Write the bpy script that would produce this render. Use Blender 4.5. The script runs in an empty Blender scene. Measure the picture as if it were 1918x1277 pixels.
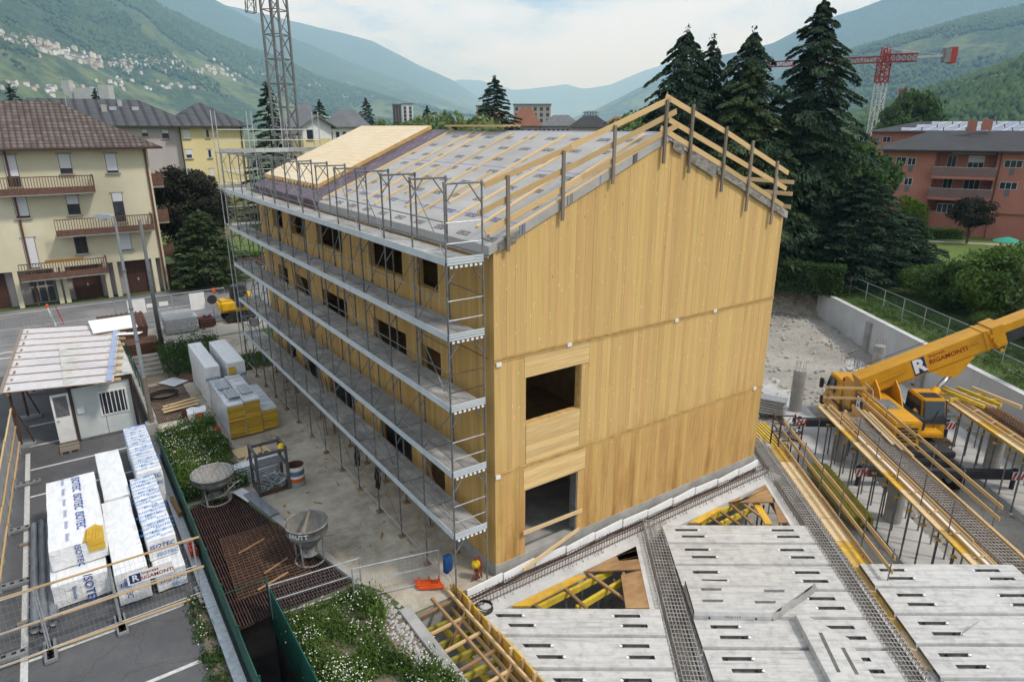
import bpy, bmesh, math, random
from mathutils import Vector, Matrix, noise as mnoise
random.seed(7)
SC = bpy.context.scene
rad = math.radians
V = Vector
# ------------------------------------------------------------------ camera
FPX, PIT, CXP, CYP, CAMH = 1238.0, rad(17.95), 959.0, 638.5, 12.8
HEAD = rad(55.3)
FWD = V((math.cos(HEAD), math.sin(HEAD), 0)); RGT = V((math.sin(HEAD), -math.cos(HEAD), 0))
def ray(x, y):
    u = (x-CXP)/FPX; v = (y-CYP)/FPX
    return FWD*(math.cos(PIT)-v*math.sin(PIT)) + RGT*u + V((0, 0, -math.sin(PIT)-v*math.cos(PIT)))
_r = ray(929, 1079); CAM = _r*(CAMH/_r.z); CAM.z = CAMH        # the building's near corner is the origin
def G(x, y, z=0.0):
    d = ray(x, y); return CAM+d*((z-CAM.z)/d.z)
def AX(x, y, X):
    d = ray(x, y); return CAM+d*((X-CAM.x)/d.x)
def AY(x, y, Y):
    d = ray(x, y); return CAM+d*((Y-CAM.y)/d.y)
def AD(x, y, dist):
    d = ray(x, y); return CAM+d*(dist/math.hypot(d.x, d.y))
cd = bpy.data.cameras.new('camera'); cam = bpy.data.objects.new('camera', cd); SC.collection.objects.link(cam)
cd.sensor_width = 36; cd.lens = 36*FPX/1918; cd.clip_end = 60000; cd.clip_start = .2
cam.location = CAM; cam.rotation_euler = (rad(90)-PIT, 0, HEAD-rad(90)); SC.camera = cam
# ------------------------------------------------------------------ world, sun, exposure
SUN_DIR = V((0.42, -0.62, 0.95)).normalized()
w = bpy.data.worlds.new('World'); SC.world = w; w.use_nodes = True
nt = w.node_tree; N = nt.nodes; L = nt.links; N.clear()
out = N.new('ShaderNodeOutputWorld'); bg = N.new('ShaderNodeBackground'); bg.inputs[1].default_value = .1
sky = N.new('ShaderNodeTexSky'); sky.sky_type = 'NISHITA'; sky.sun_disc = False
sky.sun_elevation = math.asin(SUN_DIR.z); sky.sun_rotation = math.atan2(SUN_DIR.x, SUN_DIR.y); sky.dust_density = 3
tc = N.new('ShaderNodeTexCoord'); mp = N.new('ShaderNodeMapping'); mp.inputs['Scale'].default_value = (2.2, 2.2, 7)
n1 = N.new('ShaderNodeTexNoise'); n1.inputs['Scale'].default_value = 2.2; n1.inputs['Detail'].default_value = 7; n1.inputs['Roughness'].default_value = .6
r1 = N.new('ShaderNodeValToRGB'); r1.color_ramp.elements[0].position = .34; r1.color_ramp.elements[0].color = (4.6, 6.9, 10.4, 1)
r1.color_ramp.elements[1].position = .58; r1.color_ramp.elements[1].color = (11.2, 12.0, 13.2, 1)
e = r1.color_ramp.elements.new(.48); e.color = (9.4, 10.6, 12.2, 1)
mx = N.new('ShaderNodeMixRGB'); mx.inputs[0].default_value = .93
L.new(tc.outputs['Generated'], mp.inputs[0]); L.new(mp.outputs[0], n1.inputs['Vector']); L.new(n1.outputs[0], r1.inputs[0])
L.new(sky.outputs[0], mx.inputs[1]); L.new(r1.outputs[0], mx.inputs[2]); L.new(mx.outputs[0], bg.inputs[0]); L.new(bg.outputs[0], out.inputs[0])
sd = bpy.data.lights.new('sun', 'SUN'); sd.energy = 3.0; sd.angle = rad(7); sd.color = (1, .975, .94)
sun = bpy.data.objects.new('sun', sd); SC.collection.objects.link(sun); sun.location = (0, 0, 60)
sun.rotation_euler = (-SUN_DIR).to_track_quat('-Z', 'Y').to_euler()
SC.view_settings.view_transform = 'Standard'; SC.view_settings.look = 'None'; SC.view_settings.gamma = 1
SC.view_settings.exposure = -0.1; SC.view_settings.use_curve_mapping = False
SC.cycles.use_denoising = True; SC.cycles.max_bounces = 5; SC.cycles.diffuse_bounces = 3; SC.cycles.glossy_bounces = 2
SC.cycles.transmission_bounces = 3; SC.cycles.transparent_max_bounces = 6; SC.cycles.volume_bounces = 4
SC.cycles.use_adaptive_sampling = True; SC.cycles.adaptive_threshold = .02; SC.cycles.caustics_reflective = False; SC.cycles.caustics_refractive = False
# ------------------------------------------------------------------ helpers
COL = SC.collection
def wm(o):
    return (wm(o.parent) @ o.matrix_parent_inverse @ o.matrix_basis) if o.parent else o.matrix_basis.copy()
def link(name, data, parent=None, M=None):
    o = bpy.data.objects.new(name, data); COL.objects.link(o)
    if M is not None: o.matrix_basis = M
    if parent is not None:
        o.parent = parent; o.matrix_parent_inverse = wm(parent).inverted()
    return o
def tag(o, label=None, cat=None, group=None, kind=None):
    if label: o['label'] = label
    if cat: o['category'] = cat
    if group: o['group'] = group
    if kind: o['kind'] = kind
    return o
def thing(name, loc, label, cat, group=None, rz=0):
    o = link(name, None, None, Matrix.Translation(V(loc)) @ Matrix.Rotation(rz, 4, 'Z')); o.empty_display_size = .3
    return tag(o, label, cat, group)
def copy_tree(o, parent=None):
    c = o.copy(); COL.objects.link(c)
    if parent is not None: c.parent = parent
    for ch in list(o.children): copy_tree(ch, c)
    return c
class MB:
    def __init__(s): s.v = []; s.f = []
    def add(s, vs, fs):
        b = len(s.v); s.v += [tuple(p) for p in vs]; s.f += [tuple(b+i for i in q) for q in fs]; return s
    def box(s, lo, hi, M=None):
        x0, y0, z0 = lo; x1, y1, z1 = hi
        vs = [V(p) for p in ((x0,y0,z0),(x1,y0,z0),(x1,y1,z0),(x0,y1,z0),(x0,y0,z1),(x1,y0,z1),(x1,y1,z1),(x0,y1,z1))]
        if M: vs = [M @ p for p in vs]
        return s.add(vs, [(0,3,2,1),(4,5,6,7),(0,1,5,4),(1,2,6,5),(2,3,7,6),(3,0,4,7)])
    def tube(s, p0, p1, r, n=6, r1=None, caps=True):
        p0 = V(p0); p1 = V(p1); d = p1-p0
        if d.length < 1e-6: return s
        q = d.to_track_quat('Z', 'Y').to_matrix(); r1 = r if r1 is None else r1
        vs = [p0+q @ V((math.cos(2*math.pi*i/n)*r, math.sin(2*math.pi*i/n)*r, 0)) for i in range(n)]
        vs += [p1+q @ V((math.cos(2*math.pi*i/n)*r1, math.sin(2*math.pi*i/n)*r1, 0)) for i in range(n)]
        fs = [(i, (i+1) % n, n+(i+1) % n, n+i) for i in range(n)]
        if caps: fs += [tuple(range(n-1, -1, -1)), tuple(range(n, 2*n))]
        return s.add(vs, fs)
    def path(s, pts, r, n=6):
        for a, b in zip(pts, pts[1:]): s.tube(a, b, r, n)
        return s
    def bar(s, p0, p1, w, h):
        return s.box((0, -.5, -.5), (1, .5, .5), barM(p0, p1, w, h))
    def prism(s, pts, z0, z1):
        n = len(pts); vs = [(p[0], p[1], z0) for p in pts]+[(p[0], p[1], z1) for p in pts]
        return s.add(vs, [tuple(range(n-1, -1, -1)), tuple(range(n, 2*n))]+[(i, (i+1) % n, n+(i+1) % n, n+i) for i in range(n)])
    def lathe(s, prof, n=16, c=(0, 0, 0)):
        b = len(s.v); c = V(c)
        for r, z in prof:
            for i in range(n): s.v.append(tuple(c+V((r*math.cos(2*math.pi*i/n), r*math.sin(2*math.pi*i/n), z))))
        for k in range(len(prof)-1):
            for i in range(n):
                s.f.append((b+k*n+i, b+k*n+(i+1) % n, b+(k+1)*n+(i+1) % n, b+(k+1)*n+i))
        return s
    def mesh(s, name, m, smooth=False):
        me = bpy.data.meshes.new(name); me.from_pydata(s.v, [], s.f); me.update()
        if m: me.materials.append(m)
        if smooth: me.polygons.foreach_set('use_smooth', [True]*len(me.polygons))
        return me
    def build(s, name, m, parent=None, smooth=False, M=None):
        return link(name, s.mesh(name, m, smooth), parent, M)
def barM(p0, p1, w, h, up=V((0, 0, 1))):
    p0 = V(p0); d = V(p1)-p0; x = d.normalized()
    if abs(x.dot(up)) > .98: up = V((0, 1, 0))
    y = up.cross(x).normalized(); z = x.cross(y)
    R = Matrix((x, y, z)).transposed().to_4x4()
    return Matrix.Translation(p0) @ R @ Matrix.Diagonal((d.length, w, h, 1))
_UC = {}
def ucube(m):
    if ('c', m.name) not in _UC: _UC['c', m.name] = MB().box((0, -.5, -.5), (1, .5, .5)).mesh('piece', m)
    return _UC['c', m.name]
def ucyl(m, n=8):
    if (n, m.name) not in _UC: _UC[n, m.name] = MB().tube((0, 0, 0), (1, 0, 0), 1, n).mesh('rod', m, False)
    return _UC[n, m.name]
def bar(name, p0, p1, w, h, m, parent=None, up=V((0, 0, 1))):
    return link(name, ucube(m), parent, barM(p0, p1, w, h, up))
def pipe(name, p0, p1, r, m, parent=None, n=8):
    return link(name, ucyl(m, n), parent, barM(p0, p1, r, r))
def boxo(name, lo, hi, m, parent=None):
    lo = V(lo); hi = V(hi); c = (lo+hi)/2
    return link(name, ucube(m), parent, Matrix.Translation((lo.x, c.y, c.z)) @ Matrix.Diagonal((hi.x-lo.x, hi.y-lo.y, hi.z-lo.z, 1)))
def prism(name, pts, z0, z1, m, parent=None): return MB().prism(pts, z0, z1).build(name, m, parent)
def sheet(name, pts, m, parent=None, z=None):
    return MB().add([(p[0], p[1], p[2] if z is None else z) for p in pts], [tuple(range(len(pts)))]).build(name, m, parent)
def struct(o): o['kind'] = 'structure'; return o
def bevel(me, wd, seg=2):
    bm = bmesh.new(); bm.from_mesh(me); bmesh.ops.bevel(bm, geom=list(bm.edges), offset=wd, segments=seg, affect='EDGES', clamp_overlap=True)
    bm.to_mesh(me); bm.free(); return me
_TX = {}
def text_mesh(s, m, shear=0, bold=0):
    k = (s, m.name, shear, bold)
    if k not in _TX:
        cu = bpy.data.curves.new('t', 'FONT'); cu.body = s; cu.size = 1; cu.align_x = 'CENTER'; cu.align_y = 'CENTER'; cu.shear = shear
        cu.resolution_u = 2; cu.offset = bold
        o = bpy.data.objects.new('t', cu); COL.objects.link(o)
        dg = bpy.context.evaluated_depsgraph_get(); me = bpy.data.meshes.new_from_object(o.evaluated_get(dg)); bpy.data.objects.remove(o)
        me.materials.clear(); me.materials.append(m); _TX[k] = me
    return _TX[k]
def text(name, s, org, xd, yd, size, m, parent, shear=0, bold=0):
    xd = V(xd).normalized(); yd = V(yd).normalized(); z = xd.cross(yd).normalized(); yd = z.cross(xd)
    R = Matrix((xd, yd, z)).transposed().to_4x4()
    return link(name, text_mesh(s, m, shear, bold), parent, Matrix.Translation(V(org)) @ R @ Matrix.Scale(size, 4))
# ------------------------------------------------------------------ materials
def srgb(h):
    h = h.lstrip('#'); c = [int(h[i:i+2], 16)/255 for i in (0, 2, 4)]
    return tuple(((x+.055)/1.055)**2.4 if x > .04045 else x/12.92 for x in c)
class NT:
    def __init__(s, name):
        s.m = bpy.data.materials.new(name); s.m.use_nodes = True; s.t = s.m.node_tree; s.b = s.t.nodes['Principled BSDF']
    def n(s, t, **k):
        o = s.t.nodes.new('ShaderNode'+t)
        for a, b in k.items():
            if a in o.inputs.keys(): o.inputs[a].default_value = b
            else: setattr(o, a, b)
        return o
    def l(s, a, b): s.t.links.new(a, b)
    def math(s, op, a, b=None, c=None):
        o = s.n('Math', operation=op)
        for i, x in enumerate((a, b, c)):
            if x is None: continue
            if isinstance(x, (int, float)): o.inputs[i].default_value = x
            else: s.l(x, o.inputs[i])
        return o.outputs[0]
    def mix(s, f, a, b, bt='MIX'):
        o = s.n('MixRGB', blend_type=bt)
        for i, x in enumerate((f, a, b)):
            if isinstance(x, (int, float)): o.inputs[i].default_value = x
            elif isinstance(x, tuple): o.inputs[i].default_value = (*x[:3], 1)
            else: s.l(x, o.inputs[i])
        return o.outputs[0]
    def ramp(s, f, stops):
        o = s.n('ValToRGB'); cr = o.color_ramp
        while len(cr.elements) < len(stops): cr.elements.new(.5)
        for e, (p, c) in zip(cr.elements, stops):
            e.position = p; e.color = (*((c, c, c) if isinstance(c, (int, float)) else c[:3]), 1)
        s.l(f, o.inputs[0]); return o.outputs[0]
    def coord(s, kind='world', scale=(1, 1, 1), rnd=False, rot=(0, 0, 0)):
        p = s.n('NewGeometry').outputs['Position'] if kind == 'world' else s.n('TexCoord').outputs['Object' if kind == 'obj' else 'Generated']
        if rnd:
            a = s.n('VectorMath', operation='MULTIPLY_ADD'); oi = s.n('ObjectInfo')
            s.l(oi.outputs['Random'], a.inputs[0]); a.inputs[1].default_value = (57, 31, 43); s.l(p, a.inputs[2]); p = a.outputs[0]
        if kind == 'rot':
            m0 = s.n('Mapping'); m0.inputs['Rotation'].default_value = rot; s.l(s.n('NewGeometry').outputs['Position'], m0.inputs[0]); p = m0.outputs[0]; rot = (0, 0, 0)
        mp = s.n('Mapping'); mp.inputs['Scale'].default_value = scale; mp.inputs['Rotation'].default_value = rot; s.l(p, mp.inputs[0]); return mp.outputs[0]
    def noise(s, vec, scale, detail=3, rough=.55, dist=0):
        o = s.n('TexNoise', Scale=scale, Detail=detail, Roughness=rough, Distortion=dist); s.l(vec, o.inputs['Vector']); return o.outputs[0]
    def rndv(s, col, amt):
        h = s.n('HueSaturation'); r = s.n('ObjectInfo').outputs['Random']
        s.l(s.math('MULTIPLY_ADD', r, 2*amt, 1-amt), h.inputs['Value']); s.l(col, h.inputs['Color']); return h.outputs[0]
    def bump(s, f, strength=.3, dist=.02):
        o = s.n('Bump', Strength=strength, Distance=dist); s.l(f, o.inputs['Height']); s.l(o.outputs[0], s.b.inputs['Normal'])
    def fin(s, col, rough=.8, metal=0, spec=.3):
        if isinstance(col, tuple): s.b.inputs['Base Color'].default_value = (*col[:3], 1)
        else: s.l(col, s.b.inputs['Base Color'])
        if isinstance(rough, (int, float)): s.b.inputs['Roughness'].default_value = rough
        else: s.l(rough, s.b.inputs['Roughness'])
        s.b.inputs['Metallic'].default_value = metal; s.b.inputs['Specular IOR Level'].default_value = spec
        return s.m
def mat(name, c, c2=None, scale=4, rough=.8, metal=0, bump=0, coord='world', stretch=(1, 1, 1), rnd=0, spec=.3, c3=None, s3=.6, bdist=.02, detail=4):
    t = NT(name)
    c = srgb(c) if isinstance(c, str) else c
    if c2 is None: c2 = tuple(x*.78 for x in c)
    elif isinstance(c2, str): c2 = srgb(c2)
    v = t.coord(coord, stretch, rnd > 0); f = t.noise(v, scale, detail, .6)
    col = t.ramp(f, [(.32, c2), (.66, c)])
    if c3:
        c3 = srgb(c3) if isinstance(c3, str) else c3
        f3 = t.noise(t.coord('world'), s3, 4, .6); col = t.mix(t.ramp(f3, [(.5, 0.0), (.68, 1.0)]), col, c3)
    if rnd: col = t.rndv(col, rnd)
    if bump: t.bump(t.noise(v, scale*3, 4, .6), bump, bdist)
    return t.fin(col, rough, metal, spec)
M = {}
M['galv'] = mat('galvanised steel', (.50, .53, .56), (.34, .36, .38), 9, .45, .4, rnd=.12, coord='world')
M['galv_dark'] = mat('weathered steel tube', (.215, .22, .23), (.11, .113, .12), 7, .5, .3, rnd=.2)
M['galv_deck'] = mat('dusty steel deck', (.36, .35, .335), (.23, .225, .215), 2.2, .75, .0, rnd=.12, bump=.3, c3=(.46, .445, .425), s3=.9)
M['concrete'] = mat('concrete', (.40, .39, .37), (.27, .265, .255), 1.6, .9, bump=.25)
M['concrete_light'] = mat('fresh concrete', (.60, .60, .59), (.45, .45, .45), 1.5, .85, bump=.15)
M['concrete_dark'] = mat('dark grey concrete', (.25, .245, .235), (.15, .15, .145), 1.4, .95, bump=.3)
M['toe'] = mat('galvanised toe board', (.60, .65, .69), (.50, .55, .59), 2, .4, .15)
M['ply_brown'] = mat('worn brown plywood', (.36, .215, .105), (.25, .145, .07), 1.6, .8, stretch=(1, 4, 1), c3=(.42, .27, .13), s3=.8)
M['rust'] = mat('rusty steel', (.125, .058, .036), (.055, .028, .02), 6, .85, rnd=.2)
M['rust_dark'] = mat('dark painted grating', (.085, .045, .038), (.045, .025, .022), 5, .8, rnd=.2)
M['rebar'] = mat('rebar steel', (.40, .385, .37), (.24, .215, .195), 3, .6, .15)
M['rebar_rust'] = mat('rusty rebar', (.17, .10, .065), (.09, .05, .035), 5, .8)
M['timber'] = mat('sawn timber', (.62, .44, .23), (.47, .31, .14), 6, .75, coord='obj', stretch=(1.2, 4, 4), rnd=.16)
M['timber_pale'] = mat('pale sawn timber', (.70, .53, .31), (.55, .39, .20), 6, .75, coord='obj', stretch=(1.2, 4, 4), rnd=.14)
M['timber_old'] = mat('weathered timber', (.26, .22, .18), (.16, .13, .105), 6, .85, coord='obj', stretch=(1.2, 4, 4), rnd=.18)
M['timber_brown'] = mat('used shuttering timber', (.36, .22, .11), (.22, .13, .065), 6, .8, coord='obj', stretch=(1.2, 4, 4), rnd=.25)
M['yellow_ply'] = mat('yellow shuttering panel', (.70, .43, .05), (.50, .29, .04), 3, .6, rnd=.14, c3=(.45, .30, .13), s3=1.6)
M['yellow_beam'] = mat('yellow formwork beam', (.70, .52, .04), (.48, .34, .05), 4, .6, rnd=.15)
M['yellow_old'] = mat('weathered yellow formwork beam', (.38, .33, .05), (.24, .20, .04), 4, .7, rnd=.2)
M['white'] = mat('white paint', (.78, .78, .78), (.66, .66, .66), 3, .6)
M['styro'] = mat('white insulation board', (.82, .83, .84), (.72, .73, .74), 3, .9)
M['black'] = mat('black rubber', (.025, .025, .027), (.015, .015, .016), 5, .8)
M['dark'] = mat('painted hole shade', (.012, .012, .012), (.008, .008, .008), 1, .9)  # near-black colour standing in for the shade inside holes
t = NT('window glass'); M['glass'] = t.fin((.03, .04, .05), .08, 0, .6)
M['grass'] = mat('grass', (.085, .13, .028), (.045, .085, .018), .8, .95, bump=.6, c3=(.13, .14, .05), s3=.25)
M['soil'] = mat('soil', (.22, .185, .135), (.13, .11, .08), 1.3, .95, bump=.7)
t = NT('asphalt'); v = t.coord('world'); c = t.ramp(t.noise(v, .5, 6, .7), [(.3, (.08, .081, .086)), (.55, (.12, .121, .126)), (.72, (.16, .16, .162))]); c = t.mix(t.ramp(t.noise(v, 60, 2), [(.35, .5), (.7, 0.0)]), c, (.06, .06, .065))
vo = t.n('TexVoronoi', Scale=.45, feature='DISTANCE_TO_EDGE'); wv = t.n('VectorMath', operation='MULTIPLY_ADD'); nv = t.n('TexNoise', Scale=1.6, Detail=4); t.l(v, nv.inputs['Vector']); t.l(nv.outputs['Color'], wv.inputs[0]); wv.inputs[1].default_value = (.9, .9, 0); t.l(v, wv.inputs[2]); t.l(wv.outputs[0], vo.inputs['Vector']); c = t.mix(t.ramp(vo.outputs['Distance'], [(.004, .35), (.012, 0.0)]), c, (.04, .04, .042))
c = t.mix(t.ramp(t.noise(v, 2.2, 5, .75), [(.6, 0.0), (.7, .55)]), c, (.055, .054, .055)); t.bump(t.noise(v, 30, 3), .4, .01); M['asphalt'] = t.fin(c, .88)
M['road_paint'] = mat('road paint', (.62, .62, .60), (.42, .42, .41), 9, .8)
# ------------------------------------------------------------------ ground and terrain
W0 = V((41.6, 15.1)); WD = V((-.552, -.834))            # far end and direction of the retaining wall
HOLE = [(-2.75, -30), (-2.75, -.06), (12.28, -.06), (12.28, 22.6), (27, 33), (36.5, 24.5), (43.2, 16.2)]
HOLE += [tuple(W0+V((.35, -.1))+WD*k) for k in (4, 30, 64)]
PITP = [(-6.95, -9), (-5.98, -9), (-5.98, 2.1), (-3.64, 2.2), (-5.3, 9.3), (-6.95, 9.2)]
def ring_fill(name, loops, z, m):
    bm = bmesh.new(); es = []
    for lp in loops:
        vs = [bm.verts.new((p[0], p[1], z)) for p in lp]
        es += [bm.edges.new((vs[i], vs[(i+1) % len(vs)])) for i in range(len(vs))]
    bmesh.ops.triangle_fill(bm, use_beauty=True, use_dissolve=False, edges=es, normal=(0, 0, 1))
    for f in bm.faces:
        if f.normal.z < 0: f.normal_flip()
    me = bpy.data.meshes.new(name); bm.to_mesh(me); bm.free(); me.materials.append(m); return link(name, me)
M['town'] = mat('grassy ground', (.10, .14, .045), (.06, .095, .03), .05, .95, c3=(.15, .145, .11), s3=.02)
B = 21000
struct(ring_fill('ground', [[(-B, -B), (B, -B), (B, B), (-B, B)], HOLE, PITP], -.012, M['town']))
t = NT('dusty concrete yard'); v = t.coord('world'); f1 = t.noise(v, .35, 5, .65); f2 = t.noise(v, 2.4, 5, .7); f3 = t.noise(v, 40, 2)
c = t.ramp(f1, [(.34, (.23, .195, .145)), (.5, (.36, .31, .24)), (.68, (.47, .42, .335))]); c = t.mix(t.ramp(f2, [(.42, 0.0), (.72, .55)]), c, (.58, .55, .48))
c = t.mix(.25, c, t.ramp(f3, [(.3, .2), (.7, .7)]), 'OVERLAY'); t.bump(f2, .4, .03)
M['yard'] = t.fin(c, .92)
struct(sheet('yard', [(-6.95, 9.35), (-5.26, 9.45), (-3.56, 2.2), (-3.0, 1.2), (-2.78, -.02), (.15, -.02), (.15, 30), (-7, 30)], M['yard'], z=.0))
struct(sheet('car_park', [(-70, -20), (-7.02, -20), (-7.02, 29), (-70, 29)], M['asphalt'], z=-.004))
M['road'] = mat('road asphalt', (.20, .20, .205), (.145, .145, .15), .5, .9, bump=.2, c3=(.25, .245, .24), s3=.2)
struct(sheet('street', [(-70, 29), (-7, 29), (-7, 34.5), (90, 34.5), (90, 45.2), (-70, 45.2)], M['road'], z=.001))
M['pave'] = mat('pale paving', (.42, .39, .34), (.31, .285, .25), .8, .9, bump=.2)
struct(sheet('work_pavement', [(-6.9, 30.2), (14, 30.2), (14, 34.4), (-6.9, 34.4)], M['pave'], z=.005))
struct(sheet('verge', [(-1.6, 45.25), (40, 45.25), (40, 48.6), (-1.6, 48.6)], M['grass'], z=.0))
# excavation
t = NT('stony excavation floor'); v = t.coord('world'); f1 = t.noise(v, .3, 5, .65); f2 = t.noise(v, 5, 5, .75)
c = t.ramp(f1, [(.35, (.24, .22, .19)), (.6, (.43, .40, .35))]); c = t.mix(t.ramp(f2, [(.35, 0.0), (.75, .7)]), c, (.52, .50, .46)); t.bump(f2, .9, .18)
M['gravel'] = t.fin(c, .95)
def exz(x, y):
    k = (V((x, y))-V((24, 5))).dot(V((.571, .821))); return -3.0+max(0, min(1, k/16))*1.0
def grid_sheet(name, pts, nx, ny, zf, m, amp=0, sc=1, smooth=True):
    mb = MB(); a, b, c, d = [V(p) for p in pts]
    for j in range(ny+1):
        for i in range(nx+1):
            u = i/nx; vv = j/ny; p = (a*(1-u)+b*u)*(1-vv)+(d*(1-u)+c*u)*vv
            mb.v.append((p.x, p.y, zf(p.x, p.y)+amp*mnoise.fractal(V((p.x*sc, p.y*sc, 3)), 1, 2, 4)))
    for j in range(ny):
        for i in range(nx):
            k = j*(nx+1)+i; mb.f.append((k, k+1, k+nx+2, k+nx+1))
    return mb.build(name, m, None, smooth)
struct(grid_sheet('excavation_floor', [(-4, -34), (58, -34), (58, 36), (-4, 36)], 110, 130, exz, M['gravel'], .16, 1.1))
M['rubble'] = mat('stony rubble bank', (.48, .44, .37), (.24, .22, .185), 1.1, .95, bump=1.2, bdist=.2, c3=(.12, .13, .05), s3=.5)
mb = MB(); bt = [V(p) for p in ((12.6, 22.8), (27, 33.3), (36.7, 24.7), (43.4, 16.0), (44.5, 13.5))]; rows = 9
pl = [bt[i].lerp(bt[i+1], k/14) for i in range(4) for k in range(14)]+[bt[4]]
for j in range(rows+1):
    for p in pl:
        cdir = (V((24, 5))-p).normalized(); q = p+cdir*(2.9*(1-j/rows)-.35); nz = mnoise.fractal(V((q.x*.9, q.y*.9, j*.4)), 1, 2, 4)
        mb.v.append((q.x+nz*.25, q.y+nz*.25, -2.3+2.55*(j/rows)**.8+nz*.28))
for j in range(rows):
    for i in range(len(pl)-1): k = j*len(pl)+i; mb.f.append((k, k+1, k+len(pl)+1, k+len(pl)))
struct(mb.build('excavation_bank', M['rubble'], None, True))
mb = MB()
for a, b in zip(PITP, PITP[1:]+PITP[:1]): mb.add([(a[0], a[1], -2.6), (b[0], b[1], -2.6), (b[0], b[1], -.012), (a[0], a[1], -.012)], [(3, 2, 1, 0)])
mb.add([(p[0], p[1], -2.6) for p in PITP], [tuple(range(6))]); struct(mb.build('ramp_pit', mat('near-black pit concrete', (.06, .056, .05), (.03, .028, .026), 1.4, .95)))  # pit walls and floor share one near-black colour
mb = MB()
for a, b in zip(HOLE[1:4], HOLE[2:5]): mb.add([(a[0], a[1], -3.6), (b[0], b[1], -3.6), (b[0], b[1], -.012), (a[0], a[1], -.012)], [(3, 2, 1, 0)])
struct(mb.build('basement_wall', M['concrete']))
# ---- mountains
t = NT('forested mountainside'); v = t.coord('world'); f0 = t.noise(v, .0016, 6, .6); f1 = t.noise(v, .012, 5, .65); f2 = t.noise(v, .055, 6, .8)
fo = t.ramp(f2, [(.36, (.014, .028, .012)), (.5, (.05, .085, .03)), (.64, (.12, .17, .06))]); me_ = t.ramp(f1, [(.35, (.12, .17, .055)), (.65, (.20, .235, .09))])
sz = t.n('SeparateXYZ'); t.l(t.n('NewGeometry').outputs['Position'], sz.inputs[0]); hz = t.math('MULTIPLY_ADD', sz.outputs['Z'], -1/620.0, .98)
ms = t.math('MULTIPLY', t.ramp(t.math('ADD', t.math('MULTIPLY', f0, .6), t.math('MULTIPLY', f1, .4)), [(.47, 0.0), (.54, 1.0)]), t.ramp(hz, [(.1, 0.0), (.62, .9)]))
c = t.mix(ms, fo, me_); t.bump(t.math('ADD', f2, t.math('MULTIPLY', f1, .8)), .9, 14)
M['mountain'] = t.fin(c, .95, 0, .1)
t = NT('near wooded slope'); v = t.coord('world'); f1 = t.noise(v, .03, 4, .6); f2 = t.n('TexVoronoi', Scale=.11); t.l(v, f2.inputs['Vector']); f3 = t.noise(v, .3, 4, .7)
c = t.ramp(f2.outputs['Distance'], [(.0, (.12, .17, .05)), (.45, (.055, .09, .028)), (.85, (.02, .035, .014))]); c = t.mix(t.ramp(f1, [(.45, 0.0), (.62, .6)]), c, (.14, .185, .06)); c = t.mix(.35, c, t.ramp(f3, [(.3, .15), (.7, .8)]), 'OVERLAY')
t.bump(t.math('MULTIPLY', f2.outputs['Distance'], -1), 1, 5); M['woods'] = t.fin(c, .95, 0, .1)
RIDGES = {}
def ridge(name, pts, foot, m, nx=150, ny=46, amp=60, sc=.0011, pw=1.15, seed=0):
    xs = [p[0] for p in pts]
    def it(px, k):
        for a, b in zip(pts, pts[1:]):
            if px <= b[0]: return a[k]+(b[k]-a[k])*(px-a[0])/(b[0]-a[0])
        return pts[-1][k]
    def P(px, tt, wob=True):
        py = it(px, 1); R = it(px, 2); top = AD(px, py, R); d = ray(px, 240); d.z = 0; d.normalize()
        ft = foot if isinstance(foot, (int, float)) else foot[0]+(foot[1]-foot[0])*(px-xs[0])/(xs[-1]-xs[0])
        dist = ft+(R-ft)*tt; q = V((CAM.x, CAM.y, 0))+d*dist; z = -2+(top.z+2)*tt**pw
        if wob:
            nn = mnoise.fractal(V((q.x*sc+seed, q.y*sc, seed)), .9, 2.1, 6); z += nn*amp*min(1, tt*2.2)*(1-.75*max(0, tt-.6)/.4)
        return V((q.x, q.y, z))
    mb = MB(); 
    for j in range(ny+2):
        for i in range(nx+1):
            px = xs[0]+(xs[-1]-xs[0])*i/nx
            if j <= ny: q = P(px, j/ny)
            else:
                q = P(px, 1.25, False); q.z *= .55
            mb.v.append(tuple(q))
    for j in range(ny+1):
        for i in range(nx): k = j*(nx+1)+i; mb.f.append((k, k+1, k+nx+2, k+nx+1))
    RIDGES[name] = P
    return struct(mb.build('mountain', m, None, True))
ridge('L1', [(-420, -190, 3300), (0, -170, 3300), (150, -95, 3400), (300, -8, 3600), (400, 52, 3900), (500, 102, 4200), (600, 146, 4500), (700, 176, 4700), (800, 202, 4800), (920, 232, 4900)], (900, 2900), M['mountain'], 230, 90, 95, .0013, 1.1, 3)
ridge('L2', [(-300, -60, 6800), (250, -70, 6800), (420, -8, 6800), (500, 38, 6900), (570, 72, 7000), (650, 108, 7100), (750, 150, 7200), (850, 192, 7300), (950, 230, 7400)], 4300, M['mountain'], 150, 40, 120, .0008, 1.1, 9)
ridge('L3', [(300, 0, 9800), (440, 10, 9800), (560, 40, 9800), (640, 60, 9900), (710, 80, 10000), (760, 106, 10200), (800, 127, 10400), (850, 150, 10600), (890, 178, 10800), (930, 205, 11000), (1010, 233, 11200)], 7000, M['mountain'], 140, 36, 110, .0006, 1.05, 14)
ridge('K', [(600, 232, 3900), (650, 212, 3900), (690, 190, 3900), (730, 186, 3900), (780, 196, 3900), (830, 212, 3900), (880, 233, 3900)], 3300, M['mountain'], 70, 20, 40, .002, .8, 5)
ridge('F', [(760, 200, 15500), (820, 165, 15500), (860, 150, 15500), (900, 151, 15500), (960, 168, 15500), (1000, 166, 15500), (1060, 159, 15500), (1090, 167, 15500), (1140, 158, 15500), (1200, 133, 15000), (1260, 112, 15000), (1330, 110, 15000), (1500, 200, 15000)], 12500, M['mountain'], 160, 30, 90, .0006, 1, 21)
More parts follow.
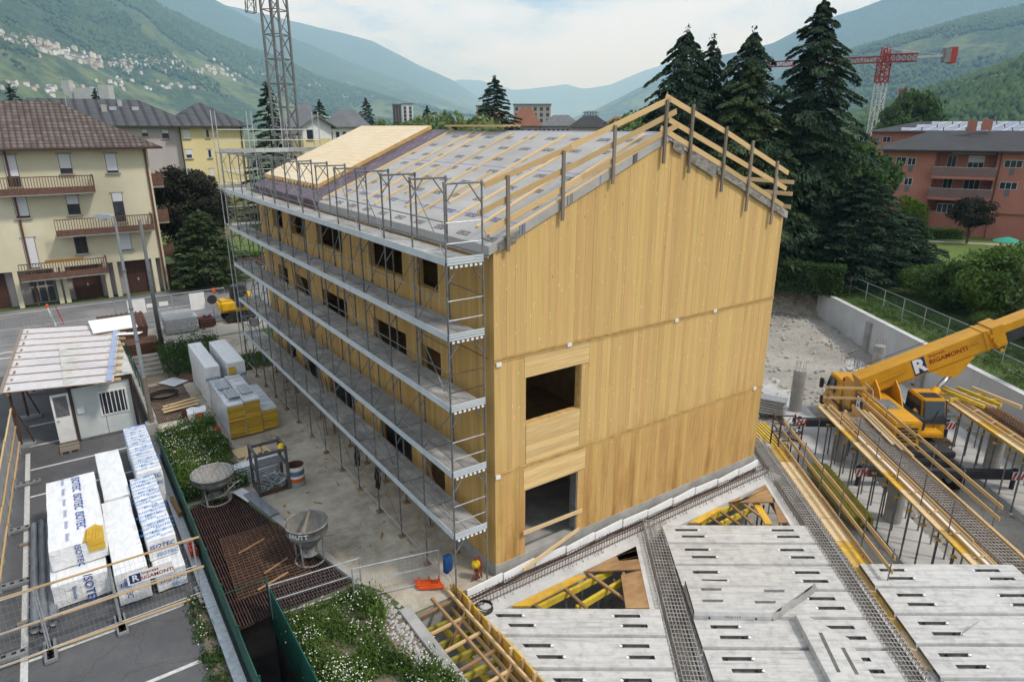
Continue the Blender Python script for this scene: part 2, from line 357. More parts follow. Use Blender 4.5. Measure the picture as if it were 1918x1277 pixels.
ridge('R1', [(1050, 234, 7600), (1110, 208, 7500), (1170, 174, 7400), (1240, 138, 7200), (1330, 108, 7000), (1430, 80, 6800), (1500, 40, 6600), (1610, 0, 6500), (1750, -50, 6400), (2300, -70, 6300)], 4600, M['mountain'], 150, 40, 120, .0008, 1.1, 31)
ridge('R2', [(1260, 232, 3900), (1380, 186, 3800), (1500, 124, 3700), (1600, 82, 3600), (1750, 46, 3500), (1918, 2, 3400), (2400, -110, 3300)], 1700, M['mountain'], 170, 60, 80, .0013, 1.1, 41)
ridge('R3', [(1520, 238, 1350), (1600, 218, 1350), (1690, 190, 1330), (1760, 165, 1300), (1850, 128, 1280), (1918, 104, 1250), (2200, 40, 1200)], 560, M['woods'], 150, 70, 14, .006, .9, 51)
# ---- tree crowns of the mountain woods
import numpy as np
t = NT('wood crowns'); v = t.coord('world'); f = t.noise(v, .05, 4, .8); f2 = t.noise(v, .006, 3); c = t.ramp(f, [(.34, (.022, .042, .016)), (.52, (.05, .088, .028)), (.68, (.095, .145, .045))]); M['crowns'] = t.fin(t.mix(t.ramp(f2, [(.4, 0.0), (.65, .45)]), c, (.10, .135, .045)), .95, 0, .05)
def forest(nm, n, px0, px1, t0, t1, s0, s1, thr):
    r_ = np.random.default_rng(len(nm)*7+n); P = RIDGES[nm]; vs = []; cnt = 0
    base = np.array([(1, 0, .1), (0, 1, .2), (-1, 0, .1), (0, -1, .2), (0, 0, 1.15), (0, 0, -.9)]); ft = np.array([(0, 1, 4), (1, 2, 4), (2, 3, 4), (3, 0, 4), (1, 0, 5), (2, 1, 5), (3, 2, 5), (0, 3, 5)])
    while cnt < n:
        px = r_.uniform(px0, px1); tt = math.sqrt(r_.uniform(t0*t0, t1*t1)); q = P(px, tt)
        if mnoise.fractal(V((q.x*.0022+7, q.y*.0022, 1)), 1, 2, 4)+tt*.9 < thr+r_.uniform(-.12, .12): continue
        a = r_.uniform(0, 6.28); s_ = r_.uniform(s0, s1); b = base*(1+r_.normal(size=(6, 3))*.22)*s_; ca, sa = math.cos(a), math.sin(a); b = np.stack([b[:, 0]*ca-b[:, 1]*sa, b[:, 0]*sa+b[:, 1]*ca, b[:, 2]*1.1], 1); vs.append(b+np.array(q)+np.array([0, 0, s_*.6])); cnt += 1
    vs = np.concatenate(vs); fs = (ft[None]+np.arange(n)[:, None, None]*6).reshape(-1, 3); me = bpy.data.meshes.new('wood'); me.vertices.add(len(vs)); me.vertices.foreach_set('co', vs.astype(np.float32).ravel()); me.loops.add(fs.size); me.loops.foreach_set('vertex_index', fs.astype(np.int32).ravel()); me.polygons.add(len(fs)); me.polygons.foreach_set('loop_start', np.arange(0, fs.size, 3, dtype=np.int32)); me.update(); me.materials.append(M['crowns']); return link('wood', me)
tag(forest('L1', 34000, -60, 900, .12, 1.0, 4, 9, .42), 'broad woods covering the slope above the hillside villages', 'woods', kind='stuff')
tag(forest('R2', 16000, 1280, 2050, .2, 1.0, 4.5, 9, .3), 'broad woods covering the high slope behind the red crane', 'woods', kind='stuff')
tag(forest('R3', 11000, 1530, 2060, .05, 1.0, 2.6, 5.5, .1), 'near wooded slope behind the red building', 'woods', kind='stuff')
# ---- haze
mh = bpy.data.materials.new('haze'); mh.use_nodes = True; mh.node_tree.nodes.clear()
o_ = mh.node_tree.nodes.new('ShaderNodeOutputMaterial'); pv = mh.node_tree.nodes.new('ShaderNodeVolumePrincipled')
pv.inputs['Color'].default_value = (.40, .66, 1.0, 1); pv.inputs['Absorption Color'].default_value = (1, 1, 1, 1); pv.inputs['Density'].default_value = 1.4e-4; pv.inputs['Anisotropy'].default_value = .0
mh.node_tree.links.new(pv.outputs[0], o_.inputs['Volume'])
hz_ = MB().box((-20000, -20000, -8), (20000, 20000, 1480)).build('haze', mh); tag(hz_, 'pale blue haze hanging in the valley air', 'haze', kind='stuff')
# ------------------------------------------------------------------ timber building
BW, BL, EZ, AZ = 12.3, 22.45, 9.75, 12.4
SL = (AZ-EZ)/(BW/2)
def rz_(x): return EZ+SL*min(x, BW-x)
t = NT('spruce boards'); v = t.coord('world', (1, 1, 1), True); oi = t.n('ObjectInfo').outputs['Random']
g = t.noise(t.coord('world', (34, 34, .7), True), 1, 4, .6, .3); c = t.ramp(g, [(.3, (.545, .35, .135)), (.5, (.605, .40, .16)), (.72, (.66, .45, .195))])
vo = t.n('TexVoronoi', Scale=1, feature='F1'); t.l(t.coord('world', (7, 7, 2.6), True), vo.inputs['Vector']); c = t.mix(t.ramp(vo.outputs['Distance'], [(.06, .9), (.16, 0.0)]), c, (.78, .60, .30))
v2 = t.n('TexVoronoi', Scale=1); t.l(t.coord('world', (4.2, 4.2, 1.1), True), v2.inputs['Vector']); c = t.mix(t.ramp(v2.outputs['Distance'], [(.03, .9), (.06, 0.0)]), c, (.16, .08, .03))
st = t.noise(t.coord('world', (2.4, 2.4, .34)), 1, 5, .7); sz = t.n('SeparateXYZ'); t.l(t.n('NewGeometry').outputs['Position'], sz.inputs[0])
low = t.ramp(t.math('MULTIPLY', sz.outputs['Z'], .1), [(.03, 1.0), (.34, .35), (.42, 0.0)]); c = t.mix(t.math('MULTIPLY', t.ramp(st, [(.46, 0.0), (.66, .9)]), low), c, (.26, .12, .035))
lo2 = t.ramp(t.math('MULTIPLY', sz.outputs['Z'], .1), [(.30, .34), (.36, 0.0)]); c = t.mix(lo2, c, (.44, .235, .055))
h = t.n('HueSaturation'); t.l(c, h.inputs['Color']); t.l(t.math('MULTIPLY_ADD', oi, .16, .89), h.inputs['Value']); r2 = t.math('FRACT', t.math('MULTIPLY', oi, 7.13)); t.l(t.math('MULTIPLY_ADD', r2, .012, .494), h.inputs['Hue'])
M['spruce'] = t.fin(h.outputs[0], .62, 0, .25)
def panel_mat(name, ax, wd, c1, c2, gs):
    t = NT(name); sz = t.n('SeparateXYZ'); t.l(t.n('NewGeometry').outputs['Position'], sz.inputs[0]); q = t.math('DIVIDE', sz.outputs[ax], wd)
    wn = t.n('TexWhiteNoise', noise_dimensions='1D'); t.l(t.math('FLOOR', q), wn.inputs['W'])
    g = t.noise(t.coord('world', gs), 1, 4, .6); c = t.ramp(g, [(.3, c1), (.7, c2)])
    h = t.n('HueSaturation'); t.l(c, h.inputs['Color']); t.l(t.math('MULTIPLY_ADD', wn.outputs[0], .26, .87), h.inputs['Value'])
    fr = t.math('FRACT', q); gap = t.math('LESS_THAN', fr, .035); c = t.mix(t.math('MULTIPLY', gap, .45), h.outputs[0], (.2, .11, .04)); return t.fin(c, .65, 0, .25)
M['spruce_side'] = panel_mat('spruce panel, long side', 'Y', .19, (.44, .265, .085), (.58, .37, .135), (20, 20, .8))
M['spruce_h'] = panel_mat('spruce panel, lying boards', 'Z', .2, (.58, .39, .165), (.72, .52, .26), (1.1, 20, 20))
M['spruce_edge'] = mat('spruce batten', (.62, .41, .16), (.42, .26, .09), 5, .7, rnd=.1)
tb = thing('timber_building', (0, 0, 0), 'large three-storey building of honey coloured timber panels with unfinished pitched roof', 'building')
GO = [(1.07, 3.07, .1, 2.54), (1.07, 3.1, 4.68, 6.12)]
# gable backing with openings
def gable_back(y0, y1, ops, parent, name):
    mb = MB(); zs = [.38, 2.54, 4.68, 6.12]; 
    xs = [.0, 1.07, 3.08, BW]
    for k, (a, b) in enumerate(zip(xs, xs[1:])):
        if k == 1 and ops:
            mb.box((a, y0, 2.54), (b, y1, 4.68)); mb.box((a, y0, 6.12), (b, y1, EZ))
        else: mb.box((a, y0, .38), (b, y1, EZ))
    mb.add([(0, y0, EZ), (BW, y0, EZ), (BW/2, y0, AZ), (0, y1, EZ), (BW, y1, EZ), (BW/2, y1, AZ)], [(0, 1, 2), (5, 4, 3), (0, 2, 5, 3), (1, 4, 5, 2)])
    return mb.build(name, M['spruce_edge'], parent)
gw = gable_back(.034, .26, True, tb, 'gable_wall'); gable_back(BL-.26, BL, False, tb, 'gable_wall')
# single boards on the near gable
x = 0.002
while x < BW-.02:
    wd = min(random.choice((.13, .16, .19, .19, .21)), BW-.002-x); 
    if BW-.002-(x+wd) < .08: wd = BW-.002-x
    if x < 1.07 < x+wd: wd = 1.07-x
    if x < 3.38 < x+wd: wd = max(.06, 3.38-x)
    a, b = x+.0015, x+wd-.0015; mid = (a+b)/2
    for z0, z1 in ((.38, 3.30), (3.42, 6.76), (6.88, None)):
        if 1.06 < mid < 3.38 and z1 == 3.30:
            if mid < 3.06: continue
            a2 = max(a, 3.075); z1 = 2.54
            if b-a2 < .03: continue
        elif 1.06 < mid < 3.38 and z1 == 6.76:
            if mid < 3.1: continue
            a2 = max(a, 3.105); z1 = 6.1; z0 = 3.42
            if b-a2 < .03: continue
        else: a2 = a
        d = random.uniform(-.003, .004)
        if z1: boxo('board', (a2, d, z0), (b, .036, z1), M['spruce'], tb)
        else:
            mb = MB(); y0 = d; y1 = .036; vs = [(a, y0, z0), (b, y0, z0), (b, y0, rz_(b)), (a, y0, rz_(a)), (a, y1, z0), (b, y1, z0), (b, y1, rz_(b)), (a, y1, rz_(a))]
            mb.add(vs, [(0, 1, 2, 3), (7, 6, 5, 4), (0, 4, 5, 1), (1, 5, 6, 2), (2, 6, 7, 3), (3, 7, 4, 0)]).build('board', M['spruce'], tb)
    x += wd
boxo('lintel_panel', (1.0, -.008, 2.56), (3.37, .036, 3.29), M['spruce_h'], tb); boxo('lintel_panel', (1.0, -.008, 6.13), (3.37, .036, 6.75), M['spruce_h'], tb)
boxo('sill_panel', (1.075, -.004, 3.43), (3.09, .036, 4.67), M['spruce_h'], tb)
for z in (3.31, 3.375, 6.77, 6.835):
    boxo('joint_batten', (-.005, -.022, z), (BW+.004, .03, z+.035), M['spruce_edge'], tb)
for x_, z_ in ((.05, 6.72), (2.5, 6.83), (7.0, 6.82), (8.9, 6.84), (.0, 3.33), (11.7, 3.35)):
    boxo('joint_clip', (x_, -.05, z_-.06), (x_+.16, -.02, z_+.05), M['white'], tb)
# plinth
boxo('plinth', (-.02, -.03, -.3), (BW+.02, .3, .382), M['concrete'], tb); boxo('plinth', (-.02, .301, -.3), (.28, BL, .33), M['concrete'], tb); boxo('plinth', (BW-.28, .301, -3.2), (BW+.02, BL, .33), M['concrete'], tb)
# long side walls with window openings
WINY = [(3.0, 4.35), (5.4, 8.12), (10.7, 13.55), (15.2, 17.1), (18.45, 20.05)]
def long_wall(x0, x1, parent):
    for z0, z1, s, h in ((.33, 3.33, 1.05, 2.5), (3.36, 6.8, 4.7, 6.2), (6.83, EZ+.05, 8.1, 9.5)):
        boxo('wall_panel', (x0, .27, z0), (x1, BL-.27, s), M['spruce_side'], parent); boxo('wall_panel', (x0, .27, h), (x1, BL-.27, z1), M['spruce_side'], parent)
        ys = [.27]+[q for w_ in WINY for q in w_]+[BL-.27]
        for i in range(0, len(ys), 2): boxo('wall_panel', (x0, ys[i], s), (x1, ys[i+1], h), M['spruce_side'], parent)
long_wall(0, .22, tb)
boxo('wall_panel', (-.004, .037, .38), (.2, .268, EZ), M['spruce_side'], tb)
boxo('wall_panel', (BW-.22, .27, .33), (BW, BL-.27, EZ), M['spruce_side'], tb)
M['floor_in'] = mat('timber floor', (.36, .24, .12), (.25, .16, .07), 2, .8)
for z in (.02, 3.14, 6.6): boxo('floor_slab', (.23, .27, z), (BW-.23, BL-.27, z+.18), M['floor_in'] if z > 1 else M['concrete'], tb)
boxo('partition', (.23, 5.0, .2), (BW-.23, 5.15, EZ), M['floor_in'], tb); boxo('partition', (5.2, .27, .2), (5.35, BL-.3, EZ), M['floor_in'], tb)
boxo('door_frame', (3.03, .0, .2), (3.068, .3, 2.53), M['galv_dark'], tb)
# roof
t = NT('printed roof membrane'); tcn = t.n('TexCoord'); sx = t.n('SeparateXYZ'); t.l(tcn.outputs['Object'], sx.inputs[0]); X_, Y_ = sx.outputs['X'], sx.outputs['Y']
def logos(t, X_, Y_, px, py, wx, wy):
    row = t.math('FLOOR', t.math('DIVIDE', X_, px)); yy = t.math('ADD', t.math('DIVIDE', Y_, py), t.math('MULTIPLY', row, .37)); fy = t.math('FRACT', yy); fx = t.math('FRACT', t.math('DIVIDE', X_, px))
    a = t.math('MULTIPLY', t.math('LESS_THAN', fy, wy), t.math('LESS_THAN', fx, wx)); cb = t.n('CombineXYZ'); t.l(t.math('MULTIPLY', X_, 22), cb.inputs[0]); t.l(t.math('MULTIPLY', Y_, 13), cb.inputs[1])
    n_ = t.noise(cb.outputs[0], 1, 1); ed = t.math('GREATER_THAN', t.math('ABSOLUTE', t.math('SUBTRACT', fx, wx/2)), wx*.36)
    return t.math('MULTIPLY', a, t.math('MAXIMUM', t.ramp(n_, [(.46, 1.0), (.54, .25)]), t.math('MULTIPLY', ed, .9)))
lg = logos(t, X_, Y_, .78, 1.32, .24, .44); big = t.noise(t.coord('obj', (1, .35, 1)), 1.3, 4, .6); c = t.ramp(big, [(.3, (.33, .315, .30)), (.7, (.43, .415, .40))])
c = t.mix(t.math('MULTIPLY', lg, .95), c, (.055, .052, .055))
ln = t.math('LESS_THAN', t.math('ABSOLUTE', t.math('SUBTRACT', t.math('FRACT', t.math('DIVIDE', t.math('ADD', X_, .4), 2.6)), .5)), .011); c = t.mix(t.math('MULTIPLY', ln, .75), c, (.16, .17, .42)); t.bump(t.noise(t.coord('obj', (1, .5, 1)), 3, 3), .35, .03)
M['membrane'] = t.fin(c, .7, 0, .3)
t = NT('purple vapour barrier'); f = t.noise(t.coord('world'), 1.6, 4, .65); f2 = t.noise(t.coord('world', (1, 3, 1)), 2.3, 2); c = t.ramp(f, [(.35, (.055, .03, .045)), (.62, (.12, .08, .11))]); c = t.mix(t.ramp(f2, [(.62, 0.0), (.66, .5)]), c, (.36, .33, .38)); t.bump(f, .6, .05); M['purple'] = t.fin(c, .45)
t = NT('roof deck boards'); f = t.noise(t.coord('world', (16, .9, 16)), 1, 4, .6); f2 = t.noise(t.coord('world', (.7, .4, 1)), 1, 3); c = t.ramp(f, [(.3, (.64, .50, .31)), (.7, (.76, .63, .44))]); c = t.mix(t.ramp(f2, [(.45, 0.0), (.7, .35)]), c, (.80, .71, .57)); sq = t.n('SeparateXYZ'); t.l(t.n('NewGeometry').outputs['Position'], sq.inputs[0]); c = t.mix(t.math('MULTIPLY', t.math('LESS_THAN', t.math('FRACT', t.math('DIVIDE', sq.outputs['X'], .3)), .12), .35), c, (.42, .29, .15))
M['deck_wood'] = t.fin(c, .7)
roof = link('roof', None, tb, Matrix.Translation((0, 0, EZ))); roof.empty_display_size = .3
def slope_pts(s0, s1, h0, h1, y0, y1):      # prism lying on the left slope; s measured along X, h normal offset in z
    mb = MB(); vs = []
    for y in (y0, y1):
        for s_, h_ in ((s0, h0), (s1, h0), (s1, h1), (s0, h1)): vs.append((s_, y, EZ+SL*s_+h_))
    return mb.add(vs, [(0, 1, 2, 3), (7, 6, 5, 4), (0, 4, 5, 1), (1, 5, 6, 2), (2, 6, 7, 3), (3, 7, 4, 0)])
slope_pts(-.16, BW/2, .02, .26, -.05, BL+.1).build('roof_slope', M['membrane'], roof)
mb = slope_pts(-.16, BW/2-.002, .02, .26, -.05, BL+.1); mb.v = [(BW-a, b, c_) for a, b, c_ in mb.v]; mb.f = [q[::-1] for q in mb.f]; mb.build('roof_slope', M['membrane'], roof)
slope_pts(-.16, BW/2, .262, .268, 12.55, BL+.08).build('vapour_barrier', M['purple'], roof)
slope_pts(-.172, -.162, -.06, .262, 12.55, BL+.08).build('vapour_barrier', M['purple'], roof)
slope_pts(.62, BW/2+.05, .27, .42, 14.75, BL+.55).build('roof_deck', M['deck_wood'], roof)
slope_pts(.60, BW/2+.06, .27, .43, 14.70, 14.75).build('deck_edge', M['spruce_edge'], roof)
for k in range(18): slope_pts(.50, .615, .29, .40, 14.8+k*.45, 14.86+k*.45).build('rafter_end', M['spruce_edge'], roof)
for y, s0, s1, hh in ((12.45, .0, 6.1, .1), (11.3, .5, 2.3, .05), (10.6, 2.2, 6.0, .05), (9.5, .5, 6.0, .05), (8.3, .4, 3.2, .05), (7.6, 1.3, 5.9, .05), (6.1, .6, 5.9, .06), (4.9, .3, 3.1, .06), (4.3, 1.2, 5.8, .06), (2.9, .2, 5.6, .05), (1.5, .4, 4.9, .05), (.62, .2, 5.9, .06), (.02, .5, 6.1, .05)):
    yo = random.uniform(-.25, .25); p0 = V((s0, y+yo*.5, EZ+SL*s0+.29)); p1 = V((s1, y-yo*.5, EZ+SL*s1+.29)); bar('roof_batten', p0, p1, .1, hh, M['timber_pale'], roof)
boxo('eave_flashing', (-.20, -.06, EZ-.10), (-.165, 12.4, EZ-.07), M['galv'], roof)
M['flap'] = mat('dark printed membrane edge', (.30, .275, .25), (.10, .095, .09), 5, .7, stretch=(1, 1, 2.5))
# ragged membrane flaps on the gable edge
for s0, s1, dz in ((6.25, 6.75, .26), (7.0, 8.3, .30), (8.35, 12.2, .10), (.1, .75, .06)):
    n = 5; mb = MB()
    for i in range(n+1):
        s_ = s0+(s1-s0)*i/n; zt = rz_(s_)+.2; mb.v += [(s_, -.066, zt), (s_+.03, -.075-.02*random.random(), zt-.15-dz*(.82+.18*random.random()))]
    for i in range(n): mb.f.append((2*i, 2*i+1, 2*i+3, 2*i+2))
    mb.build('membrane_flap', M['flap'], roof)
# timber edge guard rails
def pg(x, y, Y=-.1): return AY(850+x/2.554, 150+y/2.554, Y)
for lab, posts, rails in (('rough timber guard rail of three boards rising along the left roof edge', [((258, 455), (262, 820)), ((526, 338), (526, 672)), ((772, 216), (768, 497)), ((1022, 95), (1006, 400))],
     [((145, 505), (560, 322)), ((560, 318), (1040, 90)), ((115, 640), (590, 400)), ((590, 400), (1065, 150)), ((150, 728), (610, 470)), ((610, 470), (1075, 215))]),
    ('rough timber guard rail of three boards falling along the right roof edge', [((1148, 115), (1130, 445)), ((1307, 222), (1282, 535)), ((1432, 290), (1400, 628)), ((1550, 388), (1520, 690))],
     [((1015, 78), (1305, 250)), ((1305, 250), (1600, 445)), ((1030, 190), (1590, 520)), ((990, 230), (1270, 400)), ((1270, 400), (1575, 600))])):
    q = pg(*posts[0][1]); gr = thing('edge_guard_rail', (q.x, 0, EZ), lab, 'guard rail')
    for a, b in posts: A = pg(*a); Bq = pg(*b); bar('post', (A.x, -.11, Bq.z), (A.x, -.11, A.z), .09, .055, M['timber_old'], gr, V((0, 1, 0)))
    for a, b in rails:
        A = pg(*a, Y=-.06); Bq = pg(*b, Y=-.06); bar('rail', A, Bq, .028, .15, M['timber'], gr)
gr = thing('edge_guard_rail', (12.5, 3, EZ), 'short timber guard rail along the far eave of the gabled roof', 'guard rail')
for z in (.35, .8, 1.2): bar('rail', (12.5, -.1, EZ+z), (12.5, 6, EZ+z), .03, .14, M['timber'], gr)
for y in (.6, 3, 5.6): bar('post', (12.55, y, EZ-.6), (12.55, y, EZ+1.35), .06, .09, M['timber_old'], gr)
mb = thing('timber_stack', (9.5, 16, rz_(9.5)+.3), 'pale planks stacked on the far side of the roof ridge', 'timber stack')
for k in range(7): bar('plank', (5.9+.12*k, 8.2, AZ+.42+.03*(k % 2)), (5.9+.12*k, 12.8+.2*(k % 3), AZ+.42+.03*(k % 2)), .1, .05, M['timber'], mb)
# ------------------------------------------------------------------ scaffold
XO, XI, Y0, SPC, NB = -1.42, -.38, -.1, 1.78, 13
LV = [0, 1.92, 3.85, 5.77, 7.7, 9.62]
sc = thing('scaffold', (XO, Y0, 0), 'tall grey steel scaffold with five decks along the long timber wall', 'scaffold')
def frame_mesh(H=1.93):
    mb = MB(); r = .026
    mb.tube((XO, 0, 0), (XO, 0, H), r, 7); mb.tube((XI, 0, 0), (XI, 0, H), r, 7); mb.tube((XO, 0, H-.02), (XI, 0, H-.02), r, 7)
    for a, b in ((XO, XO+.36), (XI, XI-.36)): mb.tube((a, 0, H-.52), (b, 0, H-.05), .017, 6)
    for z in (H-.03, .05): 
        for xx in (XO, XI): mb.tube((xx, 0, z-.06), (xx, 0, z+.06), .036, 7)
    return mb.mesh('frame', M['galv_dark'])
FR = frame_mesh()
TB = MB()
for k in range(3): TB.box((-.012, 0, .0+.068*k), (.012, SPC, .05+.068*k))
TB.box((-.002, 0, 0), (.010, SPC, .19)); TB = TB.mesh('toe_board', M['toe'])
PL = MB().box((0, .03, -.05), (.48, SPC-.03, 0))
for k in range(4): PL.box((.05+.11*k, .05, .001), (.09+.11*k, SPC-.05, .006))
for k in (0, .43):
    for yy in (0, SPC-.06): PL.box((k, yy, -.07), (k+.05, yy+.06, -.02))
PL = PL.mesh('deck_plank', M['galv_deck'])
for k in range(NB+1):
    y = Y0+SPC*k
    for xx in (XO, XI):
        boxo('base_plate', (xx-.1, y-.1, 0.0), (xx+.1, y+.1, .045), M['timber_brown'], sc); pipe('base_jack', (xx, y, .04), (xx, y, .3), .018, M['galv'], sc)
    for i in range(6): link('frame', FR, sc, Matrix.Translation((0, y, LV[i])))
    if k < NB:
        for i in range(1, 6):
            z = LV[i]
            for j in range(2): link('deck_plank', PL, sc, Matrix.Translation((XO+.02+.5*j, y, z+.02)))
            link('toe_board', TB, sc, Matrix.Translation((XO-.03, y, z-.02)))
            for dz in (.52, 1.02): pipe('guard_rail', (XO, y, z+dz), (XO, y+SPC, z+dz), .015, M['galv_dark'], sc, 6)
            if k % 3 != 1 or i in (2, 4): pipe('brace', (XO+.03, y+(0 if i % 2 else SPC), z+.1), (XO+.03, y+(SPC if i % 2 else 0), z+1.85), .014, M['galv_dark'], sc, 6)
            if i < 5 and (k+i) % 4 == 0: pipe('guard_rail', (XI, y, z+1.02), (XI, y+SPC, z+1.02), .015, M['galv_dark'], sc, 6)
        pipe('guard_rail', (XO, y, .28), (XO, y+SPC, .28), .015, M['galv'], sc, 6)
        if k % 2 == 0: pipe('brace', (XO, y, .3), (XO, y+SPC, 1.8), .014, M['galv_dark'], sc, 6)
for y in (Y0, Y0+SPC*NB):
    for i in range(1, 6):
        z = LV[i]
        for q in range(3): boxo('toe_board', (XO, y-.045, z-.02+.068*q), (XI, y-.022, z+.03+.068*q), M['toe'], sc)
        for dz in (.5, 1.0): pipe('guard_rail', (XO, y, z+dz), (XI, y, z+dz), .015, M['rust'] if (i == 3 and y == Y0) else M['galv'], sc, 6)
        for q in range(7): boxo('plank_hook', (XO+.08+.14*q, y-.05, z-.10), (XO+.15+.14*q, y-.02, z-.045), M['styro'], sc)
# extra lift behind the far end of the roof
yb = 24.3
for k in range(4):
    xx = -1.2+1.8*k
    for yy in (yb, yb+1.0):
        pipe('standard', (xx, yy, 0), (xx, yy, 13.6), .026, M['galv'], sc)
    pipe('transom', (xx, yb, 11.5), (xx, yb+1, 11.5), .024, M['galv'], sc)
    if k < 3:
        for dz in (.55, 1.1): pipe('guard_rail', (xx, yb, 11.55+dz), (xx+1.8, yb, 11.55+dz), .018, M['galv'], sc)
        boxo('toe_board', (xx+.01, yb-.05, 11.48), (xx+1.79, yb-.02, 11.7), M['galv'], sc); boxo('deck_plank', (xx+.02, yb, 11.48), (xx+1.78, yb+.95, 11.53), M['galv_deck'], sc)
        for z in (9.6, 7.7): boxo('deck_plank', (xx+.02, yb, z-.05), (xx+1.78, yb+.95, z), M['galv_deck'], sc); pipe('guard_rail', (xx, yb, z+1), (xx+1.8, yb, z+1), .018, M['galv'], sc)
# scaffold ladders (rust red)
for y, i in ((12.0, 1), (12.0, 2), (13.8, 3), (15.6, 4)):
    for dx in (0, .32): pipe('ladder_rail', (XI-.15-dx, y, LV[i-1]+.05), (XI-.15-dx, y+.55, LV[i]+.6), .016, M['rust'], sc, 6)
# ------------------------------------------------------------------ new deck: slabs, beams, shuttering
SD = V((.795, -.607, 0)); UD = V((.607, .795, 0))
def EK(e, k, z=0.0): return SD*e+UD*k+V((0, 0, z))
t = NT('precast slab concrete'); v = t.coord('world', (1, 1, 1)); rot = (0, 0, rad(35)); f = t.noise(t.coord('rot', (.7, 9, 1), False, rot), 1, 5, .65); f2 = t.noise(v, 3.5, 5, .7); f3 = t.noise(v, .5, 3)
c = t.ramp(f, [(.3, (.30, .295, .285)), (.45, (.48, .475, .465)), (.7, (.58, .58, .57))]); c = t.mix(t.ramp(f2, [(.46, 0.0), (.74, .8)]), c, (.29, .285, .28)); c = t.mix(t.ramp(f3, [(.5, 0.0), (.7, .3)]), c, (.64, .64, .63)); c = t.rndv(c, .06); t.bump(f2, .5, .015)
M['slab'] = t.fin(c, .85)
M['slot'] = mat('dark slot tone', (.16, .155, .15), (.09, .09, .085), 8, .95)
SX = V((.819, -.574)); SN = V((.574, .819))
def lx(d, p, q):                      # point of the line p-q whose SN-offset is d
    p = V(p); q = V(q); a = p.dot(SN); b_ = q.dot(SN); return p.lerp(q, (d-a)/(b_-a))
def slab(Lt, Rt, Lb, Rb, zt, th, label, group, name='hollow_core_slab', slots=True):
    root = thing(name, ((Lt.x+Rt.x)/2, (Lt.y+Rb.y)/2, zt-th), label, 'concrete slab', group)
    Lw = (Rt-Lt).length; Wd = (Lt-Lb).length
    def P(u, v_, z): q = (Lt.lerp(Rt, u)).lerp(Lb.lerp(Rb, u), v_); return (q.x, q.y, z)
    rects = []
    if slots:
        for vc, sh in ((.30, .0), (.66, .16)):
            for a in (.42+sh, Lw-1.15-.2+sh*.8):
                a += random.uniform(-.06, .06); rects.append((a/Lw, (a+.78)/Lw, vc-.06, vc+.06))
    us = sorted({0, 1, *[r[0] for r in rects], *[r[1] for r in rects]}); vs = sorted({0., 1., .03, .97, *[r[2] for r in rects], *[r[3] for r in rects]})
    mb = MB(); sb = MB(); gz = zt-.11
    def ins(u, v_): return any(r[0]-1e-6 <= u <= r[1]+1e-6 and r[2]-1e-6 <= v_ <= r[3]+1e-6 for r in rects)
    for i in range(len(us)-1):
        for j in range(len(vs)-1):
            a, b_, c_, d_ = us[i], us[i+1], vs[j], vs[j+1]
            if ins((a+b_)/2, (c_+d_)/2):
                zb = zt-.085; sb.add([P(a, c_, zb), P(a, d_, zb), P(b_, d_, zb), P(b_, c_, zb)], [(0, 1, 2, 3)])
                for (u0, v0), (u1, v1) in (((a, c_), (b_, c_)), ((b_, c_), (b_, d_)), ((b_, d_), (a, d_)), ((a, d_), (a, c_))):
                    sb.add([P(u0, v0, zt), P(u1, v1, zt), P(u1, v1, zb), P(u0, v0, zb)], [(0, 1, 2, 3)])
            else:
                z0 = gz if j == 0 else zt; z1 = gz if j == len(vs)-2 else zt
                mb.add([P(a, c_, z0), P(a, d_, z1), P(b_, d_, z1), P(b_, c_, z0)], [(0, 1, 2, 3)])
    zb = zt-th
    for (u0, v0), (u1, v1) in (((0, 0), (1, 0)), ((1, 0), (1, 1)), ((1, 1), (0, 1)), ((0, 1), (0, 0))):
        mb.add([P(u0, v0, gz), P(u1, v1, gz), P(u1, v1, zb), P(u0, v0, zb)], [(0, 1, 2, 3)])
    mb.add([P(0, 0, zb), P(1, 0, zb), P(1, 1, zb), P(0, 1, zb)], [(0, 1, 2, 3)])
    mb.build('slab_body', M['slab'], root)
    if slots:
        sb.build('slot', M['slot'], root)
        for k, r in enumerate(rects):
            u_ = r[0] if k % 2 else r[1]; p = P(u_, (r[2]+r[3])/2, zt); boxo('slot_plug', (p[0]-.035, p[1]-.03, zt-.05), (p[0]+.035, p[1]+.03, zt+.012), M['styro'], root)
    return root
ZT = .05
A_R = ((2.97, -3.78), (1.56, -5.58)); A_L = ((-1.30, 0), (-1.33, -6)); B_L = ((6.04, -.99), (3.35, -4.68)); B_R = ((10.03, -3.76), (6.67, -8.2)); C_L = ((9.48, -5.89), (6.75, -9.44)); C_R = ((13.27, -8.64), (9.6, -13.3))
for rows, Ll, Rl, lab, grp in (([-1.41, -2.50, -3.62, -4.74, -5.86, -7.0], A_L, A_R, 'pale hollow-core slab laid between the yellow shuttering and the first steel cage', 'slabs beside the yellow shuttering'),
      ([2.66, 1.6, .5, -.66, -1.8, -2.92, -4.04, -5.16, -6.3, -7.5], B_L, B_R, 'pale hollow-core slab laid between the two long steel beam cages', 'slabs between the steel cages'),
      ([.62, -.5, -1.63, -2.76, -3.88, -5.0, -6.1], C_L, C_R, 'pale hollow-core slab laid on the outer side of the second steel cage', 'slabs beyond the second cage')):
    for d0, d1 in zip(rows, rows[1:]):
        slab(lx(d0, *Ll), lx(d0, *Rl), lx(d1+.055, *Ll), lx(d1+.055, *Rl), ZT, .22, lab, grp)
def gp(x, y, z): p = G(x, y, z); return V((p.x, p.y))
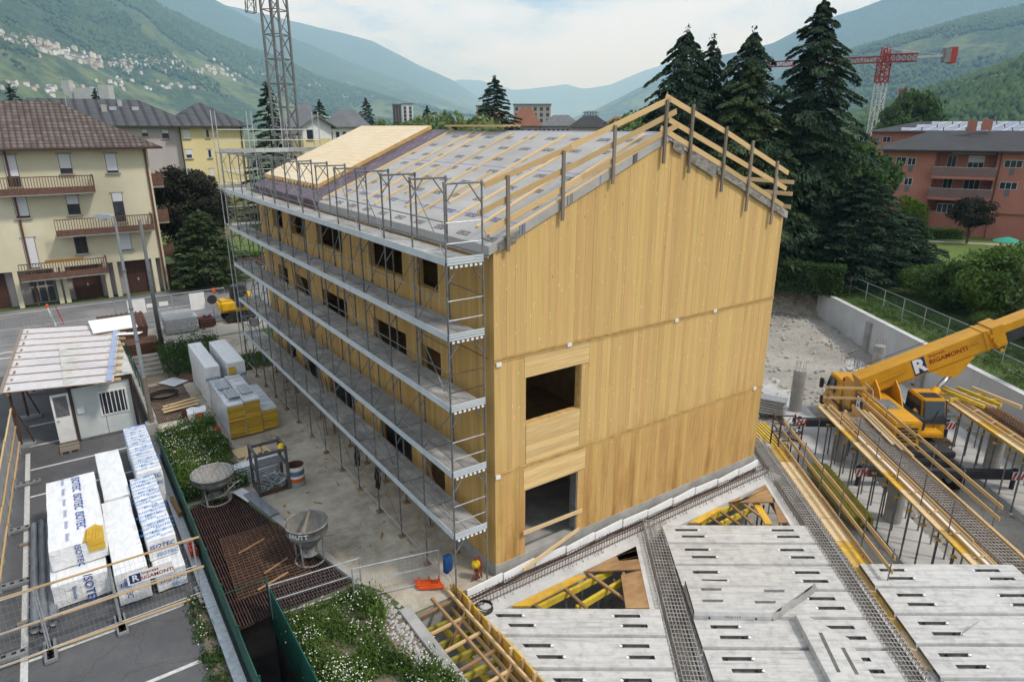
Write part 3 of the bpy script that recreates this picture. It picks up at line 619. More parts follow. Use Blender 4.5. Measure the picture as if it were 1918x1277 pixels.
# two loose broken slab ends lying on the deck
r_ = slab(gp(1283, 1084, .29), gp(1528, 1091, .29), gp(1301, 1146, .29), gp(1446, 1149, .29), .29, .23, 'broken offcut of slab with a ragged slanting end lying on the deck', None, 'slab_offcut', False)
mb = MB(); a = gp(1528, 1091, .29); b_ = gp(1446, 1149, .29)
for i in range(9):
    p = a.lerp(b_, i/8); n_ = V((b_-a)).normalized(); q = V((-n_.y, n_.x))*random.uniform(-.09, .05); mb.v += [(p.x-q.x, p.y-q.y, .30), (p.x-q.x*.3+.05, p.y-q.y*.3-.06, .068)]
for i in range(8): mb.f.append((2*i, 2*i+1, 2*i+3, 2*i+2))
mb.build('broken_edge', M['concrete'], r_)
t1 = gp(1300, 1147, .29); t2 = gp(1446, 1150, .29); tx = (t2-t1).normalized()
text('chalk_mark', 'VK2/112', (t1.lerp(t2, .5).x-.006*tx.y*-1, t1.lerp(t2, .5).y-.006, .17), (tx.x, tx.y, 0), (0, 0, 1), .13, M['slot'], r_)
for k in (.2, .8): p = t1.lerp(t2, k); pipe('core_hole_shade', (p.x+.02*tx.y, p.y-.02*tx.x, .15), (p.x+.02*tx.y*1.6, p.y-.02*tx.x*1.6, .15), .03, M['dark'], r_)  # dark discs painted for the shade in the open cores
for sl in ((.30, .35), (.36, .70)):
    for u0 in (.12, .68):
        p0 = gp(1283, 1084, .29).lerp(gp(1528, 1091, .29), u0).lerp(gp(1301, 1146, .29).lerp(gp(1446, 1149, .29), u0), sl[1]); sheet('slot', [(p0.x, p0.y, .294), (p0.x+.06, p0.y+.085, .294), (p0.x+.06+.6*SX.x, p0.y+.085+.6*SX.y, .294), (p0.x+.55*SX.x, p0.y+.55*SX.y, .294)][::-1], M['slot'], r_)  # flat dark sheets painted for the shade of slots, no recess
r2 = thing('slab_offcut', (*gp(1560, 1210, .05), .05), 'wedge shaped slab offcut with two long slots lying askew on the deck', 'concrete slab')
MB().prism([tuple(gp(x_, y_, .27)) for x_, y_ in ((1490, 1150), (1500, 1146), (1590, 1195), (1632, 1262), (1680, 1340), (1590, 1340))][::-1], .056, .27).build('slab_body', M['slab'], r2)
for (x0, y0), (x1, y1), wd in (((1533, 1184), (1568, 1258), 7), ((1575, 1212), (1602, 1262), 7)):
    MB().prism([tuple(gp(a, b_, .274)) for a, b_ in ((x0, y0), (x0+wd, y0), (x1+wd, y1), (x1, y1))][::-1], .2705, .2745).build('slot', M['slot'], r2)  # slot shade laid on as thin dark strips
bar('loose_rod', G(1797, 1190, .06), G(1834, 1162, .30), .015, .015, M['rebar'], None); tag(bpy.data.objects['loose_rod'], 'short steel rod sticking up from a slot in the deck', 'steel rod')
# coil of hose
mb = MB(); hc = G(905, 1139, ZT+.02)
for k in range(4):
    n = 22; mb.path([(hc.x+(.27-.025*k)*math.cos(2*math.pi*i/n)+.02*k, hc.y+(.27-.02*k)*math.sin(2*math.pi*i/n), hc.z+.03*k) for i in range(n+1)], .014, 5)
tag(mb.build('cable_coil', M['black']), 'coil of black cable lying on the slab edge', 'cable')
# beams with cages
def cage(e, k0, k1, wd, z0, z1, lab, rust=False, dens=.155, nl=7, strip=True):
    root = thing('rebar_cage', EK(e, k0, z0), lab, 'rebar cage'); m = M['rebar_rust'] if rust else M['rebar']
    for i in range(nl):
        o = -wd/2+wd*i/(nl-1)
        for z in (z1, z0+.03): pipe('long_bar', EK(e+o, k0, z), EK(e+o, k1, z), .014, m, root, 5)
    mb = MB(); k = k1
    while k < k0:
        j = random.uniform(-.012, .012)
        c4 = [EK(e-wd/2-.01, k+j, z0), EK(e-wd/2-.01, k, z1+.016), EK(e+wd/2+.01, k+j, z1+.016), EK(e+wd/2+.01, k, z0)]; mb.path(c4+[c4[0]], .0115, 4)
        for o in (-.2, .1): mb.tube(EK(e+o*wd, k+j, z0), EK(e+o*wd, k, z1+.03), .009, 4)
        k += dens
    o_ = mb.build('stirrups', m, root); o_['kind'] = 'stuff'
    mb = MB(); k = k1                              # hooked bar ends along the side
    while k < k0:
        for sg in (-1, 1):
            j = random.uniform(-.03, .03); mb.path([EK(e+sg*(wd/2+.01), k, z0+.1), EK(e+sg*(wd/2+.09), k+j, z0+.12), EK(e+sg*(wd/2+.10+abs(j)), k+j*2, z0+.3)], .006, 4)
        k += .16
    o_ = mb.build('bar_ends', M['rebar_rust'], root); o_['kind'] = 'stuff'
    return root
def trough(e, k0, k1, wd, lab, ledge=.34):
    root = thing('beam', EK(e, k1, -.6), lab, 'concrete beam'); hw = wd/2
    for nm, e0, e1, z0, z1 in (('soffit', e-hw-ledge, e+hw+ledge, -.6, -.34), ('ledge', e-hw-ledge, e-hw, -.338, -.178), ('ledge', e+hw, e+hw+ledge, -.338, -.178)):
        MB().prism([EK(e0, k1), EK(e1, k1), EK(e1, k0), EK(e0, k0)], z0, z1).build(nm, M['concrete_light'] if nm == 'ledge' else M['concrete_dark'], root)  # trough floor takes the darker concrete, ledges the pale one
    return root
trough(5.08, 2.75, -8.6, .62, 'concrete beam with side ledges running from the gable under the first steel cage'); cage(5.08, 3.1, -8.6, .56, -.3, .10, 'long cage of grey reinforcing bars meeting the gable at mid wall')
trough(10.52, 9.6, -13, .62, 'concrete beam with side ledges running past the right building corner'); cage(10.52, 9.6, -13, .58, -.3, .10, 'long cage of grey reinforcing bars passing the right building corner')
# ledge beam along the gable, with its stirrups and insulation
gb = thing('beam', (5, -.6, -.6), 'concrete ledge beam running along the foot of the timber gable', 'concrete beam')
boxo('ledge', (-1.36, -1.12, -.6), (12.6, -.30, -.175), M['concrete_light'], gb)
gc = thing('rebar_cage', (5, -.6, -.17), 'low rusty row of stirrups along the foot of the timber gable', 'rebar cage')
mb = MB(); x = -1.2
while x < 12.4:
    j = random.uniform(-.02, .02)
    for yy in (-.42, -.66): mb.tube((x+j, yy, -.17), (x, yy+j, .13+j), .008, 4)
    mb.tube((x, -.42, .12+j), (x, -.66, .12+j), .008, 4); x += .115
o_ = mb.build('stirrups', M['rebar_rust'], gc); o_['kind'] = 'stuff'
for yy, z in ((-.42, .10), (-.66, .10), (-.42, -.1), (-.66, -.1)): pipe('long_bar', (-1.25, yy, z), (12.45, yy, z), .012, M['rebar_rust'], gc, 5)
mb = MB()
for k in range(70):
    x = random.uniform(-1.1, 12.3); mb.path([(x, -.68, -.05), (x+random.uniform(-.03, .03), -.78, -.14), (x, -.80, -.17)], .006, 4)
o_ = mb.build('bar_ends', M['rebar_rust'], gc); o_['kind'] = 'stuff'
xs_ = [-1.15, .1, 1.28, 2.5, 3.72, 4.95, 6.15, 7.4, 8.6, 9.85, 11.1, 12.3]
for i, (a, b_) in enumerate(zip(xs_, xs_[1:])):
    o = bar('insulation_board', (a+.01, -.23-.02*(i % 2), .02+.03*(i % 3)), (b_-.01, -.21, .04+.03*((i+1) % 3)), .05, .30, M['styro']); tag(o, 'white insulation board standing along the foot of the timber gable', 'insulation board', 'insulation boards along the gable')
for a, b_, lab in (((980, 998, .62), (1090, 955, 1.0), 'plank propped across the ground floor doorway'), ((980, 1066, .15), (1084, 990, .60), 'plank leaning from the steel cage up to the doorway')):
    p = AY(a[0], a[1], -.10 if 'across' in lab else -.75); q = AY(b_[0], b_[1], -.10); o = bar('plank', p, q, .045, .12, M['timber_pale']); tag(o, lab, 'plank')
# shuttering visible through the gaps beside the gable
def shutter(lab, ply, beams, cross, props):
    c0 = G(*ply[0][0], -.3); root = thing('slab_shuttering', (c0.x, c0.y, -3), lab, 'shuttering')
    for pl_, mm, zz in ((p, 'ply_brown', -.19) for p in ply[:-1]):
        pts = [G(x, y, zz) for x, y in pl_]
        MB().prism([(p.x, p.y) for p in pts][::-1], zz-.04, zz).build('plywood_panel', M[mm], root)
    pts = [G(x, y, -.2) for x, y in ply[-1]]; MB().prism([(p.x, p.y) for p in pts][::-1], -.26, -.2).build('plywood_panel', M['yellow_ply'], root)
    for (x0, y0), (x1, y1), z, w_, h_, mm in beams: bar('shuttering_beam', G(x0, y0, z), G(x1, y1, z), w_, h_, M[mm], root)
    for (x0, y0), (x1, y1) in cross: bar('strut', G(x0, y0, -.3), G(x1, y1, -.36), .09, .06, M['timber_brown'], root)
    for x, y in props: p = G(x, y, -.6); pipe('prop', (p.x, p.y, -3), (p.x, p.y, -.5), .035, M['galv_dark'], root)
def brd(pl_, n):                      # split a quad (a,b | d,c) into n planks
    a, b_, c_, d_ = [V(p) for p in pl_]; return [(a.lerp(d_, i/n+.004), b_.lerp(c_, i/n+.004), b_.lerp(c_, (i+1)/n-.004), a.lerp(d_, (i+1)/n-.004)) for i in range(n)]
shutter('shuttering of plywood and yellow beams in the open bay below the doorway',
    brd([(1085, 1062), (1192, 1016), (1205, 1065), (1080, 1070)], 4)+[[(1163, 1076), (1206, 1066), (1218, 1138), (1172, 1138)], [(1150, 1032), (1190, 1016), (1196, 1046), (1160, 1050)]]+[[(958, 1134), (975, 1118), (1088, 1074), (1098, 1078), (990, 1134)]],
    [((1005, 1140), (1145, 1070), -.45, .10, .2, 'yellow_beam'), ((1080, 1140), (1170, 1086), -.5, .1, .2, 'yellow_beam')],
    [((1100, 1072), (1176, 1126)), ((1055, 1098), (1100, 1140)), ((985, 1122), (1012, 1140)), ((1168, 1072), (1174, 1138))], [(1130, 1085), (1150, 1090), (1120, 1120), (1060, 1125), (1090, 1105)])
shutter('shuttering of plywood and yellow beams in the open bay nearer the building corner',
    brd([(1385, 940), (1440, 902), (1452, 940), (1360, 940)], 4)+[[(1366, 928), (1390, 918), (1384, 940), (1356, 940)], [(1440, 902), (1452, 912), (1475, 978), (1458, 978)]]+[[(1290, 978), (1340, 950), (1355, 950), (1310, 978)]],
    [((1312, 980), (1390, 938), -.45, .1, .2, 'yellow_beam'), ((1350, 982), (1410, 952), -.6, .1, .2, 'yellow_beam'), ((1415, 940), (1440, 982), -.35, .25, .06, 'yellow_ply')],
    [((1370, 945), (1410, 982)), ((1350, 958), (1385, 982)), ((1390, 942), (1432, 972)), ((1330, 968), (1350, 982))], [(1400, 955), (1420, 960), (1380, 965), (1430, 950)])
# shuttering wall at the left edge of the deck
sw = thing('edge_shuttering', (-1.5, -3, -1), 'wall of yellow shuttering panels braced with timber at the edge of the deck', 'shuttering')
for k in range(6): y1 = .15-1.18*k; boxo('shutter_panel', (-1.42, y1-1.16, -.55), (-1.375, y1, .34-.04*(k % 2)), M['yellow_ply'], sw)
for k in range(15): y1 = .12-.5*k; boxo('stud', (-1.51, y1-.08, -.7), (-1.424, y1, .36+.03*(k % 3)), M['timber_brown'] if k % 2 else M['timber'], sw)
for z, x_ in ((.12, -1.57), (-.35, -1.57)): bar('waler', (x_, .3, z), (x_, -7.2, z), .06, .1, M['timber'], sw)
bar('waler', (-2.05, .2, .02), (-1.95, -7.2, -.02), .07, .1, M['timber_brown'], sw)
for k in range(9):
    y1 = -.15-.75*k; bar('strut', (-2.72, y1-.1, .0), (-1.6, y1-.02, -.02), .08, .06, M['timber'] if k % 3 else M['timber_brown'], sw)
    if k % 3 == 1: bar('strut', (-2.3, y1-.3, -.5), (-1.6, y1, .1), .05, .08, M['timber_brown'], sw)
for k in range(10): y1 = -.3-.66*k; bar('shuttering_beam', (-2.74, y1, -.55), (-1.45, y1-.04, -.55), .10, .18, M['yellow_old'], sw)
for x_ in (-2.5, -1.9): bar('shuttering_beam', (x_, .0, -.8), (x_, -7, -.8), .1, .2, M['yellow_beam'], sw)
lw = boxo('low_wall', (-3.06, -9, -.5), (-2.76, .22, .10), M['concrete']); tag(lw, 'low rough concrete wall beside the timber braced shuttering', 'wall')
o = boxo('barrier_block', (-1.75, .45, 0), (-1.72, .5, .1), M['white']); bpy.data.objects.remove(o)
# ---- beam 2 edge platform, guard rails
ep = thing('edge_platform', EK(11.4, 0, -.3), 'plywood edge platform with steel posts and timber rails beside the corner steel cage', 'platform')
for k in range(9):
    k1 = 9.2-1.35*k; MB().prism([EK(10.93, k1-1.33), EK(11.5, k1-1.33), EK(11.5, k1), EK(10.93, k1)], -.16, -.12).build('plywood_panel', M['yellow_ply'] if k in (0, 5, 6, 7) else M['timber_pale'], ep)
for o_, z in ((11.62, .42), (11.62, .88), (11.54, -.02)):
    for a, b_ in ((9.6, 4.4), (5.0, .2)): bar('rail', EK(o_, a, z), EK(o_, b_, z-.02), .03, .14, M['timber'], ep)
for k in range(6): pipe('rail_post', EK(11.58, 8.8-1.7*k, -.5), EK(11.6, 8.8-1.7*k, 1.15), .02, M['galv_dark'], ep)
for k in range(10):
    for o_ in (11.1, 11.45): pipe('prop', EK(o_, 8.6-1.3*k, -3), EK(o_, 8.6-1.3*k, -.4), .03, M['galv_dark'], ep)
# ---- beams 3 and 4: shuttering on props with cages
def prop_beam(e, k0, k1, lab, labc, rust, wl=.9, zc=0.0):
    root = thing('beam_shuttering', EK(e, (k0+k1)/2, -3), lab, 'shuttering'); k = k0
    i = 0
    while k > k1:
        L_ = min(1.3, k-k1); 
        MB().prism([EK(e-wl-.25, k-L_+.01), EK(e-.55, k-L_+.01), EK(e-.55, k), EK(e-wl-.25, k)], -.2, -.16).build('plywood_panel', M['yellow_ply'] if i % 3 == 2 else M['timber_pale'], root)
        MB().prism([EK(e-.55, k-L_+.01), EK(e+.55, k-L_+.01), EK(e+.55, k), EK(e-.55, k)], -.48, -.44).build('plywood_panel', M['timber_brown'], root)
        MB().prism([EK(e+.55, k-L_+.01), EK(e+.78, k-L_+.01), EK(e+.78, k), EK(e+.55, k)], -.2, -.16).build('plywood_panel', M['timber'], root)
        for sg in (-1, 1): bar('side_board', EK(e+sg*.53, k, -.24), EK(e+sg*.53, k-L_+.01, -.24), .03, .42, M['timber'], root)
        bar('strut', EK(e-.95, k-.3, -.13), EK(e-.55, k-.3, -.02), .06, .05, M['timber'], root)
        i += 1; k -= 1.3
    for o_ in (-wl-.05, -wl+.15, -.35, .35, .68): bar('shuttering_beam', EK(e+o_, k0+.35, -.3 if abs(o_) > .5 else -.58), EK(e+o_, k1, -.3 if abs(o_) > .5 else -.58), .1, .18, M['yellow_beam'] if o_ < -wl+.1 else M['timber'], root)
    for o_ in (-wl+.05, -.62): bar('waler', EK(e+o_, k0, -.08), EK(e+o_, k1, -.08), .05, .1, M['timber'], root)
    k = k0-.15; i = 0
    while k > k1:
        for o_ in (-wl-.1, -.4, .62):
            j = random.uniform(-.05, .05); pipe('prop', EK(e+o_+j, k+j, -3.02), EK(e+o_, k, -.68), .033, M['galv_dark'], root); pipe('prop_head', EK(e+o_, k, -.9), EK(e+o_, k, -.62), .022, M['galv'], root)
            bar('prop_head', EK(e+o_-.0, k-.08, -.66), EK(e+o_, k+.08, -.66), .14, .05, M['yellow_ply'], root)
        k -= .92; i += 1
    if labc: cage(e, k0-1.6, k1, .70, -.42, zc, labc, rust, .17, 7)
    return root
pb = prop_beam(15.92, 13.75, -6.5, 'long plank shuttering on steel props running out from below the yellow crane', 'long steel cage lying in the propped shuttering beside the yellow crane', False)
bar('steel_sheet', EK(15.28, 10.4, -.1), EK(15.22, -2, -.1), .2, .012, M['styro'], pb)
for o_, z in ((16.72, .3), (16.72, .75)):
    for a, b_ in ((13.6, 8.4), (8.7, 3.4)): bar('rail', EK(o_, a, z), EK(o_, b_, z-.05), .035, .14, M['timber_old'] if o_ > 17 else M['timber'], pb)
for z in (.32, .85): bar('rail', EK(14.95, 13.7, z), EK(16.8, 13.5, z+.05), .03, .12, M['timber'], pb)
for k in range(7):
    pipe('rail_post', EK(15.0, 13.4-1.7*k, -.5), EK(15.0, 13.4-1.7*k, 1.1), .02, M['galv_dark'], pb)
    if k < 6: pipe('rail_post', EK(16.76, 13.2-1.9*k, -.5), EK(16.76, 13.2-1.9*k, .95), .02, M['galv_dark'], pb)
bar('rail', EK(15.02, 11.6, .3), EK(15.02, 2.0, .3), .03, .12, M['timber'], pb)
for k in range(3): o = bar('plank', EK(16.25+.12*k, 12.9-.3*k, .14+.03*k), EK(16.1+.14*k, 9.2-.5*k, .10), .12, .04, M['timber_pale'] if k < 2 else M['timber'], None); tag(o, 'loose plank thrown on the steel cage beside the yellow crane', 'plank', 'loose planks on the cage')
prop_beam(22.7, 14.9, -3, 'plank shuttering on steel props running beside the tall concrete wall', 'rusty steel cage lying in the shuttering beside the concrete wall', True, 1.0, .1)
for k, (a, b_, z) in enumerate((((21.4, 15.3), (23.6, 15.2), -.05), ((21.5, 14.6), (23.9, 14.5), -.05), ((21.6, 15.9), (22.4, 13.4), .08), ((22.6, 15.9), (23.3, 13.6), .08), ((23.3, 15.9), (24.1, 13.4), .10), ((21.9, 15.9), (22.8, 13.2), .1))):
    o = bar('formwork_beam', EK(*a, z), EK(*b_, z+.02), .09, .16, M['yellow_beam'] if k < 4 else M['timber_pale']); tag(o, 'yellow formwork beam laid loosely over the end of the wall-side shuttering', 'formwork beam', 'loose beams on the wall-side shuttering')
# ---- columns, strips, wall
def column(e, k, lab, top=-.25, bars=True):
    root = thing('column', EK(e, k, -3), lab, 'column'); mb = MB(); mb.tube(EK(e, k, -3.05), EK(e, k, top), .34, 20); mb.build('shaft', M['concrete'], root, False)
    if bars:
        for i in range(9): a = 2*math.pi*i/9; p = EK(e, k, 0)+V((math.cos(a)*.26, math.sin(a)*.26, 0)); pipe('bar_end', (p.x, p.y, top-.05), (p.x+.01, p.y, top+.42+.05*(i % 3)), .012, M['rebar'], root, 5)
column(15.9, 19.1, 'round concrete column with bare bars on top standing free by the crane cab')
column(15.9, 13.2, 'round concrete column under the far end of the crane-side shuttering', -.5, False); column(15.9, 7.9, 'round concrete column under the middle of the crane-side shuttering', -.5, False); column(15.9, 2.4, 'round concrete column under the near end of the crane-side shuttering', -.5, False)
column(22.8, 12.6, 'round concrete column under the wall-side shuttering', -.5, False); column(22.8, 7.0, 'round concrete column under the near stretch of wall-side shuttering', -.5, False)
column(22.9, 24.5, 'slender round column with bare bars standing against the concrete wall', -.5)
M['foot'] = mat('blinding concrete', (.50, .50, .49), (.38, .38, .37), .7, .9, bump=.2)
fs1 = thing('strip_footing', EK(15.9, 10, -2.9), 'long pale strip footing of the round columns beside the crane', 'footing'); fs2 = thing('strip_footing', EK(23.3, 10, -2.9), 'long pale strip footing along the concrete wall', 'footing')
for i in range(13): k1 = 24.5-2.4*i; MB().prism([EK(14.9, k1-2.385), EK(16.75, k1-2.385), EK(16.75, k1), EK(14.9, k1)], -3.1, -2.72).build('footing_slab', M['foot'], fs1); MB().prism([EK(21.6, k1+12-2.385), EK(24.1, k1+12-2.385), EK(24.1, k1+12), EK(21.6, k1+12)], -3.1, -2.72 if i > 4 else -2.5).build('footing_slab', M['foot'], fs2)
mb = MB()
for k in range(46): p = EK(22.3+random.uniform(-.5, .5), 27.5-.12*k, 0); mb.tube((p.x, p.y, -2.6), (p.x+random.uniform(-.05, .05), p.y, -1.95), .009, 4)
o = mb.build('starter_bars', M['rebar_rust']); tag(o, 'thicket of starter bars sticking out of the wall footing', 'rebar', kind='stuff')
struct(MB().prism([EK(12.0, -12), EK(13.6, -12), EK(13.6, 8), EK(12.0, 8)], -3.1, -2.8).build('shaded_channel', M['concrete_dark']))  # shadow on the lower slab put into the dark concrete colour
rw = thing('retaining_wall', (W0.x, W0.y, -3), 'tall smooth concrete retaining wall with pale top edge', 'wall'); WN = V((-WD.y, WD.x))*-1
for i in range(12):
    a = W0+WD*(4.8*i); b_ = W0+WD*(4.8*i+4.785); MB().prism([a, b_, b_+V((.834, -.552))*.32, a+V((.834, -.552))*.32][::-1], -3.3, 0.02).build('wall_panel', M['concrete_wall'] if 'concrete_wall' in M else M.setdefault('concrete_wall', mat('smooth wall concrete', (.56, .57, .58), (.46, .47, .48), .8, .85, bump=.1, c3=(.49, .50, .51), s3=.3)), rw)
    MB().prism([a+V((-.02, .013)), b_+V((-.02, .013)), b_+V((.86, -.57))*.37, a+V((.86, -.57))*.37][::-1], .022, .06).build('coping', M['concrete_light'], rw)
for kk in (7.8, 14.2): p = W0+WD*kk; MB().prism([p, p+WD*.5, p+WD*.5+V((-.834, .552))*.22, p+V((-.834, .552))*.22], -3, -.3).build('pilaster', M['concrete'], rw)
# stacks of formwork beams on the footing
st = thing('formwork_beam_stack', EK(14.5, 8.5, -2.7), 'bundle of weathered yellow formwork beams lying beside the pale strip footing', 'beam stack')
for j in range(2):
    for i in range(7): bar('formwork_beam', EK(14.0+.13*i, 12.0, -2.62+.19*j), EK(14.05+.13*i, 7.4+.06*(i % 3), -2.62+.19*j), .11, .18, M['yellow_old'], st)
st = thing('formwork_beam_stack', EK(12.8, 13.5, -2.9), 'tangled pile of yellow formwork beams behind the building corner', 'beam stack')
for j in range(3):
    for i in range(7): bar('formwork_beam', EK(12.2+.18*i, 17.2-.3*j, -2.85+.2*j), EK(12.7+.16*i, 12.6+.2*i, -2.85+.2*j), .1, .18, M['yellow_beam'] if (i+j) % 3 else M['timber'], st)
st = thing('steel_sheet_stack', EK(13.6, 19.6, -2.9), 'stack of grey steel profiles on boards behind the building corner', 'steel stack')
for j in range(6): bar('steel_profile', EK(13.0+.03*j, 19.2+.05*j, -2.6+.14*j), EK(15.0+.1*(j % 2), 18.4, -2.6+.14*j), .8, .1, M['galv'], st)
cr = thing('clamp_cage', EK(12.6, 12.2, -1.2), 'rusty mesh cage full of grey steel clamps at the building corner', 'cage')
for dz in (0, .4, .8):
    for a, b_ in (((12.3, 11.6), (13.3, 11.6)), ((13.3, 11.6), (13.3, 12.6)), ((13.3, 12.6), (12.3, 12.6)), ((12.3, 12.6), (12.3, 11.6))): bar('cage_bar', EK(*a, -1.0+dz), EK(*b_, -1.0+dz), .05, .05, M['rust'], cr)
for a in ((12.3, 11.6), (13.3, 11.6), (13.3, 12.6), (12.3, 12.6)): bar('cage_post', EK(*a, -3), EK(*a, -.1), .05, .05, M['rust'], cr)
mb = MB()
for k in range(90): p = EK(12.35+.9*random.random(), 11.65+.9*random.random(), -1+.6*random.random()); d = V((random.uniform(-1, 1), random.uniform(-1, 1), random.uniform(-.4, .4))).normalized()*.2; mb.tube(p-d, p+d, .025, 5)
o = mb.build('clamps', M['galv'], cr); o['kind'] = 'stuff'
rb = thing('barrier_frame', EK(12.2, 1.5, -3), 'dark red steel barrier frame standing in the shaded channel', 'barrier')
for z in (-2.2, -1.2): bar('rail', EK(12.5, 3.4, z), EK(12.7, -.6, z), .05, .05, M['rust'], rb)
for k in range(9): bar('baluster', EK(12.5+.02*k, 3.4-.5*k, -2.8), EK(12.5+.02*k, 3.4-.5*k, -1.2), .03, .03, M['rust'], rb)
for lab, e_, k_, n_ in (('pile of sawn planks lying at the foot of the concrete wall', 21.4, 32.0, 8), ('pile of long planks on the footing behind the crane operator cab', 21.3, 16.5, 9)):
    st = thing('plank_pile', EK(e_, k_, -2.7), lab, 'plank pile')
    for i in range(n_): bar('plank', EK(e_+.22*(i % 4)+random.uniform(-.1, .1), k_+1.6+random.uniform(-.3, .3), -2.42+.09*(i//4)), EK(e_+.22*(i % 4)+random.uniform(-.1, .1), k_-2.2+random.uniform(-.3, .3), -2.42+.09*(i//4)), .2, .06, M['timber_brown'] if i % 3 else M['timber_old'], st)
# ------------------------------------------------------------------ mobile crane
t = NT('crane yellow'); f = t.noise(t.coord('world'), 1.3, 4, .6); f2 = t.noise(t.coord('world'), 9, 4, .7); c = t.ramp(f, [(.3, (.52, .24, .006)), (.7, (.64, .315, .009))]); c = t.mix(t.ramp(f2, [(.52, 0.0), (.78, .6)]), c, (.26, .16, .06)); M['crane_yellow'] = t.fin(c, .42, 0, .5)
M['crane_dark'] = mat('crane dark metal', (.05, .052, .058), (.03, .03, .033), 4, .55, .2)
M['crane_blue'] = mat('logo blue', (.012, .035, .14), (.01, .03, .12), 3, .5); M['crane_red'] = mat('lettering red', (.30, .025, .012), (.26, .02, .01), 3, .5)
M['chrome'] = mat('cylinder rod', (.5, .5, .5), (.4, .4, .4), 3, .25, .9); M['hazard'] = mat('hazard red', (.45, .03, .02), (.35, .02, .015), 3, .6)
mc = thing('mobile_crane', EK(19, 14, -3), 'big yellow mobile crane with its telescopic boom raised over the concrete wall', 'crane')
def cbox(name, e0, e1, k0, k1, z0, z1, m, parent=mc, bv=.05, top=None):
    mb = MB(); tp = top or (0, 0, 0, 0)     # insets of the top face: e0,e1,k0,k1
    vs = [EK(e0, k0, z0), EK(e1, k0, z0), EK(e1, k1, z0), EK(e0, k1, z0), EK(e0+tp[0], k0+tp[2], z1), EK(e1-tp[1], k0+tp[2], z1), EK(e1-tp[1], k1-tp[3], z1), EK(e0+tp[0], k1-tp[3], z1)]
    mb.add(vs, [(0, 3, 2, 1), (4, 5, 6, 7), (0, 1, 5, 4), (1, 2, 6, 5), (2, 3, 7, 6), (3, 0, 4, 7)]); me = mb.mesh(name, m)
    if bv: bevel(me, bv)
    return link(name, me, parent)
cbox('chassis', 17.85, 20.25, 11.4, 19.2, -2.2, -1.75, M['crane_dark']); cbox('carrier_deck', 17.7, 20.4, 11.6, 17.5, -1.74, -1.45, M['crane_dark'])
cab = cbox('carrier_cab', 17.65, 20.35, 17.7, 19.9, -2.45, -.45, M['crane_yellow'], top=(.12, .12, .05, .45)); cbox('bumper', 17.6, 20.4, 19.75, 20.05, -2.6, -2.1, M['crane_dark'])
def quad_on(name, pts, m, parent): return MB().add(pts, [tuple(range(len(pts)))]).build(name, m, parent)
wq = [EK(17.69, 18.5, -1.35), EK(17.69, 19.55, -1.4), EK(17.76, 19.35, -.62), EK(17.76, 18.6, -.6)]
quad_on('side_window', [p-SD*.055 for p in wq], M['glass'], cab); quad_on('windscreen', [EK(17.9, 19.78, -1.35), EK(20.1, 19.78, -1.35), EK(20.05, 19.53, -.62), EK(17.95, 19.53, -.62)], M['glass'], cab)
cbox('side_window_frame', 17.60, 17.64, 18.42, 18.5, -1.4, -.55, M['crane_dark'], cab, 0); bar('mirror', EK(17.45, 19.7, -1.5), EK(17.45, 19.7, -.95), .12, .2, M['crane_dark'], cab); bar('mirror', EK(17.3, 19.6, -1.2), EK(17.65, 19.6, -1.2), .04, .04, M['crane_dark'], cab)
for k_, e_ in ((18.0, 17.9), (17.9, 20.1)): MB().lathe([(0, 0), (.1, 0), (.1, .14), (.06, .2), (0, .2)], 10).build('beacon', M['hazard'], cab, True, Matrix.Translation(EK(e_, k_, -.44)))
cbox('tool_box', 17.7, 19.0, 16.5, 17.5, -1.75, -.75, M['crane_yellow']); cbox('tool_box', 19.1, 20.3, 16.3, 17.5, -1.75, -.85, M['crane_yellow'])
cbox('engine_block', 18.2, 19.8, 16.9, 17.6, -.85, -.55, M['crane_dark'])
for sg, e_ in ((-1, 17.75), (1, 20.0)):
    for k_ in (18.6, 16.4, 12.6, 11.2):
        w_ = link('wheel', MB().tube(EK(e_, k_, -2.45), EK(e_+.38, k_, -2.45), .58, 20).mesh('wheel', M['black']), mc); MB().tube(EK(e_-.02*1, k_, -2.45), EK(e_+.40, k_, -2.45), .3, 14).build('rim', M['galv'], w_)
cbox('mudguard', 17.62, 18.1, 17.2, 19.3, -1.86, -1.75, M['crane_dark'])
for k_ in (15.9, 10.7):
    ob_ = bar('outrigger_beam', EK(14.6 if k_ > 12 else 15.6, k_, -2.0), EK(22.6, k_, -2.0), .32, .38, M['crane_dark'], mc)
    for e_ in (14.9 if k_ > 12 else 15.7, 22.5):
        pipe('outrigger_leg', EK(e_, k_, -2.95), EK(e_, k_, -1.7), .1, M['crane_dark'], mc); MB().tube(EK(e_, k_, -3.0), EK(e_, k_, -2.9), .34, 14).build('outrigger_foot', M['black'], mc)
        hb = bar('hazard_plate', EK(e_-.25, k_-.22, -1.95), EK(e_+.25, k_-.22, -1.95), .02, .4, M['white'], mc)
        for q in range(3): quad_on('hazard_stripe', [EK(e_-.25+.18*q, k_-.235, -2.13), EK(e_-.15+.18*q, k_-.235, -2.13), EK(e_-.05+.18*q, k_-.235, -1.77), EK(e_-.15+.18*q, k_-.235, -1.77)], M['hazard'], mc)
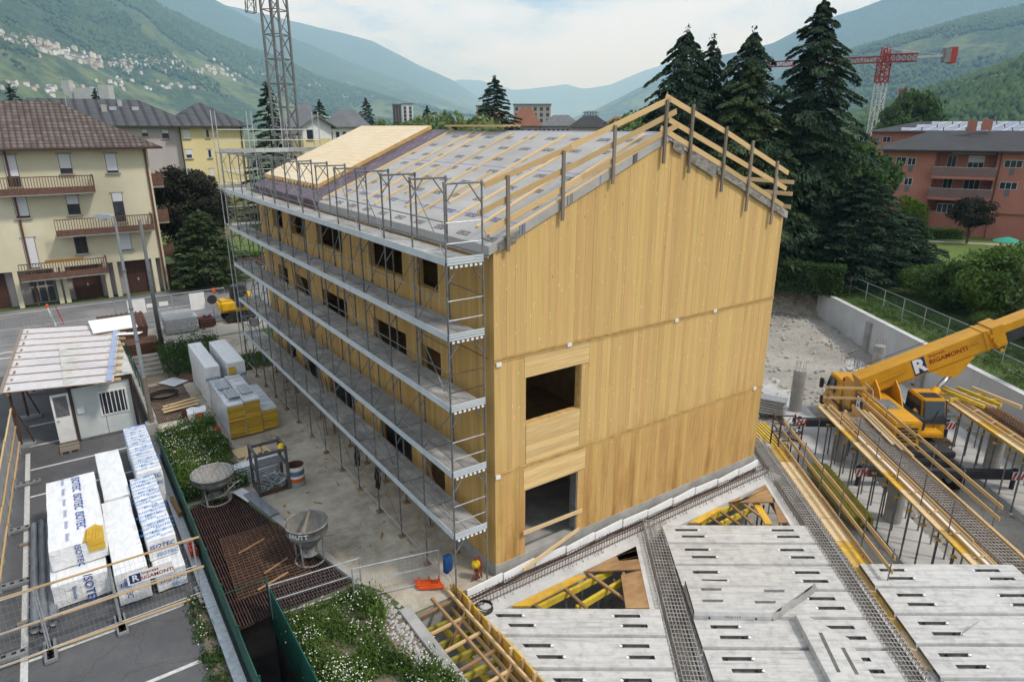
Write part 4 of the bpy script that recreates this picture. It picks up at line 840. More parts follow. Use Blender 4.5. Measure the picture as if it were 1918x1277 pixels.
# superstructure
MB().tube(EK(19, 13.9, -1.45), EK(19, 13.9, -1.2), 1.0, 24).build('slew_ring', M['crane_dark'], mc); cbox('turntable', 17.7, 20.3, 12.6, 16.2, -1.2, -.95, M['crane_yellow']); cbox('recess_shade_box', 18.75, 19.5, 12.8, 15.8, -.95, -.35, M['crane_dark'])  # last one: dark box standing for the shade between boom base and cab
eh = cbox('engine_housing', 17.4, 18.7, 11.7, 15.6, -1.2, .0, M['crane_yellow'], bv=.06); quad_on('roof_grille', [EK(17.65, 13.2, .006), EK(18.45, 13.2, .006), EK(18.45, 14.4, .006), EK(17.65, 14.4, .006)], M['galv_dark'], eh)
for q in range(5): cbox('louvre', 17.6, 18.5, 11.66, 11.70, -1.0+.16*q, -.92+.16*q, M['crane_dark'], eh, 0)
lg = quad_on('logo_panel', [EK(17.385, 14.7, -.95), EK(17.385, 15.5, -.95), EK(17.385, 15.5, -.1), EK(17.385, 14.7, -.1)][::-1], M['crane_blue'], eh); text('logo_letter', 'R', EK(17.375, 15.1, -.52), UD*-1, (0, 0, 1), .85, M['white'], eh, 0, .03)
for e_ in (18.0, 19.0):  # boom side frames
    MB().add([EK(e_, 17.0, -1.0), EK(e_, 13.6, -1.0), EK(e_, 14.6, .4), EK(e_, 15.6, 1.05), EK(e_, 16.4, .9), EK(e_+.06, 17.0, -1.0), EK(e_+.06, 13.6, -1.0), EK(e_+.06, 14.6, .4), EK(e_+.06, 15.6, 1.05), EK(e_+.06, 16.4, .9)], [(0, 1, 2, 3, 4), (9, 8, 7, 6, 5)]+[(i, (i+1) % 5, 5+(i+1) % 5, 5+i)[::-1] for i in range(5)]).build('boom_bracket', M['crane_yellow'], mc)
cw_ = cbox('counterweight', 17.6, 18.0, 16.0, 17.4, -.9, .1, M['crane_yellow'])
pipe('handrail', EK(17.5, 14.0, .0), EK(17.5, 14.2, .55), .03, M['galv'], mc); pipe('handrail', EK(17.5, 14.2, .55), EK(17.5, 15.5, .6), .03, M['galv'], mc); pipe('handrail', EK(17.5, 15.5, .6), EK(17.5, 15.7, .0), .03, M['galv'], mc)
wb = MB().tube(EK(17.75, 16.0, .55), EK(18.5, 16.0, .55), .38, 18).build('winch', M['crane_yellow'], mc); MB().tube(EK(17.9, 16.0, .55), EK(18.35, 16.0, .55), .41, 18).build('winch_rope', M['crane_dark'], wb)
for a, b_ in (((18.0, 16.9, .6), (19.3, 16.6, .7)), ((18.0, 16.2, 1.05), (19.3, 16.0, 1.1))): bar('top_rail', EK(*a), EK(*b_), .12, .1, M['crane_yellow'], mc)
for a, b_, c_ in ((18.3, 16.6, 1.0), (18.9, 16.2, 1.0)): bar('hose', EK(a, b_, .3), EK(a+.4, b_-.6, .9), .06, .06, M['black'], mc)
oc = cbox('operator_cab', 19.55, 20.75, 13.2, 15.0, -1.55, .42, M['crane_yellow'], bv=.06, top=(.02, .08, .35, .1))
quad_on('front_window', [EK(19.68, 13.20, -.75), EK(20.62, 13.20, -.75), EK(20.58, 13.50, .3), EK(19.7, 13.50, .3)], M['glass'], oc); bar('wiper', EK(20.0, 13.2, -.7), EK(20.3, 13.35, -.1), .02, .02, M['crane_dark'], oc)
quad_on('side_window', [EK(19.54, 14.9, -.9), EK(19.54, 13.35, -.9), EK(19.55, 13.6, .28), EK(19.55, 14.85, .3)], M['glass'], oc)
quad_on('roof_window', [EK(19.7, 13.65, .428), EK(20.55, 13.65, .428), EK(20.55, 14.3, .428), EK(19.7, 14.3, .428)], M['glass'], oc)
for e_ in (19.62, 20.66): bar('window_pillar', EK(e_, 13.17, -.8), EK(e_, 13.5, .34), .05, .05, M['crane_dark'], oc)
bar('door_seam', EK(20.1, 13.17, -1.5), EK(20.1, 13.17, -.78), .015, .02, M['crane_dark'], oc)
# boom: hollow sections along SD, raised 25 degrees
EL = rad(25); BD = SD*math.cos(EL)+V((0, 0, math.sin(EL))); BU = V((0, 0, 1))*math.cos(EL)-SD*math.sin(EL); B0 = EK(17.5, 15.6, .2)
def bsec(name, t0, t1, w_, h_, m, parent=mc, off=0, rad_=.35):
    prof = []
    for a in range(0, 181, 20): prof.append((-math.cos(rad(a))*w_/2, -h_/2+.0-math.sin(rad(a))*h_*.22+h_*.22))
    prof = prof[::-1]+[(-w_/2, h_/2), (w_/2, h_/2)]
    n = len(prof); mb = MB(); vs = []
    for tt in (t0, t1):
        for a, b_ in prof: vs.append(B0+BD*tt+UD*a+BU*(b_+off))
    mb.add(vs, [(i, (i+1) % n, n+(i+1) % n, n+i) for i in range(n)]+[tuple(range(n))[::-1], tuple(range(n, 2*n))]); return mb.build(name, m, parent)
bm_ = bsec('boom', 0, 6.7, .96, 1.18, M['crane_yellow']); bsec('boom_collar', 6.4, 6.95, 1.06, 1.32, M['crane_yellow'], bm_); bsec('boom_collar', 6.0, 6.1, 1.02, 1.26, M['crane_yellow'], bm_)
s2 = bsec('boom_section', 6.7, 22, .82, 1.02, M['crane_yellow']); 
quad_on('wear_strip', [B0+BD*a+UD*-.414+BU*b_ for a, b_ in ((6.96, -.45), (22, -.45), (22, .12), (6.96, .12))], M['crane_dark'], s2)
quad_on('wear_strip', [B0+BD*a+UD*.414+BU*b_ for a, b_ in ((6.96, -.45), (22, -.45), (22, .12), (6.96, .12))][::-1], M['crane_dark'], s2)
for q in range(5): bar('collar_bolt_block', B0+BD*(6.1+.1*q)+UD*-.62+BU*(.6-.3*q), B0+BD*(6.25+.1*q)+UD*-.62+BU*(.6-.3*q), .1, .14, M['crane_yellow'], bm_)
FS = UD*-.484
quad_on('logo_panel', [B0+BD*a+FS+BU*b_ for a, b_ in ((2.5, -.34), (3.15, -.34), (3.15, .54), (2.5, .54))], M['crane_blue'], bm_); text('logo_letter', 'R', B0+BD*2.83+FS*1.01+BU*.1, BD, BU, 1.0, M['white'], bm_, 0, .04)
text('lettering', 'Impresa', B0+BD*3.75+FS*1.012+BU*.42, BD, BU, .24, M['crane_red'], bm_, 0, .012); text('lettering', 'RIGAMONTI', B0+BD*4.25+FS*1.012+BU*.10, BD, BU, .34, M['crane_red'], bm_, 0, .02); text('lettering', 'S.p.A.', B0+BD*5.55+FS*1.012+BU*.14, BD, BU, .16, M['crane_red'], bm_)
lug = MB(); vs = []
for sd_ in (-.5, .5):
    for a, b_ in ((3.3, -.45), (5.4, -.45), (4.4, -1.15), (4.0, -1.15)): vs.append(B0+BD*a+UD*sd_+BU*b_)
lug.add(vs, [(0, 1, 2, 3), (7, 6, 5, 4), (0, 4, 5, 1), (1, 5, 6, 2), (2, 6, 7, 3), (3, 7, 4, 0)]).build('cylinder_lug', M['crane_yellow'], bm_)
lc0 = EK(19.0, 13.5, -.9); lc1 = B0+BD*4.2+BU*-1.0+UD*-.3; lm = lc0.lerp(lc1, .68)
cy = MB().tube(lc0, lm, .21, 16).build('lift_cylinder', M['crane_yellow'], mc, True); MB().tube(lm, lc1, .13, 14).build('cylinder_rod', M['chrome'], cy, True)
bar('hoist_rope', B0+BD*-.2+BU*1.0, B0+BD*9+BU*.95, .02, .02, M['black'], mc); bar('boom_pipe', B0+BD*.6+UD*-.56+BU*.1, B0+BD*2.3+UD*-.56+BU*.2, .07, .07, M['crane_yellow'], bm_)
# ------------------------------------------------------------------ car park and yard, left
mb = MB()
def line(a, b_, w_=.12):
    a = V(a); b_ = V(b_); n_ = (b_-a).normalized(); q = V((-n_.y, n_.x))*w_/2; mb.add([(a.x-q.x, a.y-q.y, .001), (b_.x-q.x, b_.y-q.y, .001), (b_.x+q.x, b_.y+q.y, .001), (a.x+q.x, a.y+q.y, .001)], [(0, 1, 2, 3)])
line((-11.62, -8), (-11.55, 17.5), .16)
for y in (-1.0, 1.45, 3.95, 6.35, 8.7, 11.0, 13.35, 15.75, 18.2, 20.6): line((-11.5, y), (-7.9, y+.05))
for y in (-1, 4, 9): line((-21, y), (-16.5, y))
struct(mb.build('parking_lines', M['road_paint']))
mb = MB(); c_ = G(12, 665); n = 24; mb.v = [(c_.x+r*math.cos(2*math.pi*i/n), c_.y+1.2*r*math.sin(2*math.pi*i/n), .002) for r in (.45, .6) for i in range(n)]; mb.f = [(i, (i+1) % n, n+(i+1) % n, n+i) for i in range(n)]; struct(mb.build('road_marking', M['road_paint']))
t = NT('white plastic wrap'); f = t.noise(t.coord('world', (3, 1.2, 3)), 1.6, 5, .65, .6); c = t.ramp(f, [(.3, (.66, .675, .70)), (.6, (.80, .81, .82))]); t.bump(f, .75, .07); M['wrap'] = t.fin(c, .38, 0, .5)
M['print_blue'] = mat('print blue', (.015, .06, .32), (.012, .05, .27), 4, .5); M['print_light'] = mat('print light blue', (.03, .22, .60), (.025, .18, .5), 4, .5)
t = NT('yellow foam edge'); f = t.noise(t.coord('world', (2, 2, 30)), 1, 3); t.l(f, t.n('Bump').inputs['Height']); M['foam'] = t.fin(t.rndv(t.ramp(f, [(.3, (.42, .25, .025)), (.7, (.64, .42, .06))]), .2), .85)
t = NT('silver facing film'); f = t.noise(t.coord('world'), 2.2, 4); M['facing'] = t.fin(t.ramp(f, [(.3, (.52, .54, .58)), (.7, (.68, .70, .73))]), .35, .2, .5)
def wrapped(lo, hi, seed, nx=6, ny=22, nz=5, amp=.016):
    lo = V(lo); hi = V(hi); bm = bmesh.new(); bmesh.ops.create_cube(bm, size=1)
    for e_ in list(bm.edges): pass
    me = bpy.data.meshes.new('wrap'); mb = MB(); dims = (nx, ny, nz)
    vid = {}
    def vt(i, j, k):
        if (i, j, k) not in vid:
            p = V((lo.x+(hi.x-lo.x)*i/nx, lo.y+(hi.y-lo.y)*j/ny, lo.z+(hi.z-lo.z)*k/nz)); c0 = (lo+hi)/2; nrm = V(((i == nx)-(i == 0), (j == ny)-(j == 0), (k == nz)-(k == 0)))
            ed = abs(nrm.x)+abs(nrm.y)+abs(nrm.z); n_ = mnoise.fractal(V((p.x*2.1+seed, p.y*1.6, p.z*2.4)), 1, 2, 3)
            p = p+nrm*(n_*amp*(1.6 if k < nz else .8))-nrm*(.012 if ed > 1 else 0); vid[i, j, k] = len(mb.v); mb.v.append(tuple(p))
        return vid[i, j, k]
    for i in range(nx):
        for j in range(ny):
            mb.f.append((vt(i, j, nz), vt(i+1, j, nz), vt(i+1, j+1, nz), vt(i, j+1, nz))); mb.f.append((vt(i, j+1, 0), vt(i+1, j+1, 0), vt(i+1, j, 0), vt(i, j, 0)))
    for i in range(nx):
        for k in range(nz):
            mb.f.append((vt(i, 0, k), vt(i+1, 0, k), vt(i+1, 0, k+1), vt(i, 0, k+1))); mb.f.append((vt(i, ny, k+1), vt(i+1, ny, k+1), vt(i+1, ny, k), vt(i, ny, k)))
    for j in range(ny):
        for k in range(nz):
            mb.f.append((vt(0, j, k+1), vt(0, j+1, k+1), vt(0, j+1, k), vt(0, j, k))); mb.f.append((vt(nx, j, k), vt(nx, j+1, k), vt(nx, j+1, k+1), vt(nx, j, k+1)))
    bm.free(); return mb.mesh('wrapping', M['wrap'], False)
def pack(lo, hi, label, prints, seed):
    root = thing('wrapped_panel_pack', ((lo[0]+hi[0])/2, (lo[1]+hi[1])/2, lo[2]), label, 'panel pack'); link('wrapping', wrapped(lo, hi, seed), root)
    for x_ in (lo[0]+.12, hi[0]-.12):
        if lo[2] < .2: bar('skid', (x_, lo[1]+.1, .04), (x_, hi[1]-.1, .04), .1, .08, M['timber_old'], root)
    prints(root); return root
DN = V((0, -1, 0)); EA = V((1, 0, 0)); UP = V((0, 0, 1))
def tops(xc, y1, y0, z, size, m, step, s='ISOTEC', jit=0):
    def f(root):
        y = y1
        while y > y0: text('lettering', s, (xc+random.uniform(-jit, jit), y, z+.035), DN, EA, size, M[m], root, .1, .01); y -= step
    return f
def prA(root):
    tops(-9.95, 10.25, 7.3, 1.5, .33, 'print_blue', 1.28)(root)
    y = 10.6
    while y > 6.8: text('lettering', 'Brianza', (-10.3, y, 1.535), DN, EA, .15, M['print_blue'], root, .2); y -= .75
    mb = MB(); pts = [(-9.95, 6.33), (-9.42, 6.33), (-9.42, 6.9), (-9.6, 7.15), (-9.85, 6.95), (-9.9, 6.6)]
    MB().prism(pts, 1.49, 1.542).build('torn_corner', M['foam'], root); MB().prism([(-9.85, 6.30), (-9.44, 6.30), (-9.44, 6.36), (-9.85, 6.36)], 1.15, 1.535).build('torn_corner', M['foam'], root)
    for k in range(6): bar('foam_rib', (-9.88+.08*k, 6.34, 1.55), (-9.82+.08*k, 6.95, 1.55), .03, .02, M['foam'], root)
def prFront(xc, y, zc, size, s='ISOTEC', m='print_blue'):
    def f(root): text('lettering', s, (xc, y-.045, zc), V((0, 0, -1)), EA, size, M[m], root, .1, .012)
    return f
def both(*fs):
    def f(root):
        for q in fs: q(root)
    return f
pack((-10.87, 5.65, .08), (-9.5, 10.95, .8), 'lower white wrapped pack of insulation panels beside the grey rolls', both(prFront(-10.0, 5.65, .42, .30), prFront(-10.35, 5.65, .45, .14, 'Brianza')), 1)
pack((-10.78, 6.35, .83), (-9.38, 10.95, 1.5), 'upper white wrapped pack with blue lettering and a torn corner showing yellow foam', both(prA, prFront(-10.1, 6.35, 1.15, .22)), 2)
def small(xl, xr, y0, y1, z, front=None):
    def f(root):
        y = y1-.15; k = 0
        while y > y0+.15:
            n_ = 2 if k % 2 else 3
            for i in range(n_):
                text('lettering', 'ISOTEC' if (i+k) % 3 else 'ROCK', (xl+(xr-xl)*(i+.5)/n_, y+random.uniform(-.04, .04), z+.035), (1, .22, 0), (-.22, 1, 0), .15 if (i+k) % 4 else .11, M['print_light'], root, .15, .012)
            y -= .27; k += 1
        text('lettering', 'ISOTEC', ((xl+xr)/2, y0-.04, z-.22), EA, UP, .2, M['print_blue'], root, .1, .012); text('lettering', 'ISOTEC', ((xl+xr)/2+.1, y0-.04, z-.5), EA, UP, .17, M['print_light'], root, .1, .01)
    return f
pack((-9.38, 4.8, .06), (-8.56, 9.28, 1.08), 'plain long white wrapped pack standing behind the mesh fence', both(prFront(-9.1, 4.8, .6, .2), lambda r_: text('lettering', 'ISOTEC', (-8.95, 4.755, .72), EA, UP, .2, M['print_blue'], r_, .1, .01)), 3)
pack((-9.28, 9.36, .06), (-8.5, 13.35, 1.1), 'plain long white wrapped pack in the middle of the parking bays', lambda r_: None, 4)
pack((-8.42, 4.85, .06), (-7.62, 9.8, .68), 'lower wrapped pack with pale blue print beside the green fence', lambda r_: (text('lettering', 'ISOTEC', (-8.0, 4.8, .42), EA, UP, .2, M['print_blue'], r_, .1, .01), text('lettering', 'TECH', (-7.85, 4.8, .2), EA, UP, .16, M['print_light'], r_, .1, .01)), 5)
pack((-8.45, 5.55, .70), (-7.68, 9.9, 1.36), 'upper wrapped pack covered in pale blue lettering beside the green fence', small(-8.45, -7.68, 5.55, 9.9, 1.36), 6)
pack((-8.2, 10.15, .06), (-7.4, 14.55, 1.38), 'tall wrapped pack covered in pale blue lettering next to the lamp post', small(-8.2, -7.4, 10.15, 14.55, 1.38), 7)
t = NT('grey film'); f = t.noise(t.coord('world', (8, 2, 8)), 1, 4, .6); t.bump(f, .7, .04); M['film'] = t.fin(t.ramp(f, [(.3, (.12, .13, .15)), (.7, (.22, .235, .26))]), .3, 0, .5)
rl = thing('membrane_roll_bundle', (-11.1, 8, 0), 'bundle of long grey film wrapped rolls beside the white packs', 'rolls')
for k, (x_, y0, y1) in enumerate(((-11.33, 4.9, 10.75), (-11.12, 4.8, 10.85), (-10.92, 4.95, 10.6))):
    mb = MB(); n = 12; m_ = 24
    for j in range(m_+1):
        y = y0+(y1-y0)*j/m_
        for i in range(n): a = 2*math.pi*i/n; r = .11+.012*mnoise.noise(V((k*5+a, y*1.5, 0))); mb.v.append((x_+r*math.cos(a), y, .19+r*math.sin(a)))
    for j in range(m_):
        for i in range(n): mb.f.append((j*n+i, j*n+(i+1) % n, (j+1)*n+(i+1) % n, (j+1)*n+i))
    mb.f += [tuple(range(n)), tuple(range(m_*n, m_*n+n))[::-1]]; mb.build('roll', M['film'], rl, True)
for y in (5.6, 7.7, 9.9): bar('bearer', (-11.75, y, .04), (-10.8, y, .04), .12, .08, M['timber_old'], rl)
# ---- temporary fences
M['foot_grey'] = mat('grey fence foot', (.24, .25, .26), (.17, .175, .18), 3, .85)
def fence_foot(x_, y, rz=0, parent=None):
    mb = MB().box((-.42, -.12, 0), (.42, .12, .13)); me = bevel(mb.mesh('fence_foot', M['foot_grey']), .02, 1); o = link('fence_foot', me, parent, Matrix.Translation((x_, y, 0)) @ Matrix.Rotation(rz, 4, 'Z'))
    for q in (-.3, -.1, .12, .3): MB().box((q-.05, -.05, .1305), (q+.05, .05, .1315)).build('foot_hole_shade', M['dark'], o, False, Matrix.Translation((x_, y, 0)) @ Matrix.Rotation(rz, 4, 'Z'))  # thin dark plates in place of the shaded holes
    return o
def mesh_panel(p0, p1, z0, z1, label, group=None, step=.11, feet=True, tube=.021, m='galv'):
    p0 = V(p0); p1 = V(p1); root = thing('mesh_fence_panel', (p0.x, p0.y, 0), label, 'fence panel', group); d = p1-p0; L_ = d.length
    def P(s_, z): q = p0+d*s_; return V((q.x, q.y, z))
    for s_ in (0, 1): pipe('post', P(s_, z0-.1), P(s_, z1), tube, M[m], root)
    for z in (z0, (z0+z1)/2, z1): pipe('rail', P(0, z), P(1, z), tube*.8, M[m], root, 6)
    mb = MB(); n = max(2, int(L_/step))
    for i in range(1, n): mb.tube(P(i/n, z0), P(i/n, z1), .0028, 3, caps=False)
    for i in range(1, 9): z = z0+(z1-z0)*i/9; mb.tube(P(0, z), P(1, z), .0028, 3, caps=False)
    o = mb.build('wire_mesh', M['galv'], root); o['kind'] = 'stuff'
    if feet:
        for s_ in (0, 1): q = P(s_, 0); fence_foot(q.x, q.y, math.atan2(d.y, d.x)+math.pi/2, root)
    return root
ys = 4.0
mesh_panel((-9.42, ys), (-7.42, ys+.05), .15, 1.95, 'mesh fence panel with a firm banner standing across the parking bay'); mesh_panel((-11.0, ys-.05), (-9.45, ys), .15, 1.95, 'mesh fence panel beside the grey rolls across the parking bay'); mesh_panel((-13.2, ys-.12), (-11.05, ys-.06), .15, 1.95, 'mesh fence panel across the edge of the car park')
fr_ = thing('fence_rails', (-10, ys, 0), 'three long wooden rails tied along the near mesh fence', 'rails')
for z, dy in ((1.98, -.05), (1.02, -.05), (.12, -.05)):
    for a, b_ in ((-13.5, -10.2), (-10.6, -7.25)): bar('rail', (a, ys+dy-.04, z+.02), (b_, ys+dy, z), .035, .045, M['timber'], fr_)
bn = boxo('banner', (-9.1, ys-.06, 1.18), (-8.0, ys-.045, 1.52), M['white']); tag(bn, 'white firm banner tied to the near mesh fence', 'banner')
boxo('logo_panel', (-9.05, ys-.066, 1.22), (-8.78, ys-.062, 1.48), M['crane_blue'], bn); text('logo_letter', 'R', (-8.915, ys-.068, 1.35), EA, UP, .26, M['white'], bn, 0, .02)
text('lettering', 'Impresa', (-8.55, ys-.068, 1.44), EA, UP, .13, M['crane_red'], bn, 0, .01); text('lettering', 'RIGAMONTI', (-8.4, ys-.068, 1.29), EA, UP, .15, M['crane_red'], bn, 0, .015)
M['net'] = mat('pale shade net', (.34, .355, .37), (.26, .27, .285), 3, .8)
for k, (y0, y1) in enumerate(((4.2, 7.5), (7.55, 10.8), (10.85, 14.3), (14.35, 17.6))):
    lf = thing('mesh_fence_panel', (-12.2, y0, 0), ('netted fence panel at the car park edge beside the %s' % ('near mesh fence corner', 'grey rolls', 'second parking line', 'canopy corner')[k]), 'fence panel'); x0 = -12.25+.12*k; x1 = x0+.1
    for (x_, y) in ((x0, y0), (x1, y1)): pipe('post', (x_, y, 0), (x_, y, 2), .02, M['galv'], lf)
    mb = MB(); n = 10
    for i in range(n+1): s_ = i/n; q = .04*math.sin(i*1.9); mb.v += [(x0+(x1-x0)*s_+q, y0+(y1-y0)*s_, .2), (x0+(x1-x0)*s_-q, y0+(y1-y0)*s_, 1.95)]
    for i in range(n): mb.f.append((2*i, 2*i+2, 2*i+3, 2*i+1))
    mb.build('net', M['net'], lf); fence_foot(x0+.35, y0+.1, 0, lf)
    for z in (.5, 1.2, 2.0): bar('rail', (x0+.04, y0-.2, z), (x1+.04, y1+.2, z-.05), .05, .06, M['timber'], lf)
for a, b_, lab in (((-6.0, 1.95), (-3.55, 1.7), 'mesh fence panel closing the weedy bed behind the rusty grating'), ((-3.9, 1.35), (-1.5, .75), 'mesh fence panel in front of the scaffold corner')):
    mesh_panel(a, b_, .1, 1.1, lab, None, .12, False)
# ---- green fences, kerb, pit
M['green_sheet'] = mat('green fence sheet', (.012, .085, .06), (.008, .055, .04), 2.5, .5, c3=(.02, .10, .08), s3=.8)
gf = thing('green_sheet_fence', (-7.05, 5, 0), 'long dark green sheet fence beside the wrapped packs', 'fence')
for k in range(11): y1 = 14.2-1.9*k; boxo('fence_sheet', (-7.075, y1-1.88, .02), (-7.05, y1, 1.02), M['green_sheet'], gf); pipe('post', (-7.03, y1-.02, 0), (-7.03, y1-.02, 1.08), .022, M['green_sheet'], gf)
g2 = thing('green_sheet_fence', (-6.1, 0, 0), 'short dark green sheet fence between the pit and the flowering weeds', 'fence')
for k in range(4): y1 = 2.35-1.9*k; boxo('fence_sheet', (-6.0, y1-1.88, -.5), (-5.975, y1, 1.02), M['green_sheet'], g2); pipe('post', (-5.96, y1, 0), (-5.96, y1, 1.08), .022, M['green_sheet'], g2)
pipe('top_rail', (-7.03, 2.45, .98), (-5.96, 2.4, 1.02), .012, M['green_sheet'], g2)
kb = thing('kerb', (-7.3, 5, 0), 'pale sheet metal kerb running along the green fence', 'kerb')
for k in range(7): y1 = 14-3.6*k; MB().box((-7.42, y1-3.58, 0), (-7.16, y1, .16)).build('kerb_piece', M['galv'], kb)
o = link('brick_crate', bevel(MB().box((-7.36, 5.9, .165), (-7.14, 6.45, .42)).mesh('crate', mat('orange red plastic', (.55, .06, .02), (.45, .045, .015), 4, .6)), .02, 1)); tag(o, 'orange red perforated brick standing on the kerb by the green fence', 'brick')
for k in range(6): boxo('brick_hole_shade', (-7.32+.07*(k % 3), 6.02+.2*(k//3), .421), (-7.28+.07*(k % 3), 6.12+.2*(k//3), .424), M['dark'], o)  # dark plates on the top face stand for shaded perforations
o = bar('timber_baulk', (-7.28, 9.9, .24), (-7.22, 8.6, .24), .12, .16, M['timber_brown']); tag(o, 'short brown timber baulk lying on the kerb', 'timber')
# grating over the pit
gt = thing('steel_grating', (-5.5, 5.5, 0), 'dark rusty steel grating covering the ramp pit', 'grating')
mb_ = []; x = -6.94
def gx(y): return -3.64+(-5.3+3.64)*(y-2.2)/(9.3-2.2)
while x < -3.7:
    y1 = 9.2 if x < -5.3 else 2.2+(x+3.64)/(-5.3+3.64)*7.1
    bar('slat', (x, 2.12, -.02), (x, y1, -.02), .032, .06, M['rust_dark'], gt); x += .075
for y in [2.15+.62*k for k in range(12)]: bar('cross_bar', (-6.95, y, -.055), (gx(y), y, -.055), .03, .05, M['rust_dark'], gt)
rm = thing('reinforcing_mesh', (-5.4, 4.5, .03), 'rusty square reinforcing mesh sheets lying on the grating', 'steel mesh')
for q in range(2):
    for i in range(15): bar('mesh_wire', (-6.6+.15*i, 3.2, .03+.03*q), (-6.4+.15*i, 6.6, .03+.03*q), .016, .016, M['rebar_rust'], rm)
    for i in range(23): bar('mesh_wire', (-6.62+.01*i, 3.25+.15*i, .045+.03*q), (-4.5+.01*i, 3.2+.15*i, .045+.03*q), .016, .016, M['rebar_rust'], rm)
for a, b_ in ((( -6.1, 5.4), (-5.2, 5.75)), ((-6.05, 3.3), (-5.1, 3.6)), ((-5.7, 3.95), (-4.9, 4.3))): o = bar('lath', (*a, .1), (*b_, .1), .06, .03, M['timber_brown']); tag(o, 'brown timber lath lying on the rusty mesh', 'timber', 'laths on the rusty mesh')
ke = thing('pit_edge_kerb', (-4.5, 5.8, 0), 'concrete edge of the ramp pit with scraps of timber and film', 'kerb')
MB().prism([(-3.60, 2.15), (-3.38, 2.15), (-5.02, 9.5), (-5.26, 9.4)], 0, .1).build('kerb_piece', M['concrete'], ke); bar('film_scrap', (-4.95, 8.9, .13), (-4.55, 6.9, .13), .35, .05, M['film'], ke); bar('plank', (-4.35, 6.2, .14), (-4.08, 5.0, .14), .18, .05, M['timber_brown'], ke)
# ---- lamp posts
M['pole'] = mat('lamp post steel', (.36, .39, .42), (.28, .30, .33), 2, .45, .4); M['pole_dark'] = mat('grey pole', (.14, .15, .16), (.10, .105, .11), 2, .6)
lp = thing('lamp_post', (-7.0, 16.75, 0), 'tall pale street lamp post rising beside the site cabin', 'lamp post')
boxo('base_block', (-7.25, 16.5, 0), (-6.8, 17.0, .5), M['concrete'], lp)
MB().tube((-7.0, 16.75, .4), (-7.0, 16.75, 2.6), .1, 12).build('lower_shaft', mat('worn post coating', (.22, .19, .16), (.15, .13, .11), 4, .8), lp); MB().tube((-7.0, 16.75, 2.6), (-7.0, 16.75, 9.35), .085, 12, .045).build('shaft', M['pole'], lp)
for z in (4.2, 5.6, 7.2): MB().tube((-7, 16.75, z), (-7, 16.75, z+.05), .09, 12).build('band', M['pole_dark'], lp)
hd = MB(); 
for s_, (w_, h_) in ((0, (.06, .06)), (.12, (.13, .11)), (.5, (.15, .13)), (.75, (.13, .07)), (.8, (.06, .03))):
    q = V((-7.0, 16.75, 9.38))+RGT*(-s_)+V((0, 0, .02*s_)); hd.v += [tuple(q+FWD*a+V((0, 0, b_))) for a, b_ in ((-w_, -h_*.3), (w_, -h_*.3), (w_*.8, h_), (-w_*.8, h_))]
for k in range(4): hd.f += [(4*k+i, 4*k+(i+1) % 4, 4*k+4+(i+1) % 4, 4*k+4+i) for i in range(4)]
hd.f += [(0, 1, 2, 3), (19, 18, 17, 16)]; hd.build('lamp_head', M['pole'], lp); MB().lathe([(0, -.13), (.12, -.1), (.16, 0)], 12).build('lamp_bowl', M['styro'], lp, True, Matrix.Translation(V((-7, 16.75, 9.36))+RGT*-.45))
o = MB().tube((-4.98, 28.5, 0), (-5.0, 28.45, 7.85), .14, 10, .085).build('utility_pole', M['pole_dark'], None, True); tag(o, 'bare dark grey pole without lamp behind the site cabin', 'pole')
# ---- site cabin and canopy
t = NT('cabin panel'); f = t.noise(t.coord('world'), 1.2, 4); M['cabin'] = t.fin(t.ramp(f, [(.3, (.50, .55, .55)), (.7, (.60, .645, .64))]), .5)
M['brown_frame'] = mat('brown frame paint', (.075, .045, .035), (.05, .03, .024), 3, .6)
cb = thing('site_cabin', (-8.6, 19, 0), 'pale site cabin with barred window under the makeshift canopy', 'cabin')
boxo('front_panel', (-9.68, 17.62, .1), (-8.62, 17.68, 2.42), M['cabin'], cb); wl = boxo('front_panel', (-8.6, 17.62, .1), (-7.48, 17.68, 2.42), M['cabin'], cb); boxo('body', (-9.66, 17.685, .08), (-7.5, 23.4, 2.42), M['cabin'], cb)
for x_ in (-9.72, -7.47): boxo('corner_post', (x_-.06, 17.56, 0), (x_+.06, 17.7, 2.46), M['brown_frame'], cb)
boxo('top_rail', (-9.8, 17.54, 2.40), (-7.38, 17.72, 2.56), M['brown_frame'], cb); boxo('base_rail', (-9.66, 17.6, 0.02), (-7.53, 17.67, .1), M['galv_dark'], cb)
wf = boxo('window', (-8.78, 17.585, .92), (-7.68, 17.618, 2.04), M['white'], cb); boxo('pane', (-8.70, 17.578, 1.0), (-7.76, 17.584, 1.96), M['glass'], wf)
for k in range(6): bar('window_bar', (-8.62+.155*k, 17.565, .98), (-8.62+.155*k, 17.565, 1.98), .03, .03, M['white'], wf)
boxo('wall_box', (-9.58, 17.55, 1.25), (-9.32, 17.615, 1.5), M['styro'], cb)
dl = boxo('door', (-10.42, 17.60, .1), (-9.78, 17.64, 2.25), M['white'], cb); boxo('pane', (-10.34, 17.592, 1.25), (-9.86, 17.598, 2.15), M['galv_dark'], dl); bar('door_handle', (-10.34, 17.57, 1.1), (-10.24, 17.57, 1.1), .03, .03, M['galv'], dl)
mb = MB(); n = 26
for i in range(n+1): x_ = -7.35-2.5*0; y = 17.5+6*i/n; z = 2.62+.035*(i % 2); mb.v += [(-9.85, y, z+.05), (-7.3, y, z)]
for i in range(n): mb.f.append((2*i, 2*i+1, 2*i+3, 2*i+2))
mb.build('corrugated_roof', mat('pale corrugated sheet', (.56, .56, .53), (.40, .40, .38), 2, .7), cb)
pl = thing('pallet', (-9.9, 17.0, 0), 'grey wooden pallet lying in front of the cabin door', 'pallet')
